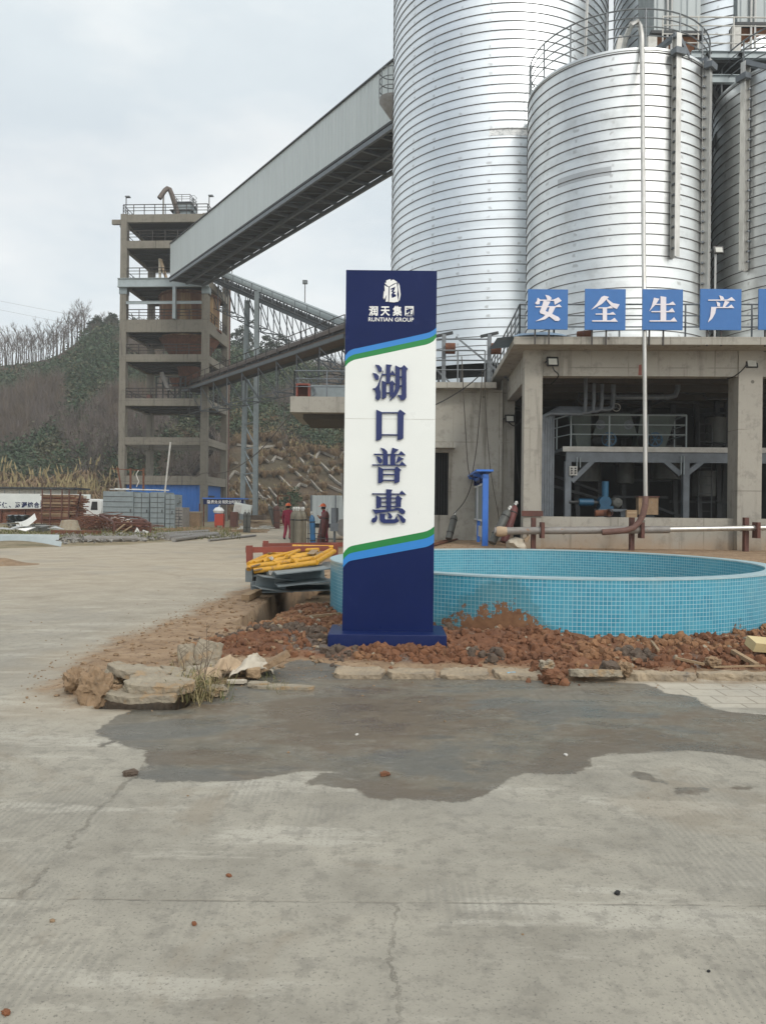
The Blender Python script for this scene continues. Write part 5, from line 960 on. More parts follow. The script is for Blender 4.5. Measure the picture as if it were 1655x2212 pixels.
# blue shed under the tower
shed = thing('blue_shed', TB(TWd / 2, .5, 0), "bright blue ribbed-sheet shed built between the tower's feet", "shed"); zs1 = TZ(1047)
def ribbed(name, p, q, z0, z1, mat, parent):
    mb = MB(); mb.uv = []; l = (q - p).length
    for s, pt in ((0, p), (l, q)):
        for z in (z0, z1): mb.v.append((pt.x, pt.y, z)); mb.uv.append((s, z))
    n_ = (q - p).cross(UP).normalized() * -.06
    mb.v += [tuple(Vector(v) + n_) for v in mb.v]; mb.uv += list(mb.uv); mb.f = [(0, 2, 3, 1), (4, 5, 7, 6), (0, 1, 5, 4), (2, 6, 7, 3), (1, 3, 7, 5)]
    return mb.build(name, mat, parent)
ribbed('wall', TB(cw * .4, .5, 0), TB(TWd - cw * .6, .5, 0), 0, zs1, 'shed_sheet', shed); ribbed('wall', TB(TWd - .5, cw, 0), TB(TWd - .5, TD - cw - .4, 0), 0, zs1, 'shed_sheet', shed); tbox(MB(), cw * .4, TWd - .45, .3, TD - 1, zs1, zs1 + .1).build('roof', 'dark_steel', shed)
q = TB(TWd - .42, 3.4, TZ(1078)); mb = MB(); tbox(mb, TWd - .49, TWd - .44, 2.6, 4.6, TZ(1085), TZ(1069)); mb.build('window', 'black_plastic', shed)

# ---------------------------------------------------------------- open conveyors and trestle
def conveyor(name, label, A, Bq, width, depth, matt, tube_mat, rails=True, npan=9, low=True, roof_r=.55, lamp=False):
    A, Bq = Vector(A), Vector(Bq); d = (Bq - A); pr = Vector((d.y, -d.x, 0)).normalized() * width   # towards the viewer side
    if pr.y > 0: pr = -pr
    t = thing(name, A, label, 'conveyor', 'open belt conveyors by the tower')
    MB().hexa([A, Bq, Bq + pr, A + pr, A + UP * .12, Bq + UP * .12, Bq + pr + UP * .12, A + pr + UP * .12]).build('deck', 'dark_steel' if low else 'clod_grey', t)
    mb = MB()
    for f in (0, 1): mb.bar(A + pr * f - UP * .12, Bq + pr * f - UP * .12, .12, .26)
    mb.build('stringer', matt, t)
    n = 30; mb = MB(); c = pr * .42 + UP * .62
    prof = [(roof_r * math.cos(math.pi * j / 8), roof_r * math.sin(math.pi * j / 8)) for j in range(9)]; pu = pr.normalized(); vs = []
    for e in (A, Bq):
        for x, y in prof: vs.append(e + c + pu * x + UP * y)
    mb.add(vs, [(j, j + 1, 9 + j + 1, 9 + j) for j in range(8)] + [tuple(range(9)), tuple(range(17, 8, -1))]); mb.build('belt_cover', tube_mat, t, True)
    mb = MB(); mb.bar(A + c - UP * .1, Bq + c - UP * .1, .8, .1)
    for i in range(20): q = A.lerp(Bq, (i + .5) / 20) + pr * .42; mb.bar(q - pu * .5 + UP * .1, q - pu * .5 + UP * .62, .1); mb.bar(q + pu * .5 + UP * .1, q + pu * .5 + UP * .62, .1)
    mb.build('belt_frame', 'dark_steel', t)
    mb = MB(); mb.rail([A + pr * .98 + UP * .12, Bq + pr * .98 + UP * .12], 1.1, 2, 2.2, .035, 4); mb.build('handrail', 'rail_dark' if not low else 'rail_grey', t)
    # hanging truss: vertical posts, diagonals and a lower chord
    mb = MB(); hh = depth
    for f in (0.05, .95):
        o = pr * f; mb.bar(A + o - UP * hh, Bq + o - UP * hh, .06)
        for i in range(npan + 1):
            q = A.lerp(Bq, i / npan) + o; mb.bar(q - UP * .2, q - UP * hh, .08)
            if i < npan: mb.bar(q - UP * .3, A.lerp(Bq, (i + 1) / npan) + o - UP * hh, .06)
    for i in range(npan + 1):
        q = A.lerp(Bq, i / npan) - UP * hh; mb.bar(q + pr * .05, q + pr * .95, .09)
        if i < npan: q2 = A.lerp(Bq, (i + 1) / npan) - UP * hh; mb.bar(q + pr * .05, q2 + pr * .95, .06)
    mb.build('truss', matt, t)
    return t
cA, cB = W(490, 607, 82), W(800, 738, 60); dd = (cB - cA)
c1 = conveyor('belt_conveyor', "upper belt conveyor with a pale cover sloping down to the right behind the pylon sign", cA, cB, 2.1, 2.9, 'truss_grey', 'pale_steel', npan=11)
eA, eB = W(425, 848, 82), W(800, 729, 50)
c2 = conveyor('belt_conveyor', "lower rusty-covered belt conveyor rising to the right out of the tower", eA, eB, 1.9, 2.6, 'truss_grey', 'duct_brown', npan=10, low=False, roof_r=.5)
for f, lab in ((.05, "small lamp on a pole at the upper end of the upper conveyor"), (.62, "small lamp on a pole midway down the upper conveyor")):
    q = cA.lerp(cB, f) + UP * .1; t = thing('conveyor_lamp', q, lab, 'lamp', 'pole lamps of the tower and conveyor'); MB().tube(q, q + UP * 2.6, .04, 5).build('pole', 'rail_dark', t); MB().box(q + UP * 2.7, (.42, .3, .3)).build('lamp_head', 'rail_grey', t)
tr = thing('trestle', W(540, 1110, 71), "tall grey two-legged lattice trestle carrying the upper conveyor", "trestle")
lt, lb = W(534, 650, 74), W(524, 1112, 74); rt, rb = W(549, 640, 71), W(552, 1116, 71); lb.z = rb.z = 0
lt = Vector((lb.x + .25, lb.y, lt.z)); rt = Vector((rb.x - .05, rb.y, rt.z + .4))
MB().ibeam(lb, lt, .55, .42, .04, (0, 1, 0)).build('leg', 'paint_grey', tr); MB().ibeam(rb, rt, .55, .42, .04, (0, 1, 0)).build('leg', 'paint_grey', tr)
mb = MB(); n = 9
for i in range(n):
    a, b = lb.lerp(lt, i / n), rb.lerp(rt, i / n); a2, b2 = lb.lerp(lt, (i + 1) / n), rb.lerp(rt, (i + 1) / n); mb.bar(a, b, .12); mb.bar(a2, b, .1)
mb.build('bracing', 'paint_grey', tr)
MB().box((rb.x + .1, rb.y, .4), (1.6, 1.4, .9)).build('footing', 'clod_grey', tr)
cable('sagging_cable', [W(352, 1060, 70), W(385, 1012, 70), W(420, 1030, 70), W(440, 1022, 70), W(495, 1018, 68), W(560, 975, 62), W(640, 880, 50), W(662, 846, 40)], "grey cable sagging from a thin pole up to the cantilevered platform", .035, 'rope')
cable('slack_cable', [W(655, 812, 34), W(668, 815, 34), W(690, 812, 34), W(715, 808, 34), W(760, 815, 34)], "slack dark cable looped over the cantilevered platform's handrail", .02)
o = MB().tube(W(369, 955, 66), W(357, 1064, 66), .07, 6).build('thin_pole', 'dirty_white'); tag(o, "thin pale pole leaning beside the grey lockers in front of the tower", "pole")
# overhead wires far off
for i, (y0, y1) in enumerate(((638, 695), (657, 718), (699, 752), (742, 785), (768, 800))):
    mb = MB(); a, b = W(-60, y0, 170), W(900, y1 + 95, 170); mb.path([a.lerp(b, t) - UP * 1.2 * math.sin(math.pi * t) for t in [j / 10 for j in range(11)]], .022, 4); o = mb.build('power_line', 'grey_pipe'); tag(o, f"distant overhead power line, {['uppermost','second from the top','middle','second from the bottom','lowest'][i]} of five left of the tower", "power line", "distant power lines")

# ---------------------------------------------------------------- hill behind the yard
SKX = [-400, -120, 0, 70, 120, 180, 215, 250, 330, 420, 497, 560, 620, 700, 800, 1000, 1300]
SKY_ = [840, 815, 803, 792, 776, 736, 718, 718, 726, 738, 752, 768, 785, 800, 815, 850, 900]
D0, D1 = 92.0, 158.0
def hill_pt(px, t, raw=False):
    d = D0 + (D1 - D0) * t; x = (px - CX) / F * d
    top = EYE + (HZ - np.interp(px, SKX, SKY_)) / F * D1
    z = top * (t ** .92) + (0 if raw else 1.5 * noise.fractal(Vector((x * .05, d * .05, 3)), 1, 2, 4) * min(1, t * 4)) 
    return Vector((x, d, z))
mb = MB(); NX, NT = 130, 44; pxs = np.linspace(-420, 1320, NX)
for j in range(NT + 1):
    for px in pxs: mb.v.append(hill_pt(px, j / NT) if j else Vector(((px - CX) / F * D0, D0, -.2)))
b = len(mb.v)
for px in pxs: q = hill_pt(px, 1); mb.v.append(Vector((q.x * 1.5, q.y * 1.5, -1)))
mb.f = [(j * NX + i, j * NX + i + 1, (j + 1) * NX + i + 1, (j + 1) * NX + i) for j in range(NT + 1) for i in range(NX - 1)]
def hill_mat():
    m, nt, bs = newmat('hill'); k = NB(nt); v = k.coord('Object'); n = k.noise(v, .06, 8, .7); col = k.ramp(n, (.3, (.075, .055, .036)), (.48, (.12, .085, .055)), (.62, (.095, .078, .045)), (.75, (.16, .115, .07)))
    k.put(bs.inputs['Base Color'], col); bs.inputs['Roughness'].default_value = 1; k.put(bs.inputs['Normal'], k.bump(k.noise(v, 1.2, 8, .75), .9, .6))
hill_mat(); hill = mb.build('hill', 'hill', None, True); struct(hill)
rnd = random.Random(11)
def leafclump(mb, c, rx, rz, n, s):
    for _ in range(n):
        u = Vector((rnd.gauss(0, 1), rnd.gauss(0, 1), rnd.gauss(0, 1))).normalized() * rnd.random() ** .45
        p = c + Vector((u.x * rx, u.y * rx, u.z * rz)); a = Vector((rnd.gauss(0, 1), rnd.gauss(0, 1), rnd.gauss(0, .6))).normalized() * s * rnd.uniform(.5, 1.2); bq = a.cross(Vector((rnd.gauss(0, 1), rnd.gauss(0, 1), rnd.gauss(0, 1)))).normalized() * s * rnd.uniform(.3, .8)
        mb.add([p - a, p + bq * .8, p + a * .9, p - bq], [(0, 1, 2, 3)])
def twigs(mb, c, r, h, n, w=.05):
    for _ in range(n):
        an = rnd.uniform(0, 2 * math.pi); o = Vector((math.cos(an), math.sin(an), 0)); b0 = c + o * r * .2 * rnd.random(); tip = c + o * r * rnd.uniform(.3, 1.1) + UP * h * rnd.uniform(.55, 1.1); side = Vector((-o.y, o.x, 0)) * w
        mb.add([b0 - side, b0 + side, tip], [(0, 1, 2)]); mid = b0.lerp(tip, rnd.uniform(.35, .6)); t2 = mid + Vector((rnd.uniform(-.5, .5), rnd.uniform(-.5, .5), rnd.uniform(.3, .8))) * h * .4; mb.add([mid - side * .6, mid + side * .6, t2], [(0, 1, 2)])
ev, ol, tw, tb = MB(), MB(), MB(), MB()
for _ in range(3900):
    px = rnd.uniform(-150, 830); t = rnd.random() ** .8; 
    if px > 480 and t < .30: continue
    if px <= 480 and t < .04: continue
    if px < 175 and t > .86: continue
    c = hill_pt(px, t); f = noise.noise(Vector((c.x * .06, c.z * .10, 9))) + .25 * noise.noise(Vector((c.x * .3, c.z * .3, 2))); r = rnd.uniform(1.0, 2.2)
    hi = sstep(.25, .7, t)
    if f > .02 - .14 * hi + (.12 if px < 480 and t < .3 else 0) + (.16 if px > 480 else 0): leafclump(ev if rnd.random() < .75 else ol, c + UP * r * .7, r, r * .95, 52, .30)
    elif f > -.12: twigs(tw, c, r * 1.1, r * 2.0, 22, .05); leafclump(ol, c + UP * r * .5, r * .9, r * .6, 22, .26)
    else: twigs(tw if rnd.random() < .45 else tb, c, r * 1.3, r * 2.3, 30, .05)
o = ev.build('evergreen_scrub', 'evergreen', None, False, False); stuff(o); tag(o, "dark evergreen scrub covering the hillside", "scrub")
o = ol.build('olive_scrub', 'olive_leaf', None, False, False); stuff(o); tag(o, "olive and brown undergrowth covering the hillside", "scrub")
o = tw.build('bare_scrub', 'twig', None, False, False); stuff(o); tag(o, "grey leafless scrub covering the hillside", "scrub")
o = tb.build('brown_scrub', 'twig_brown', None, False, False); stuff(o); tag(o, "brown leafless scrub covering the hillside", "scrub")
# leafless trees along the ridge
def bare_tree(name, seed, h, label, group):
    rn = random.Random(seed); t = thing(name, (0, 0, 0), label, 'tree', group); tk, cr = MB(), MB()
    lean = Vector((rn.uniform(-.08, .08), rn.uniform(-.08, .08), 1)); pts = [Vector((lean.x * h * f + rn.uniform(-.1, .1), lean.y * h * f, h * f)) for f in (0, .25, .5, .72)]; tk.path(pts, [.15, .12, .09, .05], 5)
    def grow(p, d, l, w, lv):
        q = p + d * l; sd = d.cross(Vector((rn.gauss(0, 1), rn.gauss(0, 1), rn.gauss(0, 1)))).normalized() * w; s2 = d.cross(sd).normalized() * w
        cr.add([p - sd, p + sd, q + sd * .5, q - sd * .5], [(0, 1, 2, 3)]); cr.add([p - s2, p + s2, q + s2 * .5, q - s2 * .5], [(0, 1, 2, 3)])
        if lv:
            for _ in range(3 if lv > 1 else 3): nd = (d + Vector((rn.gauss(0, .5), rn.gauss(0, .5), rn.uniform(.0, .6)))).normalized(); grow(p.lerp(q, rn.uniform(.5, 1)), nd, l * rn.uniform(.55, .8), w * .62, lv - 1)
    for f in (.35, .45, .52, .6, .68, .72, .72):
        a = rn.uniform(0, 6.28); p = Vector((lean.x * h * f, lean.y * h * f, h * f)); grow(p, Vector((math.cos(a) * .6, math.sin(a) * .6, 1)).normalized(), h * rn.uniform(.14, .22), .055, 2)
    tk.build('trunk', 'bark', t); cr.build('crown', 'twig', t, False, False); return t
protos = [bare_tree('bare_tree', 40 + i, 7.6 + .5 * i, "leafless grey tree on the skyline of the left hill", "leafless trees along the left ridge") for i in range(4)]
for i in range(92):
    px = -60 + 310 * (i + rnd.uniform(-.45, .45)) / 92; q = hill_pt(px, 1 - .10 * rnd.random() ** 1.5); s = rnd.uniform(.7, .98) * (1 if px < 185 else .5)
    if i < 4: protos[i].location = q; protos[i].rotation_euler = (0, 0, rnd.uniform(0, 6)); protos[i].scale = (s, s, s)
    else: clone(protos[i % 4], q, rnd.uniform(0, 6.28), s)
def pine(name, seed, h, label, group=None):
    rn = random.Random(seed); t = thing(name, (0, 0, 0), label, 'tree', group); tk, cr = MB(), MB(); tk.path([(0, 0, 0), (.1, .05, h * .5), (.0, .1, h)], [.16, .11, .03], 5)
    st = rnd.getstate(); rnd.seed(seed)
    for f in (.42, .52, .6, .68, .76, .84, .9, .97):
        for _ in range(3):
            a = rn.uniform(0, 6.28); rr = (1.05 - f) * h * .42 * rn.uniform(.6, 1.3) + .25; leafclump(cr, Vector((math.cos(a) * rr, math.sin(a) * rr, h * f + rn.uniform(-.3, .3))), .55, .32, 30, .22)
    rnd.setstate(st); tk.build('trunk', 'bark', t); cr.build('crown', 'pine_leaf', t, False, False); return t
for i, (px, hh, lab) in enumerate(((506, 3.6, "dark pine on the ridge just right of the tower"), (521, 4.6, "tall dark pine on the ridge left of the trestle"), (533, 3.8, "bushy pine half hidden by the trestle"), (572, 3.6, "low bushy pine on the ridge right of the trestle"), (586, 2.9, "smallest pine on the ridge between its taller neighbours"), (606, 4.6, "lone tall pine on the ridge where the conveyors converge"))):
    t = pine('pine_tree', 70 + i, hh + 1.4, lab, 'pines on the right ridge'); t.location = hill_pt(px, .96)
for i, px in enumerate((196, 208, 228, 240)):
    t = pine('pine_tree', 90 + i, 3.4 + .5 * (i % 2), "small dark pine on the summit of the left hill, " + ["leftmost", "second from the left", "third from the left", "nearest the tower"][i] + " of four", 'pines on the summit'); t.location = hill_pt(px, .96)
# pampas grass clumps
def pampas(seed, label):
    rn = random.Random(seed); t = thing('pampas_clump', (0, 0, 0), label, 'grass clump', 'dry grass clumps on the slope'); mb = MB()
    for _ in range(260):
        a = rn.uniform(0, 6.28); o = Vector((math.cos(a), math.sin(a), 0)); l = rn.uniform(.6, 1.35); sp = rn.uniform(.15, 1.15); sd = Vector((-o.y, o.x, 0)) * .022
        b0 = o * .25 * rn.random(); m = b0 + o * l * sp * .5 + UP * l * .8; e = b0 + o * l * sp * 1.15 + UP * l * (.85 - .75 * min(1, sp) * rn.random())
        mb.add([b0 - sd, b0 + sd, m + sd, m - sd, e], [(0, 1, 2, 3), (3, 2, 4)])
    mb.build('blades', 'pampas', t, False, False); mb = MB()
    for _ in range(5):
        a = rn.uniform(0, 6.28); o = Vector((math.cos(a), math.sin(a), 0)); p = o * .2 + UP * .5; q = o * rn.uniform(.2, .6) + UP * rn.uniform(1.0, 1.5); mb.tube(p, q, .012, 3); mb.tube(q, q + o * .1 + UP * .3, .05, 4, .01)
    mb.build('plumes', 'dry_grass', t, False, False); return t
pp = [pampas(200 + i, "dry straw-coloured grass clump on the slope between the lattice stones") for i in range(3)]
for i in range(250):
    px = rnd.uniform(480, 830); t = rnd.uniform(.0, .36) if i > 80 else rnd.uniform(.26, .42); q = hill_pt(px, t); s = rnd.uniform(.6, 1.15) * (1.25 if t > .27 else 1)
    if i < 3: pp[i].location = q; pp[i].scale = (s,) * 3
    else: clone(pp[i % 3], q, rnd.uniform(0, 6.28), s)
for i in range(64):
    px = rnd.uniform(-90, 262); q = hill_pt(px, .0); q.y = rnd.uniform(82, 97); q.x = (px - CX) / F * q.y; q.z = max(0, .4 * (q.y - 90)); s = rnd.uniform(1.7, 2.9)
    clone(pp[i % 3], q, rnd.uniform(0, 6.28), (s, s, s * 1.05), "tall dry grass clump at the foot of the hill behind the banner")
# masonry lattice on the slope
def on_hill(px, py):
    lo, hi = 0.0, 1.0
    for _ in range(24):
        m = (lo + hi) / 2
        if pxof(hill_pt(px, m))[1] > py: lo = m
        else: hi = m
    return hill_pt(px, lo) + Vector((0, -.15, .24))
def c6(x, y): return (850 + x * .33233) / 1.80785, (1700 + y * .33233) / 1.80785
lat = thing('slope_lattice', on_hill(600, 1000), "pale stone lattice of arches and diamonds reinforcing the slope", "retaining lattice")
ribs = [[(230, 130), (400, 150), (470, 190), (520, 160), (700, 140), (740, 90), (830, 80), (1000, 75), (1190, 90), (1260, 120)], [(490, 190), (510, 260), (600, 340)], [(720, 110), (760, 170), (840, 250)], [(1130, 0), (1190, 60), (1260, 130), (1400, 280)], [(1400, 0), (1480, 100)], [(890, 230), (905, 180), (1000, 220), (1060, 255)], [(1150, 280), (1200, 205), (1300, 250), (1370, 280)], [(640, 330), (680, 270), (760, 300)], [(1060, 240), (1150, 290), (1250, 390)], [(0, 320), (120, 325), (240, 350)], [(110, 560), (200, 445), (290, 490)], [(110, 570), (180, 670), (250, 750)], [(210, 670), (270, 570)], [(340, 410), (420, 520), (640, 800), (700, 880)], [(340, 510), (430, 640), (540, 770)], [(470, 730), (560, 770), (640, 800)], [(700, 470), (760, 540), (860, 640)], [(900, 440), (1000, 530), (1080, 580)], [(1050, 500), (1150, 620), (1230, 700)], [(1060, 460), (1090, 390)], [(890, 680), (970, 590), (1050, 620)], [(1270, 600), (1400, 660), (1500, 700)], [(1310, 490), (1400, 570), (1480, 620)], [(1340, 440), (1380, 390)], [(1010, 810), (1050, 860)], [(1440, 270), (1480, 210)], [(1180, 320), (1250, 390), (1330, 470)], [(830, 380), (920, 450)], [(1150, 0), (1420, 20)], [(1300, 10), (1400, 5)], [(600, 640), (760, 830)], [(940, 260), (1010, 350)]]
for rb_ in ribs:
    P_ = []
    for (a, b) in zip(rb_, rb_[1:]):
        for i in range(4): f = i / 4; P_.append(on_hill(*c6(a[0] + (b[0] - a[0]) * f, a[1] + (b[1] - a[1]) * f)))
    P_.append(on_hill(*c6(*rb_[-1]))); mb = MB()
    for p, q in zip(P_, P_[1:]): mb.bar(p, q, (.19 if rb_ is not ribs[0] else .34) + .05 * rnd.random(), .3)
    mb.build('rib', 'masonry', lat)
t = thing('green_bush', W(625, 1100, 84), "lone green bush at the foot of the lattice slope", "bush"); c = W(627, 1085, 84); mb = MB()
for _ in range(14): leafclump(mb, c + Vector((rnd.gauss(0, .7), rnd.gauss(0, .5), rnd.uniform(-1.0, 1.3))), .8, .7, 30, .2)
mb.build('leaves', 'evergreen', t, False, False); mb = MB(); mb.path([(c.x, c.y, 0), (c.x + .1, c.y, c.z)], .1, 5); mb.build('stem', 'bark', t)
# ---------------------------------------------------------------- gas cylinders
def gas_cyl(base, top_dir, ln, r, mat, label, group=None, cap=None, cart=False, name='gas_cylinder'):
    base = Vector(base); ax = Vector(top_dir).normalized(); t = thing(name, base, label, 'gas cylinder', group)
    MB().lathe(base, [(0, 0), (r * .95, .0), (r, .03), (r, ln * .83), (r * .93, ln * .88), (r * .7, ln * .93), (r * .34, ln * .965), (r * .3, ln * .98), (0, ln * .98)], 20, axis=ax).build('body', mat, t, True)
    mb = MB(); tp = base + ax * ln * .98; mb.tube(tp, tp + ax * .07, .035, 8); mb.tube(tp + ax * .06 - Vector((.06, 0, 0)), tp + ax * .06 + Vector((.06, 0, 0)), .018, 6); mb.tube(tp + ax * .07, tp + ax * .13, .05, 8, .04); mb.build('valve', 'cyl_cap', t)
    mb = MB()
    for f in (.25, .78): mb.lathe(base + ax * ln * f, [(r + .001, -.02), (r + .012, -.012), (r + .012, .012), (r + .001, .02)], 18, axis=ax)
    mb.build('rubber_ring', 'black_plastic', t)
    return t
# the bunch by the road
for i, (px, dy, m) in enumerate(((634.5, 0, 'cyl_olive'), (645, -.35, 'cyl_olive'), (655, .1, 'cyl_olive'), (640, .5, 'cyl_olive'), (652, .5, 'cyl_olive'))):
    d = 26.0 + dy; b = W(px, 1160, d); z = hz(b.x, d)
    gas_cyl((b.x, d, z), (0.0, 0, 1), 1.52, .115 + (.02 if i == 1 else 0), m, ["olive gas cylinder at the left front of the bunch beside the road", "thickest and frontmost olive gas cylinder of the bunch", "olive gas cylinder at the right of the bunch", "olive gas cylinder at the back left of the bunch", "olive gas cylinder at the back right of the bunch"][i], "gas cylinders bunched by the road")
b = W(677, 1167, 28.5); t = gas_cyl((b.x, 28.5, hz(b.x, 28.5) + .08), (-.04, -.06, 1), 1.28, .105, 'cyl_blue', "blue-topped gas cylinder standing in a wheeled trolley", None)
ct = thing('cylinder_trolley', (b.x, 28.5, hz(b.x, 28.5)), "dark tubular trolley holding the blue-topped gas cylinder", "trolley"); mb = MB(); z = hz(b.x, 28.5)
for s in (-.2, .26): mb.tube((b.x + s, 28.75, z + .1), (b.x + s, 28.6, z + 1.15), .018, 6)
mb.tube((b.x - .2, 28.4, z + .65), (b.x + .26, 28.4, z + .65), .016, 6); mb.tube((b.x - .2, 28.7, z + .65), (b.x - .2, 28.4, z + .65), .016, 6); mb.tube((b.x + .26, 28.7, z + .65), (b.x + .26, 28.4, z + .65), .016, 6); mb.box((b.x, 28.55, z + .05), (.5, .4, .03)); mb.build('frame', 'dark_steel', ct)
for s in (-.26, .32): MB().tube((b.x + s - .03, 28.8, z + .14), (b.x + s + .03, 28.8, z + .14), .14, 14).build('wheel', 'tyre_black', ct)
b = W(695, 1169, 33); gas_cyl((b.x - .02, 32.4, hz(b.x, 33)), (.17, .05, 1), 1.5, .17, 'cyl_maroon', "maroon gas cylinder tilted against the right-hand worker")
for px, lab in ((530, "dark gas cylinder, left of the pair beside the pipe heap"), (537.5, "dark gas cylinder, right of the pair beside the pipe heap")):
    b = G(px, 1151); gas_cyl((b.x, 53, .05), (0, 0, 1), 1.5, .12, 'cyl_grey', lab, "pair of dark cylinders by the yard edge") if False else gas_cyl((W(px, 1150, 48).x, 48, .0), (0, 0, 1), 1.33, .115, 'cyl_grey', lab, "pair of dark cylinders by the yard edge")
b = W(598, 1140, 58); gas_cyl((b.x, 58, 0), (0, 0, 1), 1.75, .24, 'rust_red', "short rust-red gas cylinder standing alone at the road's far edge")
b = W(576, 1130, 58); gas_cyl((b.x + .6, 58, .3), (-.3, .1, 1), 1.5, .16, 'cyl_grey', "grey gas cylinder leaning on scrap near the trestle")
def lean_cyl(pb, pt, d, r, mat, lab, grp):
    a, b = W(*pb, d), W(*pt, d); b.y += .35; gas_cyl(a, b - a, (b - a).length, r, mat, lab, grp)
lean_cyl((969, 1164), (985, 1112), 25.5, .115, 'cyl_grey', "grey gas cylinder leaning on the wing wall below the doorway", "cylinders leaning by the building")
lean_cyl((1062, 1173), (1104, 1100), 22.3, .12, 'cyl_grey', "grey-green leaning gas cylinder, left of the pair at the left column", "cylinders leaning by the building")
lean_cyl((1088, 1171), (1118, 1090), 22.6, .12, 'cyl_maroon', "brown leaning gas cylinder, right of the pair at the left column", "cylinders leaning by the building")
cable('gas_hose', [W(980, 1110, 25.3), W(1000, 1088, 25.2), W(1014, 1060, 24.6), W(1022, 1030, 24)], "thin black hose running from the lone leaning cylinder to the notice board", .014)
t = thing('white_sack', W(1116, 1170, 22.2), "crumpled white sack at the foot of the left column", "sack"); c = W(1118, 1166, 22.2); c.z = hz(c.x, c.y) + .12; bm = bmesh.new(); bmesh.ops.create_icosphere(bm, subdivisions=3, radius=.24)
mb = MB(); vs = [(v.co * (1 + .5 * noise.noise(v.co * 6))) for v in bm.verts]; mb.add([c + Vector((v.x * 1.2, v.y, v.z * .85)) for v in vs], [tuple(v.index for v in f.verts) for f in bm.faces]); bm.free(); mb.build('sack', 'sack', t, True)
MB().path([c + Vector((.2, -.1, .12)), c + Vector((.28, -.14, .24)), c + Vector((.25, -.12, .3))], [.07, .05, .02], 8).build('knot', 'sack_tan', t, True)

# ---------------------------------------------------------------- notice board (seen nearly edge-on)
nb = thing('notice_board', W(1035, 1185, 20.6), "blue framed notice board with a small roof and two grey panels", "notice board")
q1 = W(1047, 1183, 23.9); q0 = W(1021, 1168, 29.5); ax_ = Vector((q0.x - q1.x, q0.y - q1.y, 0)) / 2.35; zg_ = hz(q1.x, q1.y) - .1
def NBp(s, z, o=0): v = Vector((q1.x, q1.y, 0)) + ax_ * s; nrm = Vector((-ax_.y, ax_.x, 0)).normalized(); return v + nrm * o + UP * z
ztp = W(1048, 1024, 23.9).z; zr_ = W(1048, 1019, 23.9).z
for s in (0, 1.15, 2.3): MB().bar(NBp(s, zg_), NBp(s, ztp - (0 if s == 0 else .25)), .17 if s == 0 else .1).build('post', 'blue_frame', nb)
mb = MB(); mb.bar(NBp(-.05, ztp - .05), NBp(2.5, ztp - .05), .12, .1); mb.hexa([NBp(-.1, zr_, -.22), NBp(2.45, zr_, -.22), NBp(2.45, zr_, .30), NBp(-.1, zr_, .30), NBp(-.1, zr_ + .06, -.22), NBp(2.45, zr_ + .06, -.22), NBp(2.45, zr_ + .06, .30), NBp(-.1, zr_ + .06, .30)])
for s in (.5, 1.6): mb.bar(NBp(s, zr_ - .16, -.2), NBp(s, zr_ - .02, .28), .06, .1)
mb.build('roof', 'blue_frame', nb)
z0n, z1n = W(1048, 1125, 23.9).z, W(1048, 1045, 23.9).z
for s0, s1 in ((.12, 1.08), (1.22, 2.2)):
    mb = MB(); mb.hexa([NBp(s0, z0n, -.03), NBp(s1, z0n, -.03), NBp(s1, z0n, .03), NBp(s0, z0n, .03), NBp(s0, z1n, -.03), NBp(s1, z1n, -.03), NBp(s1, z1n, .03), NBp(s0, z1n, .03)]); o = mb.build('panel', 'paint_grey', nb)
    mb = MB()
    for a, b in (((s0, z0n), (s1, z0n)), ((s0, z1n), (s1, z1n)), ((s0, z0n), (s0, z1n)), ((s1, z0n), (s1, z1n))):
        mb.bar(NBp(*a, .035), NBp(*b, .035), .05); mb.bar(NBp(*a, -.035), NBp(*b, -.035), .05)
    mb.build('frame', 'white_paint', o); mb = MB(); mb.hexa([NBp(s0, z0n - .55, -.02), NBp(s1, z0n - .55, -.02), NBp(s1, z0n - .55, .02), NBp(s0, z0n - .55, .02), NBp(s0, z0n - .2, -.02), NBp(s1, z0n - .2, -.02), NBp(s1, z0n - .2, .02), NBp(s0, z0n - .2, .02)]); mb.build('lower_slat', 'dirty_white', nb)
mb = MB(); mb.bar(NBp(.1, z1n + .22), NBp(2.2, z1n + .22), .05, .18); mb.bar(NBp(.5, z1n + .05), NBp(.5, z1n + .4), .05, .2); mb.bar(NBp(1.6, z1n + .05), NBp(1.6, z1n + .4), .05, .2); mb.build('fretwork', 'navy', nb)
for (pa, pb_, lab) in (((925, 1182), (985, 1163), "longer rusty bar lying on the soil left of the notice board"), ((932, 1182), (990, 1166), "shorter rusty bar lying on the soil left of the notice board")):
    a, b = on(*pa), on(*pb_); o = MB().tube(a + UP * .04, b + UP * .04, .035, 6).build('rusty_bar', 'rust'); tag(o, lab, "bar", "rusty bars by the notice board")
t = thing('pipe_stub', on(1243, 1176), "small open rusty pipe stub lying by the pool's far side", "pipe"); a = on(1243, 1172); mb = MB(); mb.lathe(a + UP * .08, [(.05, .5), (.09, 0), (.1, 0), (.1, .02), (.055, .5)], 10, axis=(1, .2, .05)); mb.build('pipe', 'rust', t); MB().lathe(a + UP * .08, [(.1, -.01), (.115, 0), (.1, .03)], 10, axis=(1, .2, .05)).build('lip', 'rust_red', t)

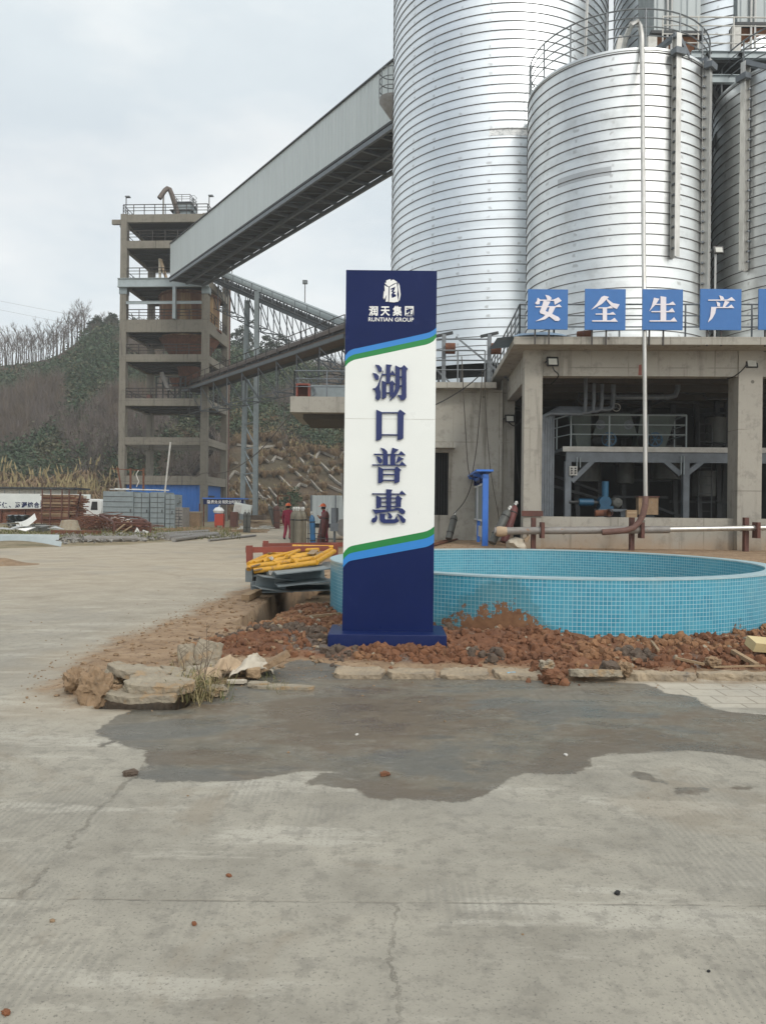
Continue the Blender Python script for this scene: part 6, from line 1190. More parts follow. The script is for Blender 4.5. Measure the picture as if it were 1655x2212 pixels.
# ---------------------------------------------------------------- people
def person(loc, faces, pose, label):
    """pose: dict of joints in metres, figure facing -Y, feet at z=0"""
    t = thing('person', loc, label, 'person'); me = bpy.data.meshes.new('body'); J = pose['J']; Ed = [('pel', 'tor'), ('tor', 'chest'), ('chest', 'neck'), ('neck', 'head0'), ('head0', 'head1'), ('chest', 'shl'), ('shl', 'ell'), ('ell', 'wrl'), ('wrl', 'hal'), ('chest', 'shr'), ('shr', 'elr'), ('elr', 'wrr'), ('wrr', 'har'), ('pel', 'hil'), ('hil', 'knl'), ('knl', 'anl'), ('anl', 'tol'), ('pel', 'hir'), ('hir', 'knr'), ('knr', 'anr'), ('anr', 'tor_')]
    rad = dict(pel=(.17, .13), tor=(.165, .125), chest=(.19, .13), neck=(.06, .06), head0=(.085, .095), head1=(.08, .09), shl=(.085, .085), shr=(.085, .085), ell=(.065, .065), elr=(.065, .065), wrl=(.05, .05), wrr=(.05, .05), hal=(.04, .03), har=(.04, .03), hil=(.12, .12), hir=(.12, .12), knl=(.085, .085), knr=(.085, .085), anl=(.07, .07), anr=(.07, .07), tol=(.045, .04), tor_=(.045, .04))
    ks = list(J); m = Matrix.Rotation(faces, 3, 'Z'); me.from_pydata([m @ Vector(J[k]) for k in ks], [(ks.index(a), ks.index(b)) for a, b in Ed], [])
    o = bpy.data.objects.new('body', me); COL.objects.link(o); md = o.modifiers.new('skin', 'SKIN')
    for i, k in enumerate(ks): me.skin_vertices[0].data[i].radius = rad[k]; me.skin_vertices[0].data[i].use_root = (k == 'pel')
    md.use_smooth_shade = True; s = o.modifiers.new('sub', 'SUBSURF'); s.levels = s.render_levels = 2
    dg = bpy.context.evaluated_depsgraph_get(); me2 = bpy.data.meshes.new_from_object(o.evaluated_get(dg)); bpy.data.objects.remove(o)
    for mt in ('red_cloth', 'skin', 'boot'): me2.materials.append(MATS[mt])
    hn = m @ Vector(J['neck']); hands = [m @ Vector(J['wrl']).lerp(Vector(J['hal']), .3), m @ Vector(J['wrr']).lerp(Vector(J['har']), .3)]
    for p in me2.polygons:
        c = p.center; p.use_smooth = True
        if c.z > hn.z + .01: p.material_index = 1
        elif c.z < .11: p.material_index = 2
        elif min((c - h).length for h in (m @ Vector(J['hal']), m @ Vector(J['har']))) < .07: p.material_index = 1
    o = bpy.data.objects.new('body', me2); COL.objects.link(o); o.parent = t
    hd = m @ Vector(J['head1']); L0 = Vector(loc)
    t2 = thing_off(t)
    fw = m @ Vector((0, -1, 0)); rt_ = m @ Vector((1, 0, 0))
    mb = MB(); mb.lathe(L0 + hd + UP * .02, [(.135, 0), (.125, .05), (.09, .11), (.04, .135), (0, .14)], 16); mb.lathe(L0 + hd + UP * .02, [(.12, .004), (.155, -.004), (.15, .012), (.12, .02)], 16); mb.box(L0 + hd + fw * .15 + UP * .018, (.17, .10, .012), faces); mb.build('helmet', 'helmet', t, True)
    mb = MB(); mb.lathe(L0 + hd - fw * .02 - UP * .08, [(.06, -.03), (.094, .0), (.098, .09)], 12); mb.build('hair', 'hair', t, True)
    mb = MB(); c = L0 + hd + fw * .085 - UP * .05
    for s in (-1, 1): mb.box(c + rt_ * .035 * s, (.025, .012, .012), faces)
    mb.build('eye', 'boot', t); MB().hexa([c + fw * a + rt_ * b + UP * z for a, b, z in ((0, -.015, -.05), (.03, -.012, -.05), (.03, .012, -.05), (0, .015, -.05), (0, -.006, .0), (.008, -.006, .0), (.008, .006, .0), (0, .006, .0))]).build('nose', 'skin', t); MB().box(c - UP * .075, (.045, .012, .01), faces).build('mouth', 'cyl_maroon', t)
    # five fingers on each hand
    for hk, wk in (('hal', 'wrl'), ('har', 'wrr')):
        h = m @ Vector(J[hk]); d = (h - m @ Vector(J[wk])).normalized(); sd = d.cross(fw if abs(d.dot(fw)) < .8 else UP).normalized(); mb = MB()
        for i, l in enumerate((.06, .075, .07, .055)): o_ = h + sd * (.018 * (i - 1.5)) + d * .02; mb.path([L0 + o_, L0 + o_ + d * l * .5, L0 + o_ + d * l * .85 + fw * .02], [.009, .009, .007], 6)
        th = h - sd * .03 - d * .02; mb.path([L0 + th, L0 + th - sd * .02 + d * .03, L0 + th - sd * .02 + d * .06 + fw * .01], [.011, .01, .008], 6); mb.build('fingers', 'skin', t, True)
    return t
def thing_off(t): return t
ST = dict(pel=(0, 0, .95), tor=(0, 0, 1.1), chest=(0, 0, 1.33), neck=(0, -.01, 1.48), head0=(0, -.02, 1.55), head1=(0, -.02, 1.66))
J1 = dict(ST, shl=(-.2, 0, 1.38), ell=(-.27, .05, 1.1), wrl=(-.29, -.03, .85), hal=(-.29, -.06, .77), shr=(.2, 0, 1.38), elr=(.27, -.02, 1.1), wrr=(.29, -.12, .87), har=(.29, -.16, .79), hil=(-.1, 0, .88), knl=(-.11, -.10, .5), anl=(-.11, .0, .09), tol=(-.11, -.16, .04), hir=(.1, 0, .88), knr=(.1, .02, .5), anr=(.1, .22, .12), tor_=(.1, .10, .05))
b = W(622, 1166, 38.0); person((b.x, 38.0, hz(b.x, 38)), R(165), dict(J=J1), "person in crimson overalls and orange helmet walking away up the road, beside the gas cylinders")
J2 = dict(ST, chest=(0, -.04, 1.33), neck=(0, -.07, 1.47), head0=(0, -.10, 1.53), head1=(0, -.12, 1.63), shl=(-.19, -.04, 1.37), ell=(-.24, -.02, 1.1), wrl=(-.12, -.24, 1.16), hal=(-.08, -.30, 1.2), shr=(.19, -.04, 1.37), elr=(.24, -.06, 1.1), wrr=(.10, -.27, 1.18), har=(.06, -.33, 1.22), hil=(-.1, 0, .88), knl=(-.12, -.05, .5), anl=(-.12, 0, .09), tol=(-.13, -.16, .04), hir=(.1, 0, .88), knr=(.12, -.02, .5), anr=(.12, .05, .09), tor_=(.13, -.11, .04))
b = W(703, 1167, 34.5); person((b.x, 34.5, hz(b.x, 34.5)), R(-62), dict(J=J2), "person in crimson overalls and orange helmet standing side-on with raised hands behind the maroon cylinder")

# ---------------------------------------------------------------- steel heap with yellow pipes
DH = 14.6
hp_ = thing('steel_beam_heap', W(625, 1270, DH), "heap of grey painted channel beams lying across the ditch under yellow pipes", "steel beams")
def hw(px, py, d=DH): return W(px, py, d)
def c6d(x, y, d): return W(*c6(x, y), d)
def channel(p, q, h, w, t=.018, side=1):
    mb = MB(); p, q = Vector(p), Vector(q); d = (q - p).normalized(); s = d.cross(UP).normalized() * side; u = s.cross(d).normalized() * side
    if u.z < 0: u = -u
    for z in (0, h): mb.bar(p + u * z + s * w / 2, q + u * z + s * w / 2, w, t, u)
    mb.bar(p + u * h / 2 + s * (t / 2), q + u * h / 2 + s * (t / 2), t, h - t - .001, u); return mb
for (a, b, da, db, h, w) in (((445, 1770), (800, 1810), 13.4, 13.6, .2, .5), ((668, 1735), (1260, 1670), 13.3, 13.5, .2, .65), ((390, 1640), (640, 1620), 14.0, 14.5, .1, .5), ((390, 1715), (620, 1700), 14.2, 14.8, .1, .5), ((390, 1790), (1330, 1760), 14.6, 14.9, .12, .9)):
    p, q = c6d(*a, da), c6d(*b, db); channel(p, q, h, w).build('channel_beam', 'paint_grey', hp_)
mb = MB(); a, b = c6d(1250, 1560, 13.9), c6d(1420, 1480, 14.5); mb.hexa([c6d(1180, 1560, 14.2), c6d(1330, 1580, 13.7), c6d(1470, 1500, 14.4), c6d(1250, 1500, 15.2), c6d(1180, 1545, 14.2), c6d(1330, 1560, 13.7), c6d(1470, 1480, 14.4), c6d(1250, 1485, 15.2)]); mb.build('plate', 'paint_grey', hp_)
mb = MB()
for (x0, y0, x1, y1) in ((740, 1575, 885, 1645), (930, 1550, 1070, 1625)):
    d = 13.8; mb.hexa([c6d(x0, y1, d), c6d(x1, y1 - 12, d), c6d(x1, y1 - 12, d + .1), c6d(x0, y1, d + .1), c6d(x0, y0, d), c6d(x1, y0 - 12, d), c6d(x1, y0 - 12, d + .1), c6d(x0, y0, d + .1)])
mb.build('bolt_plate', 'paint_grey', hp_)
for (x_, y0, y1, d_, w_, h_) in ((375, 1720, 1560, 13.9, .12, .12), (690, 1660, 1590, 13.9, .25, .3), (900, 1620, 1540, 14.2, .12, .3), (1150, 1600, 1520, 14.3, .2, .3)): MB().bar(c6d(x_, y0, d_), c6d(x_, y1, d_), w_, h_).build('spacer', 'paint_grey', hp_)
yl = [((370, 1512), (700, 1362), 13.5, 15.2, .045), ((700, 1362), (1190, 1345), 15.2, 14.9, .042), ((430, 1500), (860, 1370), 13.6, 15.0, .04), ((380, 1545), (1130, 1450), 13.5, 13.6, .05), ((370, 1575), (372, 1545), 13.45, 13.5, .045), ((430, 1595), (1160, 1495), 13.3, 13.4, .048), ((1120, 1462), (1340, 1345), 13.5, 15.3, .048), ((1160, 1495), (1370, 1365), 13.4, 15.2, .048), ((600, 1455), (980, 1345), 13.7, 15, .034), ((660, 1497), (700, 1480), 13.5, 13.7, .03), ((820, 1428), (960, 1350), 13.8, 14.9, .034), ((540, 1490), (1100, 1410), 13.8, 14.2, .05), ((700, 1440), (1150, 1385), 14.2, 14.6, .042), ((880, 1300), (1360, 1310), 15.2, 15.3, .03), ((880, 1470), (920, 1450), 13.5, 13.7, .03), ((920, 1510), (935, 1490), 13.4, 13.5, .03), ((705, 1540), (725, 1518), 13.35, 13.5, .03), ((650, 1390), (1250, 1330), 15, 15.3, .045), ((560, 1440), (900, 1375), 14.3, 14.9, .04)]
yp = thing('yellow_pipe_frames', c6d(760, 1500, 13.9), "stack of yellow painted tube handrail frames on the grey beams", "pipe frames")
for i, (a, b, da, db, r) in enumerate(yl): MB().tube(c6d(*a, da), c6d(*b, db), r, 10).build('tube', 'yellow_paint', yp, True)
mb = MB(); mb.hexa([c6d(1050, 1395, 13.9), c6d(1130, 1400, 13.7), c6d(1190, 1350, 14.6), c6d(1110, 1345, 14.8), c6d(1050, 1391, 13.9), c6d(1130, 1396, 13.7), c6d(1190, 1346, 14.6), c6d(1110, 1341, 14.8)]); mb.build('end_plate', 'timber', yp); MB().bar(c6d(400, 1540, 13.45), c6d(500, 1510, 13.5), .1, .02).build('end_plate', 'timber', yp); MB().bar(c6d(430, 1585, 13.25), c6d(520, 1565, 13.3), .1, .02).build('end_plate', 'timber', yp)
rf_ = thing('red_guard_rail', c6d(900, 1400, 15.6), "rust-red angle-iron guard rail around the steel heap", "guard rail")
mb = MB()
for (a, b, da, db, w) in (((380, 1500), (376, 1295), 14.3, 14.3, .11), ((345, 1348), (1380, 1325), 14.3, 15.4, .1), ((568, 1400), (568, 1240), 17, 17, .11), ((540, 1293), (1480, 1283), 17, 16.4, .09), ((1378, 1420), (1376, 1270), 15.4, 15.4, .13)): mb.bar(c6d(*a, da), c6d(*b, db), w, w)
mb.build('rail', 'red_oxide', rf_)
a, b = c6d(330, 1910, 13.0), c6d(480, 1840, 13.6); o = MB().bar(a, b, .14, .1).build('timber_block', 'timber'); tag(o, "short squared timber on the dirt under the left end of the steel heap", "timber")
t = thing('plastic_bag', c6d(630, 1590, 13.3), "translucent white plastic scrap caught between the grey beams", "plastic"); mb = MB(); mb.add([c6d(600, 1590, 13.25), c6d(660, 1590, 13.3), c6d(632, 1640, 13.3), c6d(622, 1685, 13.25), c6d(612, 1640, 13.2)], [(0, 1, 2), (0, 2, 4), (4, 2, 3)]); mb.add([c6d(600, 1440, 13.5), c6d(640, 1420, 13.45), c6d(665, 1445, 13.5), c6d(640, 1470, 13.45)], [(0, 1, 2, 3)]); mb.build('film', 'dirty_white', t)
# hoist motor and screw behind the sign's left edge
gm = thing('gear_motor', W(730, 1168, 30), "grey upright gear motor standing left of the pylon sign", "motor"); a = W(723, 1150, 30); z = hz(a.x, 30)
mb = MB(); mb.tube((a.x, 30, z + .75), (a.x, 30, z + 1.55), .14, 12); mb.tube((a.x, 30, z), (a.x, 30, z + .75), .05, 8); mb.box((a.x, 30, z + .8), (.32, .32, .3)); mb.build('motor', 'steel_grey', gm); mb = MB(); mb.tube((a.x + .28, 29.7, z + .8), (a.x + .6, 30, z + .8), .32, 16); mb.tube((a.x + .25, 30, z + 2.9), (a.x + .42, 30, z + 1.2), .05, 8); mb.build('pulley', 'grey_pipe', gm)
mb = MB(); mb.tube((a.x - 1.4, 30.3, z + .12), (a.x + .8, 30.1, z + .1), .02, 6); mb.tube((a.x - 1.1, 30, z + .35), (a.x + .4, 30.3, z + .33), .02, 6); mb.bar((a.x - .9, 30.2, z), (a.x - .8, 30.2, z + .4), .04); o = mb.build('base_frame', 'dark_steel', gm)

# ---------------------------------------------------------------- left yard
ban = thing('banner', G(60, 1130), "long white hoarding with dark blue Chinese slogan on the left", "banner")
dbn = 62.0; A, D = W(-120, 1100, dbn), W(196, 1068, dbn); MB().box(((A.x + D.x) / 2, dbn + .06, (A.z + D.z) / 2), (D.x - A.x, .1, D.z - A.z)).build('board', 'white_board', ban)
mb = MB(); zb0 = W(0, 1096.8, dbn).z; hh = W(0, 1084.2, dbn).z - zb0
for ch, px0, px1 in (("环", -11, 3.5), ("保", 5, 19), ("、", 20.5, 25), ("资", 33.5, 46), ("源", 47, 60), ("综", 60.5, 73), ("合", 74, 86.5), ("利", 87.5, 100)):
    place_text(mb, ch, W(px0, 1097, dbn), W(px1, 1097, dbn), UP, (0, -1, 0), .02, .03, hh if ch != "、" else hh * .35)
for v_ in range(len(mb.v)): x, y, z = mb.v[v_]; mb.v[v_] = (x, dbn - .01, zb0 + (z - W(0, 1097, dbn).z))
mb.build('slogan', 'navy', ban, fix=False)
mb = MB()
for i in range(5): x = A.x + 2 + i * 2.6; mb.bar((x, dbn + .15, -.1), (x, dbn + .15, A.z + .4), .1)
mb.build('post', 'rust', ban)
ib = thing('long_girder', W(60, 1115, 60), "long rusty steel girder lying beneath the slogan hoarding", "girder"); a, b = W(-120, 1116, 60), W(182, 1113, 60); mb = MB(); mb.ibeam(a, b, 1.1, .5, .06); mb.build('girder', 'rust', ib); mb = MB()
for i in range(6): q = Vector(a).lerp(Vector(b), (i + .5) / 6); mb.box(q - Vector((0, .12, 0)), (.05, .2, .9))
mb.build('stiffener', 'rust_red', ib)
sh = thing('white_shed', W(100, 1070, 70), "low pale panel shed with a dark flat roof behind the hoarding", "shed"); A, D = W(-150, 1085, 70), W(140, 1058, 70); MB().box(((A.x + D.x) / 2, 71.5, D.z / 2), (D.x - A.x, 3, D.z)).build('wall', 'dirty_white', sh); MB().box(((A.x + D.x) / 2 + .4, 71.3, D.z + .12), (D.x - A.x + 1.4, 4, .16)).build('roof', 'dark_steel', sh)
mb = MB()
for i in range(9): x = A.x + (D.x - A.x) * i / 9; mb.box((x, 69.985, D.z / 2), (.06, .02, D.z - .1))
mb.build('panel_joint', 'pale_steel', sh)
# stack of scaffold rods
DK = 55; sk = thing('scaffold_stack', G(135, 1140), "neat stack of rusty scaffold frames and rods in front of the hoarding", "scaffold stack")
x0, x1 = W(92, 1110, DK).x, W(150, 1110, DK).x; z1 = W(120, 1068, DK).z
mb, mb2 = MB(), MB(); rn = random.Random(5); n = 26
for i in range(n):
    z = .1 + (z1 - .15) * i / (n - 1)
    for k in range(6): (mb if rn.random() < .55 else mb2).tube((x0 + rn.uniform(-.15, .1), DK + k * .35 + rn.uniform(-.1, .1), z), (x1 + rn.uniform(-.1, .1) + (.5 if rn.random() < .3 else 0), DK + k * .5, z + rn.uniform(-.02, .02)), .045, 5)
mb.build('rod', 'rust', sk); mb2.build('pale_rod', 'rock_tan', sk); mb = MB()
for x in (x0, x0 + .6, x1, x1 - .5):
    mb.bar((x, DK - .1, 0), (x + .05, DK - .1, z1 + .35), .07)
mb.build('upright', 'rust_red', sk)
sk2 = thing('scaffold_stack', G(170, 1140), "smaller leaning bundle of dark scaffold rods between the neat stack and the truck", "scaffold stack"); x2, x3 = x1 + .2, W(176, 1110, DK).x; mb = MB()
for i in range(15):
    for k in range(3): mb.tube((x2 + rn.uniform(-.1, .2), DK + k * .4, .1 + i * .14), (x3 + rn.uniform(-.2, .3), DK + k * .4 + rn.uniform(-.2, .2), .1 + i * .14), .04, 5)
mb.build('rod', 'rust', sk2); mb = MB(); mb.bar((x2 + .2, DK - .15, 0), (x2 + .7, DK - .15, 2.5), .08); mb.bar((x3 - .35, DK - .15, 0), (x3, DK - .15, 2.5), .08); mb.bar((x2 + .7, DK - .15, 2.3), (x3, DK - .15, 2.35), .06); mb.build('trestle_leg', 'rust_red', sk2)
t = thing('corrugated_stack', G(97, 1142), "small stack of wavy grey sheets in front of the girder", "sheet stack"); mb = MB()
for i in range(8):
    z = .15 + i * .1; xa, xb = W(33 + rn.uniform(-2, 2), 1, 53).x, W(72 + rn.uniform(-2, 2), 1, 53).x; m_ = 10; vs = []
    for j in range(m_ + 1):
        x = xa + (xb - xa) * j / m_
        for y in (52.5, 53.6): vs.append((x, y, z + .04 * math.sin(j * 1.9 + i)))
    mb.add(vs, [(2 * j, 2 * j + 2, 2 * j + 3, 2 * j + 1) for j in range(m_)])
    mb.add([(x, y, z - .05) for (x, y, z) in vs], [(2 * j, 2 * j + 1, 2 * j + 3, 2 * j + 2) for j in range(m_)])
mb.build('sheet', 'paint_grey', t); MB().box((W(52, 1, 53).x, 53, .06), (1.2, .9, .12)).build('pallet', 'timber', t)
# white lorry cab
tk = thing('white_truck', G(200, 1140), "white truck cab half hidden behind the scaffold stacks", "truck"); dT = 60; A, D = W(180, 1105, dT), W(222, 1078, dT); xm = A.x + .45 * (D.x - A.x)
def cabprism(pts, y0, y1): return MB().prism([Vector((x, y0, z)) for x, z in pts], Vector((0, y1 - y0, 0)))
zl, zh = .75, D.z; x0_, x1_ = A.x - .15, D.x
o = cabprism([(x0_, zl), (x1_ - .1, zl), (x1_ - .05, zh - .15), (x1_ - .25, zh), (x0_ + .5, zh), (x0_ + .15, zh - .55), (x0_, zh - 1.0)], dT, dT + 1.8).build('cab', 'white_paint', tk); bv = o.modifiers.new('bevel', 'BEVEL'); bv.width = .06; bv.segments = 3
cabprism([(x0_ + .75, zh - .85), (x1_ - .35, zh - .85), (x1_ - .38, zh - .2), (x0_ + .85, zh - .2)], dT - .012, dT - .002).build('side_window', 'black_plastic', tk)
MB().hexa([(x0_ + .11, dT + .15, zh - .95), (x0_ + .115, dT + 1.65, zh - .95), (x0_ + .5, dT + 1.6, zh - .12), (x0_ + .5, dT + .2, zh - .12), (x0_ + .03, dT + .15, zh - .95), (x0_ + .03, dT + 1.65, zh - .95), (x0_ + .42, dT + 1.6, zh - .1), (x0_ + .42, dT + .2, zh - .1)]).build('windscreen', 'black_plastic', tk)
MB().box((x0_ - .15, dT - .1, zh - .6), (.12, .2, .4)).build('mirror', 'black_plastic', tk); MB().box((x1_ + 1.2, dT + .9, 1.0), (2.3, 1.9, .5)).build('load_bed', 'white_paint', tk)
for x in (x0_ + .55, x1_ + 1.4): MB().tube((x, dT - .02, .4), (x, dT + .25, .4), .4, 16).build('wheel', 'tyre_black', tk)
# grey lockers
lk = thing('grey_locker', G(300, 1143), "big pale grey sheet-metal locker block with boarded front, widest of the row", "locker"); dl = 56
A, D = W(223, 1144, dl), W(288, 1061, dl); zt_ = D.z
def ltower(t, px0, px1, ptop, d, dep, mat='paint_grey'):
    a, b = W(px0, 1140, d).x, W(px1, 1140, d).x; z = W(px0, ptop, d).z; MB().box(((a + b) / 2, d + dep / 2, z / 2 - .05), (b - a, dep, z + .1)).build('case', mat, t)
    mb = MB(); n = 7
    for i in range(1, n): mb.box(((a + b) / 2, d - .004, z * i / n), (b - a - .04, .03, .035))
    mb.box((a + (b - a) * .5, d - .002, z / 2), (.03, .03, z - .1)) if px1 - px0 < 40 else None
    mb.build('panel_seam', 'dark_steel', t); MB().box((b - .18, d - .03, z * .48), (.05, .06, .2)).build('handle', 'dark_steel', t); return t
ltower(lk, 223, 288, 1061, 56, 3)
ltower(thing('grey_locker', G(300, 1143), "grey two-door locker directly right of the widest locker block", "locker", "grey lockers in a row"), 289, 323, 1064, 56.2, 2.5)
ltower(thing('grey_locker', G(340, 1143), "tall grey locker in the middle of the row", "locker", "grey lockers in a row"), 325, 356, 1063, 55.5, 2.5)
ltower(thing('grey_locker', G(360, 1143), "narrow grey locker right of the middle one", "locker", "grey lockers in a row"), 358, 378, 1068, 55.2, 2, 'cyl_olive' if False else 'paint_grey')
ltower(thing('grey_locker', G(390, 1143), "lowest brownish locker at the right end of the row", "locker", "grey lockers in a row"), 379, 395, 1096, 55.4, 2, 'grey_pipe')
sw = thing('brown_wall', G(412, 1143), "low stained brown block wall beside the lockers, before the blue shed", "wall"); A, D = W(395, 1140, 58), W(432, 1108, 58); MB().box(((A.x + D.x) / 2, 58.4, D.z / 2), (D.x - A.x, .8, D.z)).build('wall', 'rock_tan', sw); MB().box(((A.x + D.x) / 2, 58.4, D.z + .05), (D.x - A.x + .1, .9, .1)).build('coping', 'slab_conc', sw)
t = thing('pipe_rack', W(300, 1062, 56.5), "rusty rack with pale tubes lying on top of the lockers", "rack"); mb = MB(); zz = W(300, 1061, 57).z
for i in range(6): mb.tube((W(256 + 8 * i, 1, 57).x, 56.4 + .22 * i, zz + .1 + .05 * (i % 2)), (W(352 + 4 * i, 1, 57).x, 56.6 + .22 * i, zz + .08), .05, 6)
mb.build('tube', 'galv_pipe', t); mb = MB()
for px in (294, 322): mb.bar((W(px, 1, 56.6).x, 56.6, zz), (W(px, 1, 56.6).x, 56.6, zz + 1.65), .12)
mb.bar((W(252, 1, 56.6).x, 56.6, zz + 1.6), (W(322, 1, 56.6).x, 56.6, zz + 1.5), .07); mb.bar((W(266, 1, 56.6).x, 56.6, zz + 1.7), (W(274, 1, 56.6).x, 56.6, zz + .2), .1); mb.build('frame', 'rust', t)
mb = MB(); mb.path([(W(311, 1, 56.4).x, 56.4, zz + 1.5), (W(306, 1, 56.4).x, 56.4, zz + 1.2), (W(309, 1, 56.4).x, 56.4, zz + .9), (W(312, 1, 56.4).x, 56.4, zz + .7), (W(307, 1, 56.4).x, 56.4, zz + .3)], .04, 5); mb.build('hoop', 'dirty_white', t)
t = thing('drain_covers', W(388, 1095, 57), "pile of dark iron plates lying on the brownish locker", "plates"); mb = MB()
for i in range(7): mb.box((W(388, 1, 57).x + rn.uniform(-.1, .1), 56.2, W(388, 1096, 56).z + .06 + i * .1), (1.1, 1, .07), rn.uniform(-.2, .2))
mb.build('plates', 'cyl_grey', t); MB().tube((W(384, 1, 57).x, 56, W(388, 1096, 56).z + .78), (W(396, 1, 57).x, 56.5, W(388, 1096, 56).z + .82), .06, 6).build('tube', 'galv_pipe', t)
# red pipe guard frame and tangle of reinforcing bars
gr = thing('red_pipe_frame', G(270, 1152), "rust-red tubular guard frame standing in front of the lockers", "frame"); mb = MB(); dg_ = 46
P0, P1, P2, P3 = (W(218, 1112, 46), W(302, 1118, 48), W(326, 1131, 44), W(248, 1129, 42))
for a, b in ((P0, P1), (P1, P2), (P2, P3), (P3, P0)): mb.tube(a, b, .06, 6)
for a in (P0, P1, P2, P3): mb.tube(a, (a.x, a.y, 0), .065, 6)
mb.build('frame', 'rust_red', gr)
tg_ = MB(); rn = random.Random(21)
for i in range(170):
    px = rn.uniform(172, 312); c = W(px, 1146, 47 + rn.uniform(-2, 2)); c.z = rn.uniform(0, .9) * max(.25, 1 - abs(px - 215) / 110); a = rn.uniform(0, 6.28); l = rn.uniform(.4, 1.5); d = Vector((math.cos(a), math.sin(a) * .6, rn.uniform(-.35, .35))).normalized() * l; k = Vector((rn.gauss(0, .3), rn.gauss(0, .3), rn.uniform(0, .5))) * l
    pts = [c - d, c - d * .3 + k * .6, c + d * .4 + k * .5, c + d]; tg_.path([Vector((p.x, p.y, max(.03, p.z))) for p in pts], .022, 4)
o = tg_.build('rebar_tangle', 'rust'); tag(o, "tangled heap of rusty reinforcing bars before the lockers", "rebar heap")
o = MB().path([W(190, 1148, 45), W(196, 1128, 45), W(214, 1117, 45), W(232, 1128, 45), W(236, 1150, 45)], .04, 5).build('bent_rod', 'rust_red'); tag(o, "long rusty rod bent into an arch over the rebar heap", "rod")
for (a, b, lab) in (((236, 1160), (278, 1126), "pale timber batten leaning on the rebar heap, left of two"), ((246, 1163), (286, 1136), "pale timber batten leaning on the rebar heap, right of two")):
    o = MB().bar(W(*a, 43), W(*b, 45), .08, .05).build('timber_batten', 'timber'); tag(o, lab, "timber", "battens on the rebar heap")
t = thing('white_bags', W(262, 1128, 48), "pale bags and white rolls lying behind the rebar heap", "bags"); mb = MB()
for px, py, s in ((236, 1133, .55), (248, 1132, .5), (262, 1131, .45)): c = W(px, py, 48); mb.lathe(c, [(0, -s), (s * .8, -s * .6), (s, 0), (s * .8, s * .6), (0, s)], 12, axis=(1, .3, .3))
mb.build('bag', 'dirty_white', t, True); MB().tube(W(262, 1128, 48.5), W(280, 1130, 48), .24, 10).build('roll', 'white_paint', t)
t = thing('red_drum', W(303, 1143, 46), "small red drum beside the guard frame", "drum"); c = W(303, 1150, 46); MB().lathe((c.x, c.y, .0), [(0, 0), (.42, 0), (.42, .75), (.36, .8), (0, .8)], 14).build('drum', 'rust_red', t, True); MB().lathe((c.x, c.y, .4), [(.42, -.03), (.45, 0), (.42, .03)], 14).build('hoop', 'red_oxide', t)
t = thing('white_board_scrap', W(305, 1157, 44), "pale broken boards lying against the guard frame", "boards"); mb = MB(); mb.hexa([W(286, 1160, 44), W(300, 1166, 43.5), W(304, 1152, 44.5), W(296, 1140, 45), W(287, 1159, 44.05), W(301, 1165, 43.55), W(305, 1151, 44.55), W(297, 1139, 45.05)]); mb.hexa([W(306, 1152, 44), W(326, 1164, 43.4), W(324, 1150, 44), W(310, 1145, 44.5), W(306, 1151, 44.1), W(326, 1163, 43.5), W(324, 1149, 44.1), W(310, 1144, 44.6)]); mb.build('board', 'dirty_white', t)
mb = MB(); q = W(325, 1160, 43.5); mb.box((q.x, q.y - .2, .02), (.9, .6, .03), .3); mb.build('fallen_board', 'sack', t)
# scrap sheets, curved plates and pipes at the yard's edge
def curved_plate(p, q, rise, wdt, mat, name, lab, thick=.02, twist=0):
    mb = MB(); p, q = Vector(p), Vector(q); n = 14; s = (q - p).cross(UP).normalized() * -wdt; vs = []
    for i in range(n + 1):
        f = i / n; c = p.lerp(q, f) + UP * rise * math.sin(math.pi * f)
        for o in (Vector(), UP * wdt * .75 + s * .35): vs += [c + o, c + o + UP * thick + s * .03]
    fs = []
    for i in range(n): a = 4 * i; b_ = a + 4; fs += [(a, b_, b_ + 2, a + 2), (a + 1, a + 3, b_ + 3, b_ + 1), (a, a + 1, b_ + 1, b_), (a + 2, b_ + 2, b_ + 3, a + 3)]
    mb.add(vs, fs + [(0, 2, 3, 1), (4 * n, 4 * n + 1, 4 * n + 3, 4 * n + 2)]); o = mb.build(name, mat); return tag(o, lab, 'metal plate', 'scrap plates at the yard edge')
curved_plate(on(-60, 1177), on(133, 1181), .20, .22, 'pale_steel', 'arched_plate', "long pale arched metal plate nearest the road at the left edge")
curved_plate(on(-60, 1170) + UP * .03, on(128, 1170) + UP * .03, .02, .32, 'pale_steel', 'flat_plate', "long flat grey plate lying behind the arched one")
curved_plate(on(38, 1140), on(80, 1139) + UP * .55, -.2, .5, 'white_paint', 'curled_sheet', "white curled-up sheet end on the grassy yard")
t = thing('sheet_scrap', on(110, 1162), "crumpled dark and pale sheet scraps on the grassy yard", "scrap"); mb = MB(); rn = random.Random(3)
for px, py, s in ((82, 1145, .6), (92, 1147, .5), (104, 1148, .9), (118, 1146, 1.2), (4, 1142, .9), (20, 1144, .7), (40, 1150, .8), (60, 1152, .8), (112, 1153, 1.0), (30, 1139, .6), (10, 1152, .8), (128, 1152, .7)):
    c = on(px, py); z = .1; vs = [c + Vector((rn.uniform(-1, 1) * s, rn.uniform(-1, 1) * s, z + rn.uniform(0, .3) * s)) for _ in range(4)]; vs.sort(key=lambda v: math.atan2(v.y - c.y, v.x - c.x)); mb.prism(vs, (0, 0, .03))
mb.build('scrap', 'alu_sheet', t); mb = MB()
for px, py in ((84, 1144), (92, 1150), (70, 1150)): c = on(px, py); mb.box(c + UP * .2, (.8, .5, .25), rn.uniform(0, 3), rn.uniform(-.3, .3))
mb.build('bent_panel', 'cyl_grey', t)
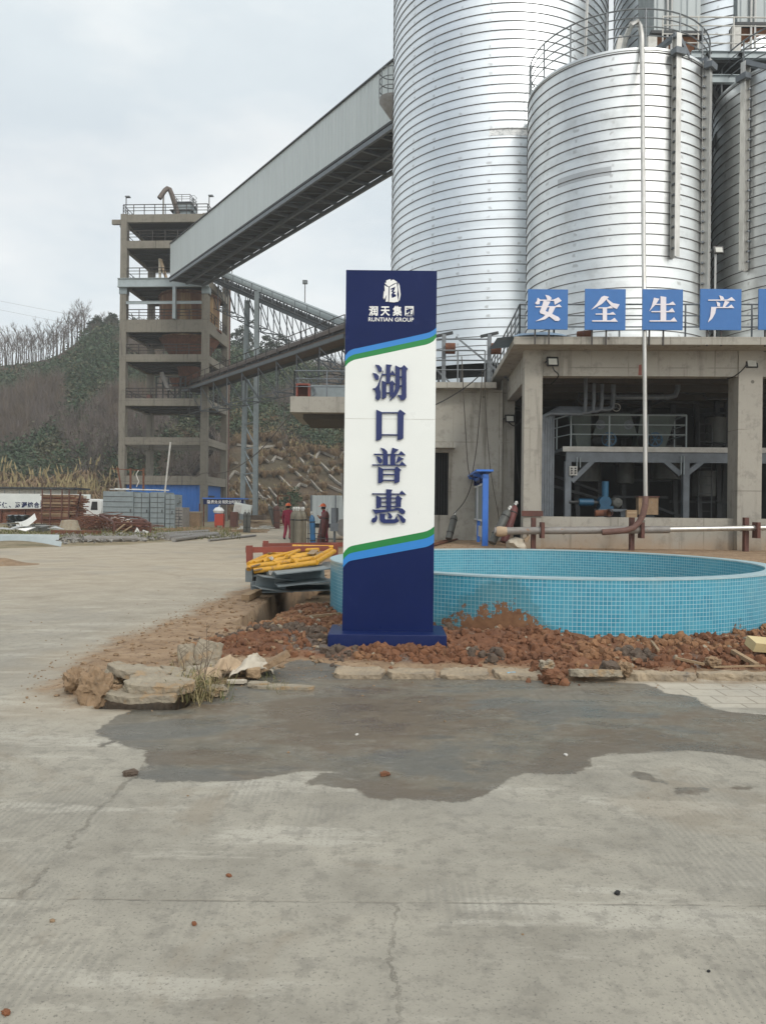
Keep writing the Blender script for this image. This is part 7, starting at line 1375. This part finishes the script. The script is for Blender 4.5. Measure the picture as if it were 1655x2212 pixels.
t = thing('grey_tub', on(151, 1150), "upturned grey tub beside the rebar heap", "tub"); c = on(151, 1151); MB().lathe(c, [(.55, 0), (.62, .1), (.5, .45), (.42, .7), (0, .74)], 16).build('tub', 'slab_conc', t, True); MB().lathe(c, [(.62, .08), (.68, .12), (.62, .16)], 16).build('rim', 'paint_grey', t)
o = MB().box(on(166, 1155) + UP * .1, (2.4, .6, .25)).build('rusty_channel', 'rust'); tag(o, "flat rusty channel lying before the rebar heap", "channel")
for i, (a, b, r, lab) in enumerate((((181, 1171), (297, 1170), .13, "single long brown pipe at the road's edge in front of the gravel"), ((341, 1159), (450, 1151), .10, "brown pipe of the heap at the road bend, uppermost"), ((358, 1162.5), (468, 1157), .11, "brown pipe of the heap at the road bend, second from the top"), ((364, 1166), (440, 1159), .11, "brown pipe of the heap at the road bend, middle one"), ((376, 1171), (470, 1158), .11, "brown pipe of the heap at the road bend, nearest the road"), ((452, 1170), (552, 1159), .06, "thin brown rod lying on the road right of the pipe heap"))):
    a, b = on(*a), on(*b); o = MB().tube(a + UP * r, b + UP * r, r, 10).build('steel_pipe', 'grey_pipe', None, True); tag(o, lab, 'pipe', 'pipes lying at the road edge')
gv = MB(); rn = random.Random(8)
for i in range(900):
    px, py = rn.uniform(120, 520), rn.gauss(1165, 6); 
    if py > 1178 - (px - 120) * .04 or py < 1148: continue
    c = on(px, py); s = rn.uniform(.05, .16); q = [c + Vector((rn.uniform(-1, 1), rn.uniform(-1, 1), rn.uniform(0, 1.2))) * s for _ in range(6)]; gv.add(q, [(0, 1, 2), (0, 2, 3), (0, 3, 4), (0, 4, 5), (0, 5, 1), (1, 2, 3), (3, 4, 5), (1, 3, 5)])
o = gv.build('gravel', 'gravel_grey'); stuff(o); tag(o, "grey gravel and stones spread along the yard's edge", "gravel")
gg = MB()
for i in range(2600):
    px, py = rn.uniform(-40, 520), rn.uniform(1140, 1166); c = on(px, py); a = rn.uniform(0, 6.28); o_ = Vector((math.cos(a), math.sin(a), 0)); s = rn.uniform(.08, .28); gg.add([c - o_ * .03, c + o_ * .03, c + Vector((rn.uniform(-.1, .1), rn.uniform(-.1, .1), s))], [(0, 1, 2)])
o = gg.build('yard_grass', 'green_grass', None, False, False); stuff(o); tag(o, "thin green grass growing among the scrap in the yard", "grass")
# slogan canopy, red bins, white box by the tower foot
cn = thing('slogan_canopy', W(465, 1140, 60), "small blue-edged canopy with a white slogan band beside the tower foot", "canopy"); A, D = W(440, 1088, 60), W(527, 1078, 60)
MB().box(((A.x + D.x) / 2, 60, (A.z + D.z) / 2 - .04), (D.x - A.x, .1, D.z - A.z)).build('sign_band', 'navy', cn); MB().box(((A.x + D.x) / 2, 60.8, D.z + .03), (D.x - A.x + .1, 2, .08)).build('roof', 'blue_frame', cn)
mb = MB(); z0 = W(470, 1088.5, 60).z; h_ = W(470, 1080.5, 60).z - z0
for ch, px in zip("隐患处处有", (448, 456, 464, 472, 480)): place_text(mb, ch, W(px, 1088, 59.9), W(px + 7, 1088, 59.9), UP, (0, -1, 0), .0, .02, h_)
for ch, px in zip("安全时时记", (489, 496, 503, 510, 517)): place_text(mb, ch, W(px - 2, 1088, 59.9), W(px + 4.6, 1088, 59.9), UP, (0, -1, 0), .0, .02, h_)
for i, v_ in enumerate(mb.v): mb.v[i] = (v_[0], 59.93, v_[2])
mb.build('slogan', 'letter_white', cn, fix=False); mb = MB()
for px in (443, 452, 520): mb.tube((W(px, 1, 60).x, 60.1, -.1), (W(px, 1, 60).x, 60.1, A.z), .05, 6)
mb.build('post', 'rust', cn)
for px0, px1, y0, y1, lab, m in ((464, 483, 1110, 1135, "bright red metal box on legs under the slogan canopy", 'red_paint'), (497, 512, 1106, 1139, "narrower dull red metal box right of the bright red one", 'rust_red')):
    A, D = W(px0, y1, 57), W(px1, y0, 57); t = thing('red_box', (A.x, 57, 0), lab, 'box', 'red boxes by the road'); MB().box(((A.x + D.x) / 2, 57.3, (A.z + D.z) / 2), (D.x - A.x, .6, D.z - A.z)).build('case', m, t); mb = MB()
    for x in (A.x + .04, D.x - .04): mb.bar((x, 57.1, 0), (x, 57.1, A.z), .06); mb.bar((x, 57.5, 0), (x, 57.5, A.z), .06)
    mb.build('leg', m, t)
t = thing('white_cabinet', W(512, 1110, 58), "tilted white cabinet leaning above the dark cylinder pair", "cabinet"); c = W(525, 1099, 58); MB().box(c, (1.25, .5, .75), 0, 0, .18).build('case', 'white_board', t); MB().box(c + Vector((-.3, -.26, .0)), (.5, .03, .6), 0, 0, .18).build('door', 'dirty_white', t); mb = MB(); mb.bar((c.x - .4, 58, 0), (c.x - .35, 58, c.z - .3), .06); mb.bar((c.x + .4, 58, 0), (c.x + .45, 58, c.z - .3), .06); mb.build('stand', 'rust', t)
t = thing('grey_container', W(690, 1135, 62), "pale grey ribbed container behind the right-hand worker", "container"); A, D = W(672, 1138, 62), W(790, 1071, 62); A.z = .35
ribbed('front', Vector((A.x, 62, 0)), Vector((D.x, 62, 0)), A.z, D.z, 'gallery_sheet', t); MB().box(((A.x + D.x) / 2, 63.4, (A.z + D.z) / 2), (D.x - A.x - .1, 2.6, D.z - A.z - .04)).build('body', 'pale_steel', t); mb = MB()
for x in (A.x, A.x + 1.95, D.x): mb.bar((x, 61.93, A.z), (x, 61.93, D.z), .1)
mb.build('corner_post', 'steel_grey', t); MB().box(((A.x + D.x) / 2, 63.2, .15), (D.x - A.x, 1.6, .3)).build('skid', 'dark_steel', t)
t = thing('red_steel_rack', W(630, 1130, 61), "low rusty steel rack and scrap heap by the green bush", "rack"); mb = MB()
a, b = W(612, 1, 62).x, W(664, 1, 62).x
for x in (a, (a + b) / 2, b): mb.bar((x, 62, 0), (x, 62, 2.5 if x < b else 1.2), .09)
mb.bar((a, 62, 2.5), ((a + b) / 2, 62, 2.5), .08); mb.bar((a, 62, .8), (b, 62, .8), .3, .2); mb.bar((a, 62, .35), (b, 62, .35), .3, .2); mb.build('frame', 'rust', t); mb = MB(); rn = random.Random(2)
for i in range(26): c = Vector((W(rn.uniform(545, 600), 1, 60).x, 60 + rn.uniform(-2, 2), rn.uniform(.05, .5))); an = rn.uniform(-.5, .5); mb.bar(c - Vector((math.cos(an), math.sin(an), rn.uniform(-.1, .1))) * 1.1, c + Vector((math.cos(an), math.sin(an), .1)) * 1.1, rn.uniform(.08, .3), .06)
mb.build('scrap', 'sack_tan', t)
t = thing('silver_bag', W(470, 1100, 57), "white plastic bag on top of the bright red box", "bag"); c = W(473, 1103, 57.3); mb = MB(); mb.lathe(c, [(0, -.2), (.35, -.18), (.42, 0), (.25, .22), (0, .27)], 12); o = mb.build('bag', 'white_paint', t, True); MB().path([c + UP * .2, c + Vector((.06, 0, .36)), c + Vector((.12, 0, .4))], [.08, .04, .02], 6).build('knot', 'dirty_white', t)
t = thing('plank_heap', on(400, 1150), "flat planks and boards scattered by the road bend", "planks"); mb = MB(); rn = random.Random(4)
for i in range(18): c = on(rn.uniform(370, 560), rn.uniform(1140, 1152)); mb.box(c + UP * .05, (rn.uniform(.8, 2.6), .25, .06), rn.uniform(-.4, .4))
mb.build('plank', 'rock_tan', t); mb = MB()
for i in range(8): c = on(rn.uniform(520, 575), rn.uniform(1138, 1148)); mb.box(c + UP * .15, (rn.uniform(.6, 1.6), .3, .06), rn.uniform(-.6, .6), 0, rn.uniform(-.15, .15))
mb.build('pale_board', 'dirty_white', t)
t = thing('sand_patch', on(25, 1218), "small heap of orange sand on the road at the left edge", "sand heap"); mb = MB(); N = 22; vs = []
c = on(10, 1219)
for j in range(10):
    for i in range(N): x = c.x - 1.6 + 3.0 * i / (N - 1); y = c.y - .9 + 1.8 * j / 9; e = math.exp(-((x - c.x + .3) / .75) ** 2 - ((y - c.y) / .45) ** 2); vs.append((x, y, hz(x, y) - .015 + .2 * e * (1 + .4 * noise.noise(Vector((x * 4, y * 4, 0))))))
mb.add(vs, [(j * N + i, j * N + i + 1, (j + 1) * N + i + 1, (j + 1) * N + i) for j in range(9) for i in range(N - 1)]); mb.build('sand', 'rock_tan', t, True)

# ---------------------------------------------------------------- foreground rubble
def chunk(c, sz, rz, rx, ry, seed, mat, name, label, cat, group=None, rough=.2, cuts=1.0, bev=.07):
    """broken slab: jagged outline, bevelled broken edge, pitted faces"""
    rn = random.Random(seed); n = 14; bm = bmesh.new(); pts = []
    for i in range(n):
        a = 2 * math.pi * i / n; p = 2.0 + 2.5 * cuts; rr = 1 / ((abs(math.cos(a)) ** p + abs(math.sin(a)) ** p) ** (1 / p)); rr *= rn.uniform(1 - rough, 1 + rough * .4); pts.append((rr * math.cos(a) * sz[0] / 2, rr * math.sin(a) * sz[1] / 2))
    if cuts <= .35:   # a rounded, lumpy rock
        bm.free(); bm = bmesh.new(); bmesh.ops.create_icosphere(bm, subdivisions=4, radius=.5); q_ = Vector((seed * 2.3, seed, 1))
        for v in bm.verts:
            d = v.co.normalized(); k_ = 1 + rough * 1.6 * noise.fractal(d * 1.7 + q_, .8, 2, 3) + .10 * noise.fractal(d * 6 + q_, .6, 2, 4); c_ = max(abs(d.x), abs(d.y), abs(d.z)); v.co = d * (.5 * k_ / (c_ ** .45)); v.co.x *= sz[0]; v.co.y *= sz[1]; v.co.z *= sz[2]
        me = bpy.data.meshes.new(name); bm.to_mesh(me); bm.free(); me.materials.append(MATS[mat]); o = bpy.data.objects.new(name, me); COL.objects.link(o); o.matrix_world = Matrix.Translation(c) @ Euler((rx, ry, rz)).to_matrix().to_4x4(); return tag(o, label, cat, group)
    f = bm.faces.new([bm.verts.new((x, y, -sz[2] / 2)) for x, y in pts]); r = bmesh.ops.extrude_face_region(bm, geom=[f]); bmesh.ops.translate(bm, vec=(0, 0, sz[2]), verts=[e for e in r['geom'] if isinstance(e, bmesh.types.BMVert)])
    bmesh.ops.recalc_face_normals(bm, faces=bm.faces); bmesh.ops.bevel(bm, geom=bm.edges[:], offset=min(sz) * bev, segments=1, affect='EDGES'); bmesh.ops.triangulate(bm, faces=bm.faces[:])
    for _ in range(3):
        lim = max(.012, max(sz) / 26); es = [e for e in bm.edges if e.calc_length() > lim]
        if es and len(bm.verts) < 5000: bmesh.ops.subdivide_edges(bm, edges=es, cuts=1, use_grid_fill=False); bmesh.ops.triangulate(bm, faces=[f for f in bm.faces if len(f.verts) > 3])
    bm.normal_update(); o_ = Vector((seed * 3.1, seed * 1.7, 0))
    ab = min(.016, .16 * min(sz)); mv = [(v, v.normal * (ab * 1.1 * noise.fractal(v.co * 8 + o_, .7, 2.2, 4) + ab * .6 * noise.noise(v.co * 30 + o_))) for v in bm.verts]
    for v, d in mv: v.co += d
    mt = Matrix.Translation(c) @ Euler((rx, ry, rz)).to_matrix().to_4x4(); me = bpy.data.meshes.new(name); bm.to_mesh(me); bm.free(); me.materials.append(MATS[mat]); o = bpy.data.objects.new(name, me); COL.objects.link(o); o.matrix_world = mt
    return tag(o, label, cat, group)
SG = "broken concrete slabs by the roadside drain"
def ck(px, py, lift, sz, rz, rx, ry, seed, mat, name, lab, cat='slab', g=SG, **k): c = G(px, py, max(lift, .0)); return chunk(c, sz, rz, rx, ry, seed, mat, name, lab, cat, g, **k)
ck(318, 1499, .08, (.68, .34, .06), .03, R(4), R(-2), 1, 'slab_conc', 'broken_slab', "long thin broken slab bridging the dark drain slot")
ck(343, 1479, .15, (.54, .28, .08), -.05, R(10), R(3), 2, 'slab_conc', 'broken_slab', "pointed thick broken slab lying on top of the drain slab")
ck(302, 1453, .20, (.56, .20, .07), -.12, R(6), R(7), 3, 'slab_conc', 'broken_slab', "long slab tilting down to the right behind the pointed one")
ck(205, 1486, .12, (.24, .18, .30), .1, R(-14), R(6), 4, 'rock_tan', 'broken_block', "upright sandy broken block at the left end of the rubble", 'block', rough=.22, cuts=.3)
ck(166, 1476, .10, (.17, .18, .22), .6, R(10), R(-12), 5, 'rock_tan', 'broken_block', "crumbling clay lump leaning behind the upright sandy block", 'block', rough=.3, cuts=.3)
ck(246, 1468, .13, (.20, .18, .14), .4, R(5), R(20), 6, 'slab_conc', 'rubble_stone', "grey stone wedged between the upright block and the long slab", 'stone', rough=.25, cuts=.3)
ck(286, 1487, .12, (.12, .1, .08), .2, 0, 0, 7, 'slab_conc', 'rubble_stone', "small round stone left of the pointed slab", 'stone', rough=.2, cuts=.1)
ck(252, 1488, .10, (.09, .09, .07), 1.2, 0, 0, 8, 'rock_tan', 'rubble_stone', "smallest stone tucked beside the upright sandy block", 'stone', rough=.2, cuts=.1)
ck(450, 1413, .16, (.29, .09, .25), -.2, R(-24), R(8), 9, 'slab_conc', 'broken_slab', "pale slab standing on edge, larger of the upright pair")
ck(404, 1419, .13, (.18, .08, .24), .1, R(-18), R(-6), 10, 'slab_conc', 'broken_slab', "pale slab standing on edge, smaller of the upright pair")
ck(434, 1448, .08, (.30, .16, .07), .5, R(8), R(-5), 11, 'slab_conc', 'broken_slab', "slab fragment lying under the upright pair")
ck(395, 1466, .09, (.42, .2, .07), -.25, R(12), R(10), 12, 'slab_conc', 'broken_slab', "dusty slab fragment half buried behind the pointed slab")
ck(590, 1430, .13, (.36, .22, .06), .45, R(-10), R(-26), 13, 'rock_tan', 'broken_slab', "sandy slab tilted up to the right beside the cloth")
ck(548, 1453, .07, (.13, .08, .08), .1, R(4), 0, 14, 'timber', 'brick', "squared tan brick below the crumpled sacking", 'brick', rough=.05)
ck(512, 1472, .03, (.17, .07, .03), .1, 0, 0, 15, 'sack', 'flat_stone', "thin pale flat stone on the grass below the sacking", 'stone')
ck(610, 1484, .01, (.62, .12, .03), -.06, 0, 0, 16, 'slab_conc', 'kerb_fragment', "pale strip of kerb left of the wet slurry's edge", 'kerb')
ck(462, 1492, .05, (.2, .14, .09), .3, 0, 0, 17, 'slab_conc', 'rubble_stone', "grey stone in the dry grass tuft", 'stone', rough=.3, cuts=.2)
ck(420, 1480, .05, (.30, .16, .04), .6, R(6), R(-8), 61, 'slab_conc', 'broken_slab', "thin slab sliver lying flat just left of the grass tuft")
ck(505, 1440, .06, (.26, .16, .05), -.4, R(-8), R(6), 62, 'slab_conc', 'broken_slab', "dusty thin slab behind the crumpled pale sacking")
ck(372, 1448, .08, (.24, .15, .05), .9, R(10), R(12), 63, 'slab_conc', 'broken_slab', "small tilted slab between the long slab and the upright pair")
ck(268, 1442, .12, (.22, .12, .05), -.5, R(-6), R(14), 64, 'slab_conc', 'broken_slab', "small slab end showing behind the left of the long tilted slab")
ck(560, 1478, .02, (.20, .12, .035), .3, 0, R(4), 65, 'slab_conc', 'broken_slab', "low slab fragment on the weeds below the brighter sacking")
# crumpled sacking
def cloth(px0, py0, px1, py1, hgt_, seed, mat, lab):
    a, b = on(px0, py0), on(px1, py1); mb = MB(); N, Mm = 30, 20; vs = []
    for j in range(Mm + 1):
        for i in range(N + 1):
            u, v = i / N, j / Mm; p = a.lerp(b, u) + Vector((.0, .26 * v, 0)); s = .75 * noise.fractal(Vector((u * 2.6 + seed, v * 1.8, 0)), .9, 2.0, 3); e = math.sin(math.pi * min(1, max(0, u))) ** .5 * math.sin(math.pi * (v * .8 + .15)); p.z += .03 + hgt_ * max(0, e) * (.75 + .7 * s) + .010 * abs(math.sin(u * 17 + v * 9 + 3 * s)); p.x += .05 * s; p.y += .05 * noise.noise(Vector((u * 4, v * 4, seed))); vs.append(p)
    mb.add(vs, [(j * (N + 1) + i, j * (N + 1) + i + 1, (j + 1) * (N + 1) + i + 1, (j + 1) * (N + 1) + i) for j in range(Mm) for i in range(N)]); o = mb.build('crumpled_sacking', mat, None, True); md = o.modifiers.new('sol', 'SOLIDIFY'); md.thickness = .006; return tag(o, lab, 'sacking', 'crumpled sacking in the rubble')
cloth(496, 1474, 585, 1464, .20, 1, 'sack', "crumpled pale sacking in the rubble, brighter piece"); cloth(448, 1474, 522, 1466, .17, 5, 'sack_tan', "crumpled tan sacking left of the brighter piece"); cloth(395, 1492, 470, 1478, .13, 9, 'sack_tan', "tan sacking flattened behind the dry grass tuft")
# dry grass tuft and weeds
tf = thing('dry_grass_tuft', on(425, 1510), "dry grass tuft with tall brittle stalks growing at the wet edge", "grass tuft"); mb, mg = MB(), MB(); rn = random.Random(14)
for i in range(420):
    px, py = rn.gauss(425, 26), rn.gauss(1503, 10); c = on(px, min(1526, py)); c.z = max(c.z, -.02); a = rn.uniform(0, 6.28); o_ = Vector((math.cos(a), math.sin(a), 0)); l = rn.uniform(.08, .28); sd = Vector((-o_.y, o_.x, 0)) * .0035; m_ = c + o_ * l * .35 + UP * l * .6; e = c + o_ * l * rn.uniform(.6, 1.0) + UP * l * rn.uniform(.3, .9); (mb if rn.random() < .72 else mg).add([c - sd, c + sd, m_ + sd, m_ - sd, e], [(0, 1, 2, 3), (3, 2, 4)])
mb.build('dry_blade', 'dry_grass', tf, False, False); mg.build('green_blade', 'green_grass', tf, False, False); mb = MB()
for (x0, y0, x1, y1) in ((436, 1500, 452, 1370), (428, 1500, 442, 1390), (430, 1502, 418, 1410), (440, 1500, 464, 1400), (434, 1502, 447, 1345), (398, 1470, 385, 1395), (445, 1505, 500, 1440)):
    a = on(x0, y0); d = a.y; b = W(x1, y1, d + .1); m_ = a.lerp(b, .5) + Vector((rn.uniform(-.03, .03), 0, 0)); mb.path([a, m_, b], [.005, .004, .002], 4)
    for f in (.45, .6, .75, .88): p = a.lerp(b, f); mb.path([p, p + Vector((rn.uniform(-.09, .09), rn.uniform(-.05, .05), rn.uniform(.02, .1)))], [.0025, .0015], 3)
mb.build('stalk', 'twig_brown', tf)
wd = MB()
for i in range(700):
    px, py = rn.uniform(370, 640), rn.uniform(1430, 1515)
    if noise.noise(Vector((px * .02, py * .03, 5))) < .05: continue
    c = on(px, py); a = rn.uniform(0, 6.28); o_ = Vector((math.cos(a), math.sin(a), 0)); l = rn.uniform(.04, .12); wd.add([c - o_ * .003, c + o_ * .003, c + Vector((rn.uniform(-.04, .04), rn.uniform(-.04, .04), l))], [(0, 1, 2)])
o = wd.build('weeds', 'green_grass', None, False, False); stuff(o); tag(o, "thin weeds and grass blades among the rubble", "weeds")
# kerb stones along the front
KG = "row of sandy kerb slabs in front of the pylon sign"
for i, (x0, x1, lab) in enumerate(((722, 832, "leftmost sandy kerb slab in front of the pylon sign"), (836, 942, "sandy kerb slab under the middle of the pylon sign"), (950, 1058, "sandy kerb slab right of the pylon sign's centre"), (1066, 1168, "rightmost sandy kerb slab beside the soil heap"))):
    a, b = on(x0, 1459), on(x1, 1459); c = (a + b) / 2; c.z = .03; c.z = .008; chunk(c, ((b - a).length * .985, .30, .08), rnd.uniform(-.03, .03), R(rnd.uniform(-3, 3)), R(rnd.uniform(-2, 2)), 30 + i, 'kerb_conc', 'kerb_slab', lab, 'kerb slab', KG, rough=.06, cuts=2.5, bev=.04)
a, b = on(1228, 1470), on(1342, 1470); c = (a + b) / 2; c.z = .07; chunk(c, ((b - a).length, .20, .07), .02, R(-12), 0, 40, 'slab_conc', 'kerb_stone', "dark grey broken kerb stone lying tilted on the soil edge", 'kerb stone', rough=.05)
for i, (x0, x1, lab) in enumerate(((1345, 1500, "long low kerb strip between soil and concrete, left piece"), (1502, 1720, "long low kerb strip running out at the right edge"))):
    a, b = on(x0, 1467), on(x1, 1468); c = (a + b) / 2; c.z = .02; chunk(c, ((b - a).length * .99, .14, .10), .0, 0, 0, 44 + i, 'kerb_conc', 'kerb_strip', lab, 'kerb', 'kerb strips at the right', rough=.03)
ck(1318, 1443, .12, (.17, .13, .1), .5, R(15), R(8), 50, 'clod_grey', 'broken_brick', "grey squarish brick piece on the soil above the kerb stone", 'brick', None, rough=.08)
ck(1347, 1444, .11, (.15, .12, .12), .8, 0, .5, 51, 'rock_tan', 'soil_rock', "brown rock right of the squarish brick piece", 'rock', None, rough=.3, cuts=.2)
ck(1195, 1462, .06, (.17, .15, .13), .3, 0, 0, 52, 'clod', 'soil_rock', "round clay lump left of the tilted kerb stone", 'rock', None, rough=.25, cuts=.2)
ck(1538, 1430, .10, (.14, .12, .1), .3, 0, 0, 53, 'rock_tan', 'soil_rock', "tan stone in the soil near the right edge", 'rock', None, rough=.25, cuts=.2)
ck(1180, 1436, .12, (.14, .1, .09), .3, 0, 0, 54, 'slab_conc', 'soil_rock', "pale stone in the greyish soil right of the sign", 'rock', None, rough=.25, cuts=.2)
c = on(1645, 1413); o = MB().box((c.x, c.y, c.z + .10), (.28, .16, .10), .2, .35, .1).build('pale_plank', 'plank_pale'); tag(o, "pale yellow plank end on the soil at the right edge", "plank")
for (p_, q_, w_, lab) in (((1582, 1417), (1634, 1450), .05, "squared wooden stake lying on the soil near the pale plank"), ((1458, 1432), (1520, 1448), .03, "thin stick lying on the soil below the pool wall"), ((1407, 1395), (1422, 1418), .025, "short stick propped in the soil against the pool"), ((1540, 1452), (1650, 1451), .02, "long thin stick along the kerb at the right edge"), ((600, 1347), (735, 1335), .04, "flat batten lying on the red soil left of the sign")):
    a, b = on(*p_), on(*q_); o = MB().bar(a + UP * .05, b + UP * .06, w_, w_ * .8).build('wooden_stick', 'timber'); tag(o, lab, "stick", "sticks on the soil")
c = on(1107, 1464); o = MB().box((c.x, c.y, .03), (.09, .07, .03), .4, .3).build('blue_litter', 'blue_litter'); tag(o, "small pale blue carton scrap in front of the kerb slabs", "litter")
# small things on the concrete
for (px, py, s, m, nm, lab, cat) in ((495, 1893, .022, 'leaf_brown', 'brown_pebble', "reddish brown pebble on the open concrete", "pebble"), (420, 1997, .02, 'leaf_brown', 'dead_leaf', "small brown leaf scrap on the lower concrete", "leaf"), (1333, 1931, .026, 'tyre_black', 'dark_stone', "black flat stone on the right of the concrete", "stone"), (14, 2190, .026, 'leaf_brown', 'dead_leaf', "orange-brown leaf in the bottom left corner", "leaf"), (831, 1675, .05, 'clod', 'mud_lump', "brown mud lump on the wet patch below the sign", "mud lump"), (1222, 1632, .026, 'dirty_white', 'white_pebble', "white pebble on the right of the wet patch", "pebble"), (1530, 2099, .012, 'tyre_black', 'dark_stone', "tiny dark stone near the right bottom", "stone"), (771, 1588, .022, 'dirty_white', 'white_pebble', "white pebble in the middle of the wet patch", "pebble"), (283, 1675, .07, 'clod_grey', 'mud_lump', "grey mud lump at the slab joint left of the wet patch", "mud lump")):
    c = on(px, py); chunk(c + UP * s * .2, (s * 1.15, s * .8, s * .5), rnd.uniform(0, 3), 0, 0, int(px), m, nm, lab, cat, None, rough=.2, cuts=.2)
# clods of soil: far too many to count
cd, cg, cs, co = MB(), MB(), MB(), MB(); rn = random.Random(77); base = []
for k in range(10):
    bm = bmesh.new(); bmesh.ops.create_icosphere(bm, subdivisions=2 if k < 5 else 1, radius=1); base.append(([v.co * (1 + .45 * noise.fractal(v.co * 1.6 + Vector((k * 7, 0, 0)), .8, 2, 4)) for v in bm.verts], [tuple(v.index for v in f.verts) for f in bm.faces])); bm.free()
sp = np.array(SOIL); cnt = 0
while cnt < 11000:
    x, y = rn.uniform(-2.6, 6.8), rn.uniform(7.0, 13.0)
    if (Vector((x, y)) - PC.xy).length < PR + .03: continue
    dd_ = sdf([(x, y)], SOIL)[0]
    if dd_ > (.02 if rn.random() < .9 else .35): continue
    dn = .5 + .5 * noise.noise(Vector((x * 1.3, y * 1.3, 3))); 
    if rn.random() > dn * 1.2: continue
    s = .006 + .05 * rn.random() ** 5 + (.02 if rn.random() < .012 else 0); z = hz(x, y); vs, fs = base[rn.randrange(5) + (5 if s < .014 else 0)]; m_ = Euler((rn.uniform(0, 6), rn.uniform(0, 6), rn.uniform(0, 6))).to_matrix(); q = Vector((x, y, z + s * .25)); sx = Vector((1, rn.uniform(.7, 1.1), rn.uniform(.6, .9)))
    tgt = cg if noise.noise(Vector((x * .8, y * .8, 11))) > .30 else cd
    if tgt is cd and noise.noise(Vector((x * 1.1, y * 1.1, 21))) > .12: tgt = co
    if rn.random() < .05: tgt = cs; s *= .7
    tgt.add([q + (m_ @ Vector((v.x * sx.x, v.y * sx.y, v.z * sx.z))) * s for v in vs], fs); cnt += 1
for mbx, mt, nm, lab in ((co, 'clod_orange', 'orange_soil_clods', "loose orange-brown soil clods around the sign's foot and the pool"), (cd, 'clod', 'soil_clods', "loose red clay clods dug up around the pool and the sign"), (cg, 'clod_grey', 'grey_soil_clods', "loose greyish soil clods between the sign and the pool"), (cs, 'slab_conc', 'soil_stones', "small pale stones mixed into the dug-up soil")):
    o = mbx.build(nm, mt, None, True, False); stuff(o); tag(o, lab, "soil")
peb = MB()
for i in range(4200):
    x, y = (rn.uniform(-5, 7), rn.uniform(2.2, 24)) if i < 2400 else (rn.uniform(-4, 0), rn.uniform(6.2, 13.5)); d_ = sdf([(x, y)], DIRT)[0]; 
    if (Vector((x, y)) - PC.xy).length < PR + .05: continue
    if d_ > .3 and rn.random() < .93: continue
    s = rn.uniform(.003, .011) if d_ > 0 else (.005 + .03 * rn.random() ** 3); vs, fs = base[rn.randrange(5)]; q = Vector((x, y, hz(x, y) + s * .3)); peb.add([q + Vector((v.x, v.y, v.z * .6)) * s for v in vs], fs)
o = peb.build('pebbles', 'rock_tan', None, True, False); stuff(o); tag(o, "scattered small stones and crumbs over the dirt and concrete", "pebbles")
for o in bpy.data.objects: seal(o)
# ---------------------------------------------------------------- haze: one box of thin even air round everything
hzm = bpy.data.materials.new('haze'); hzm.use_nodes = True; hn = hzm.node_tree; hn.nodes.clear()
ho = hn.nodes.new('ShaderNodeOutputMaterial'); hv = hn.nodes.new('ShaderNodeVolumePrincipled'); hv.inputs['Color'].default_value = (.90, .94, .97, 1); hv.inputs['Density'].default_value = .00075; hv.inputs['Anisotropy'].default_value = .1
hn.links.new(hv.outputs[0], ho.inputs['Volume'])
mb = MB(); mb.hexa([(-620, -75, -3), (620, -75, -3), (620, 940, -3), (-620, 940, -3), (-620, -75, 48), (620, -75, 48), (620, 940, 48), (-620, 940, 48)]); o = mb.build('haze', hzm); stuff(o); seal(o)
SC.cycles.volume_bounces = 1
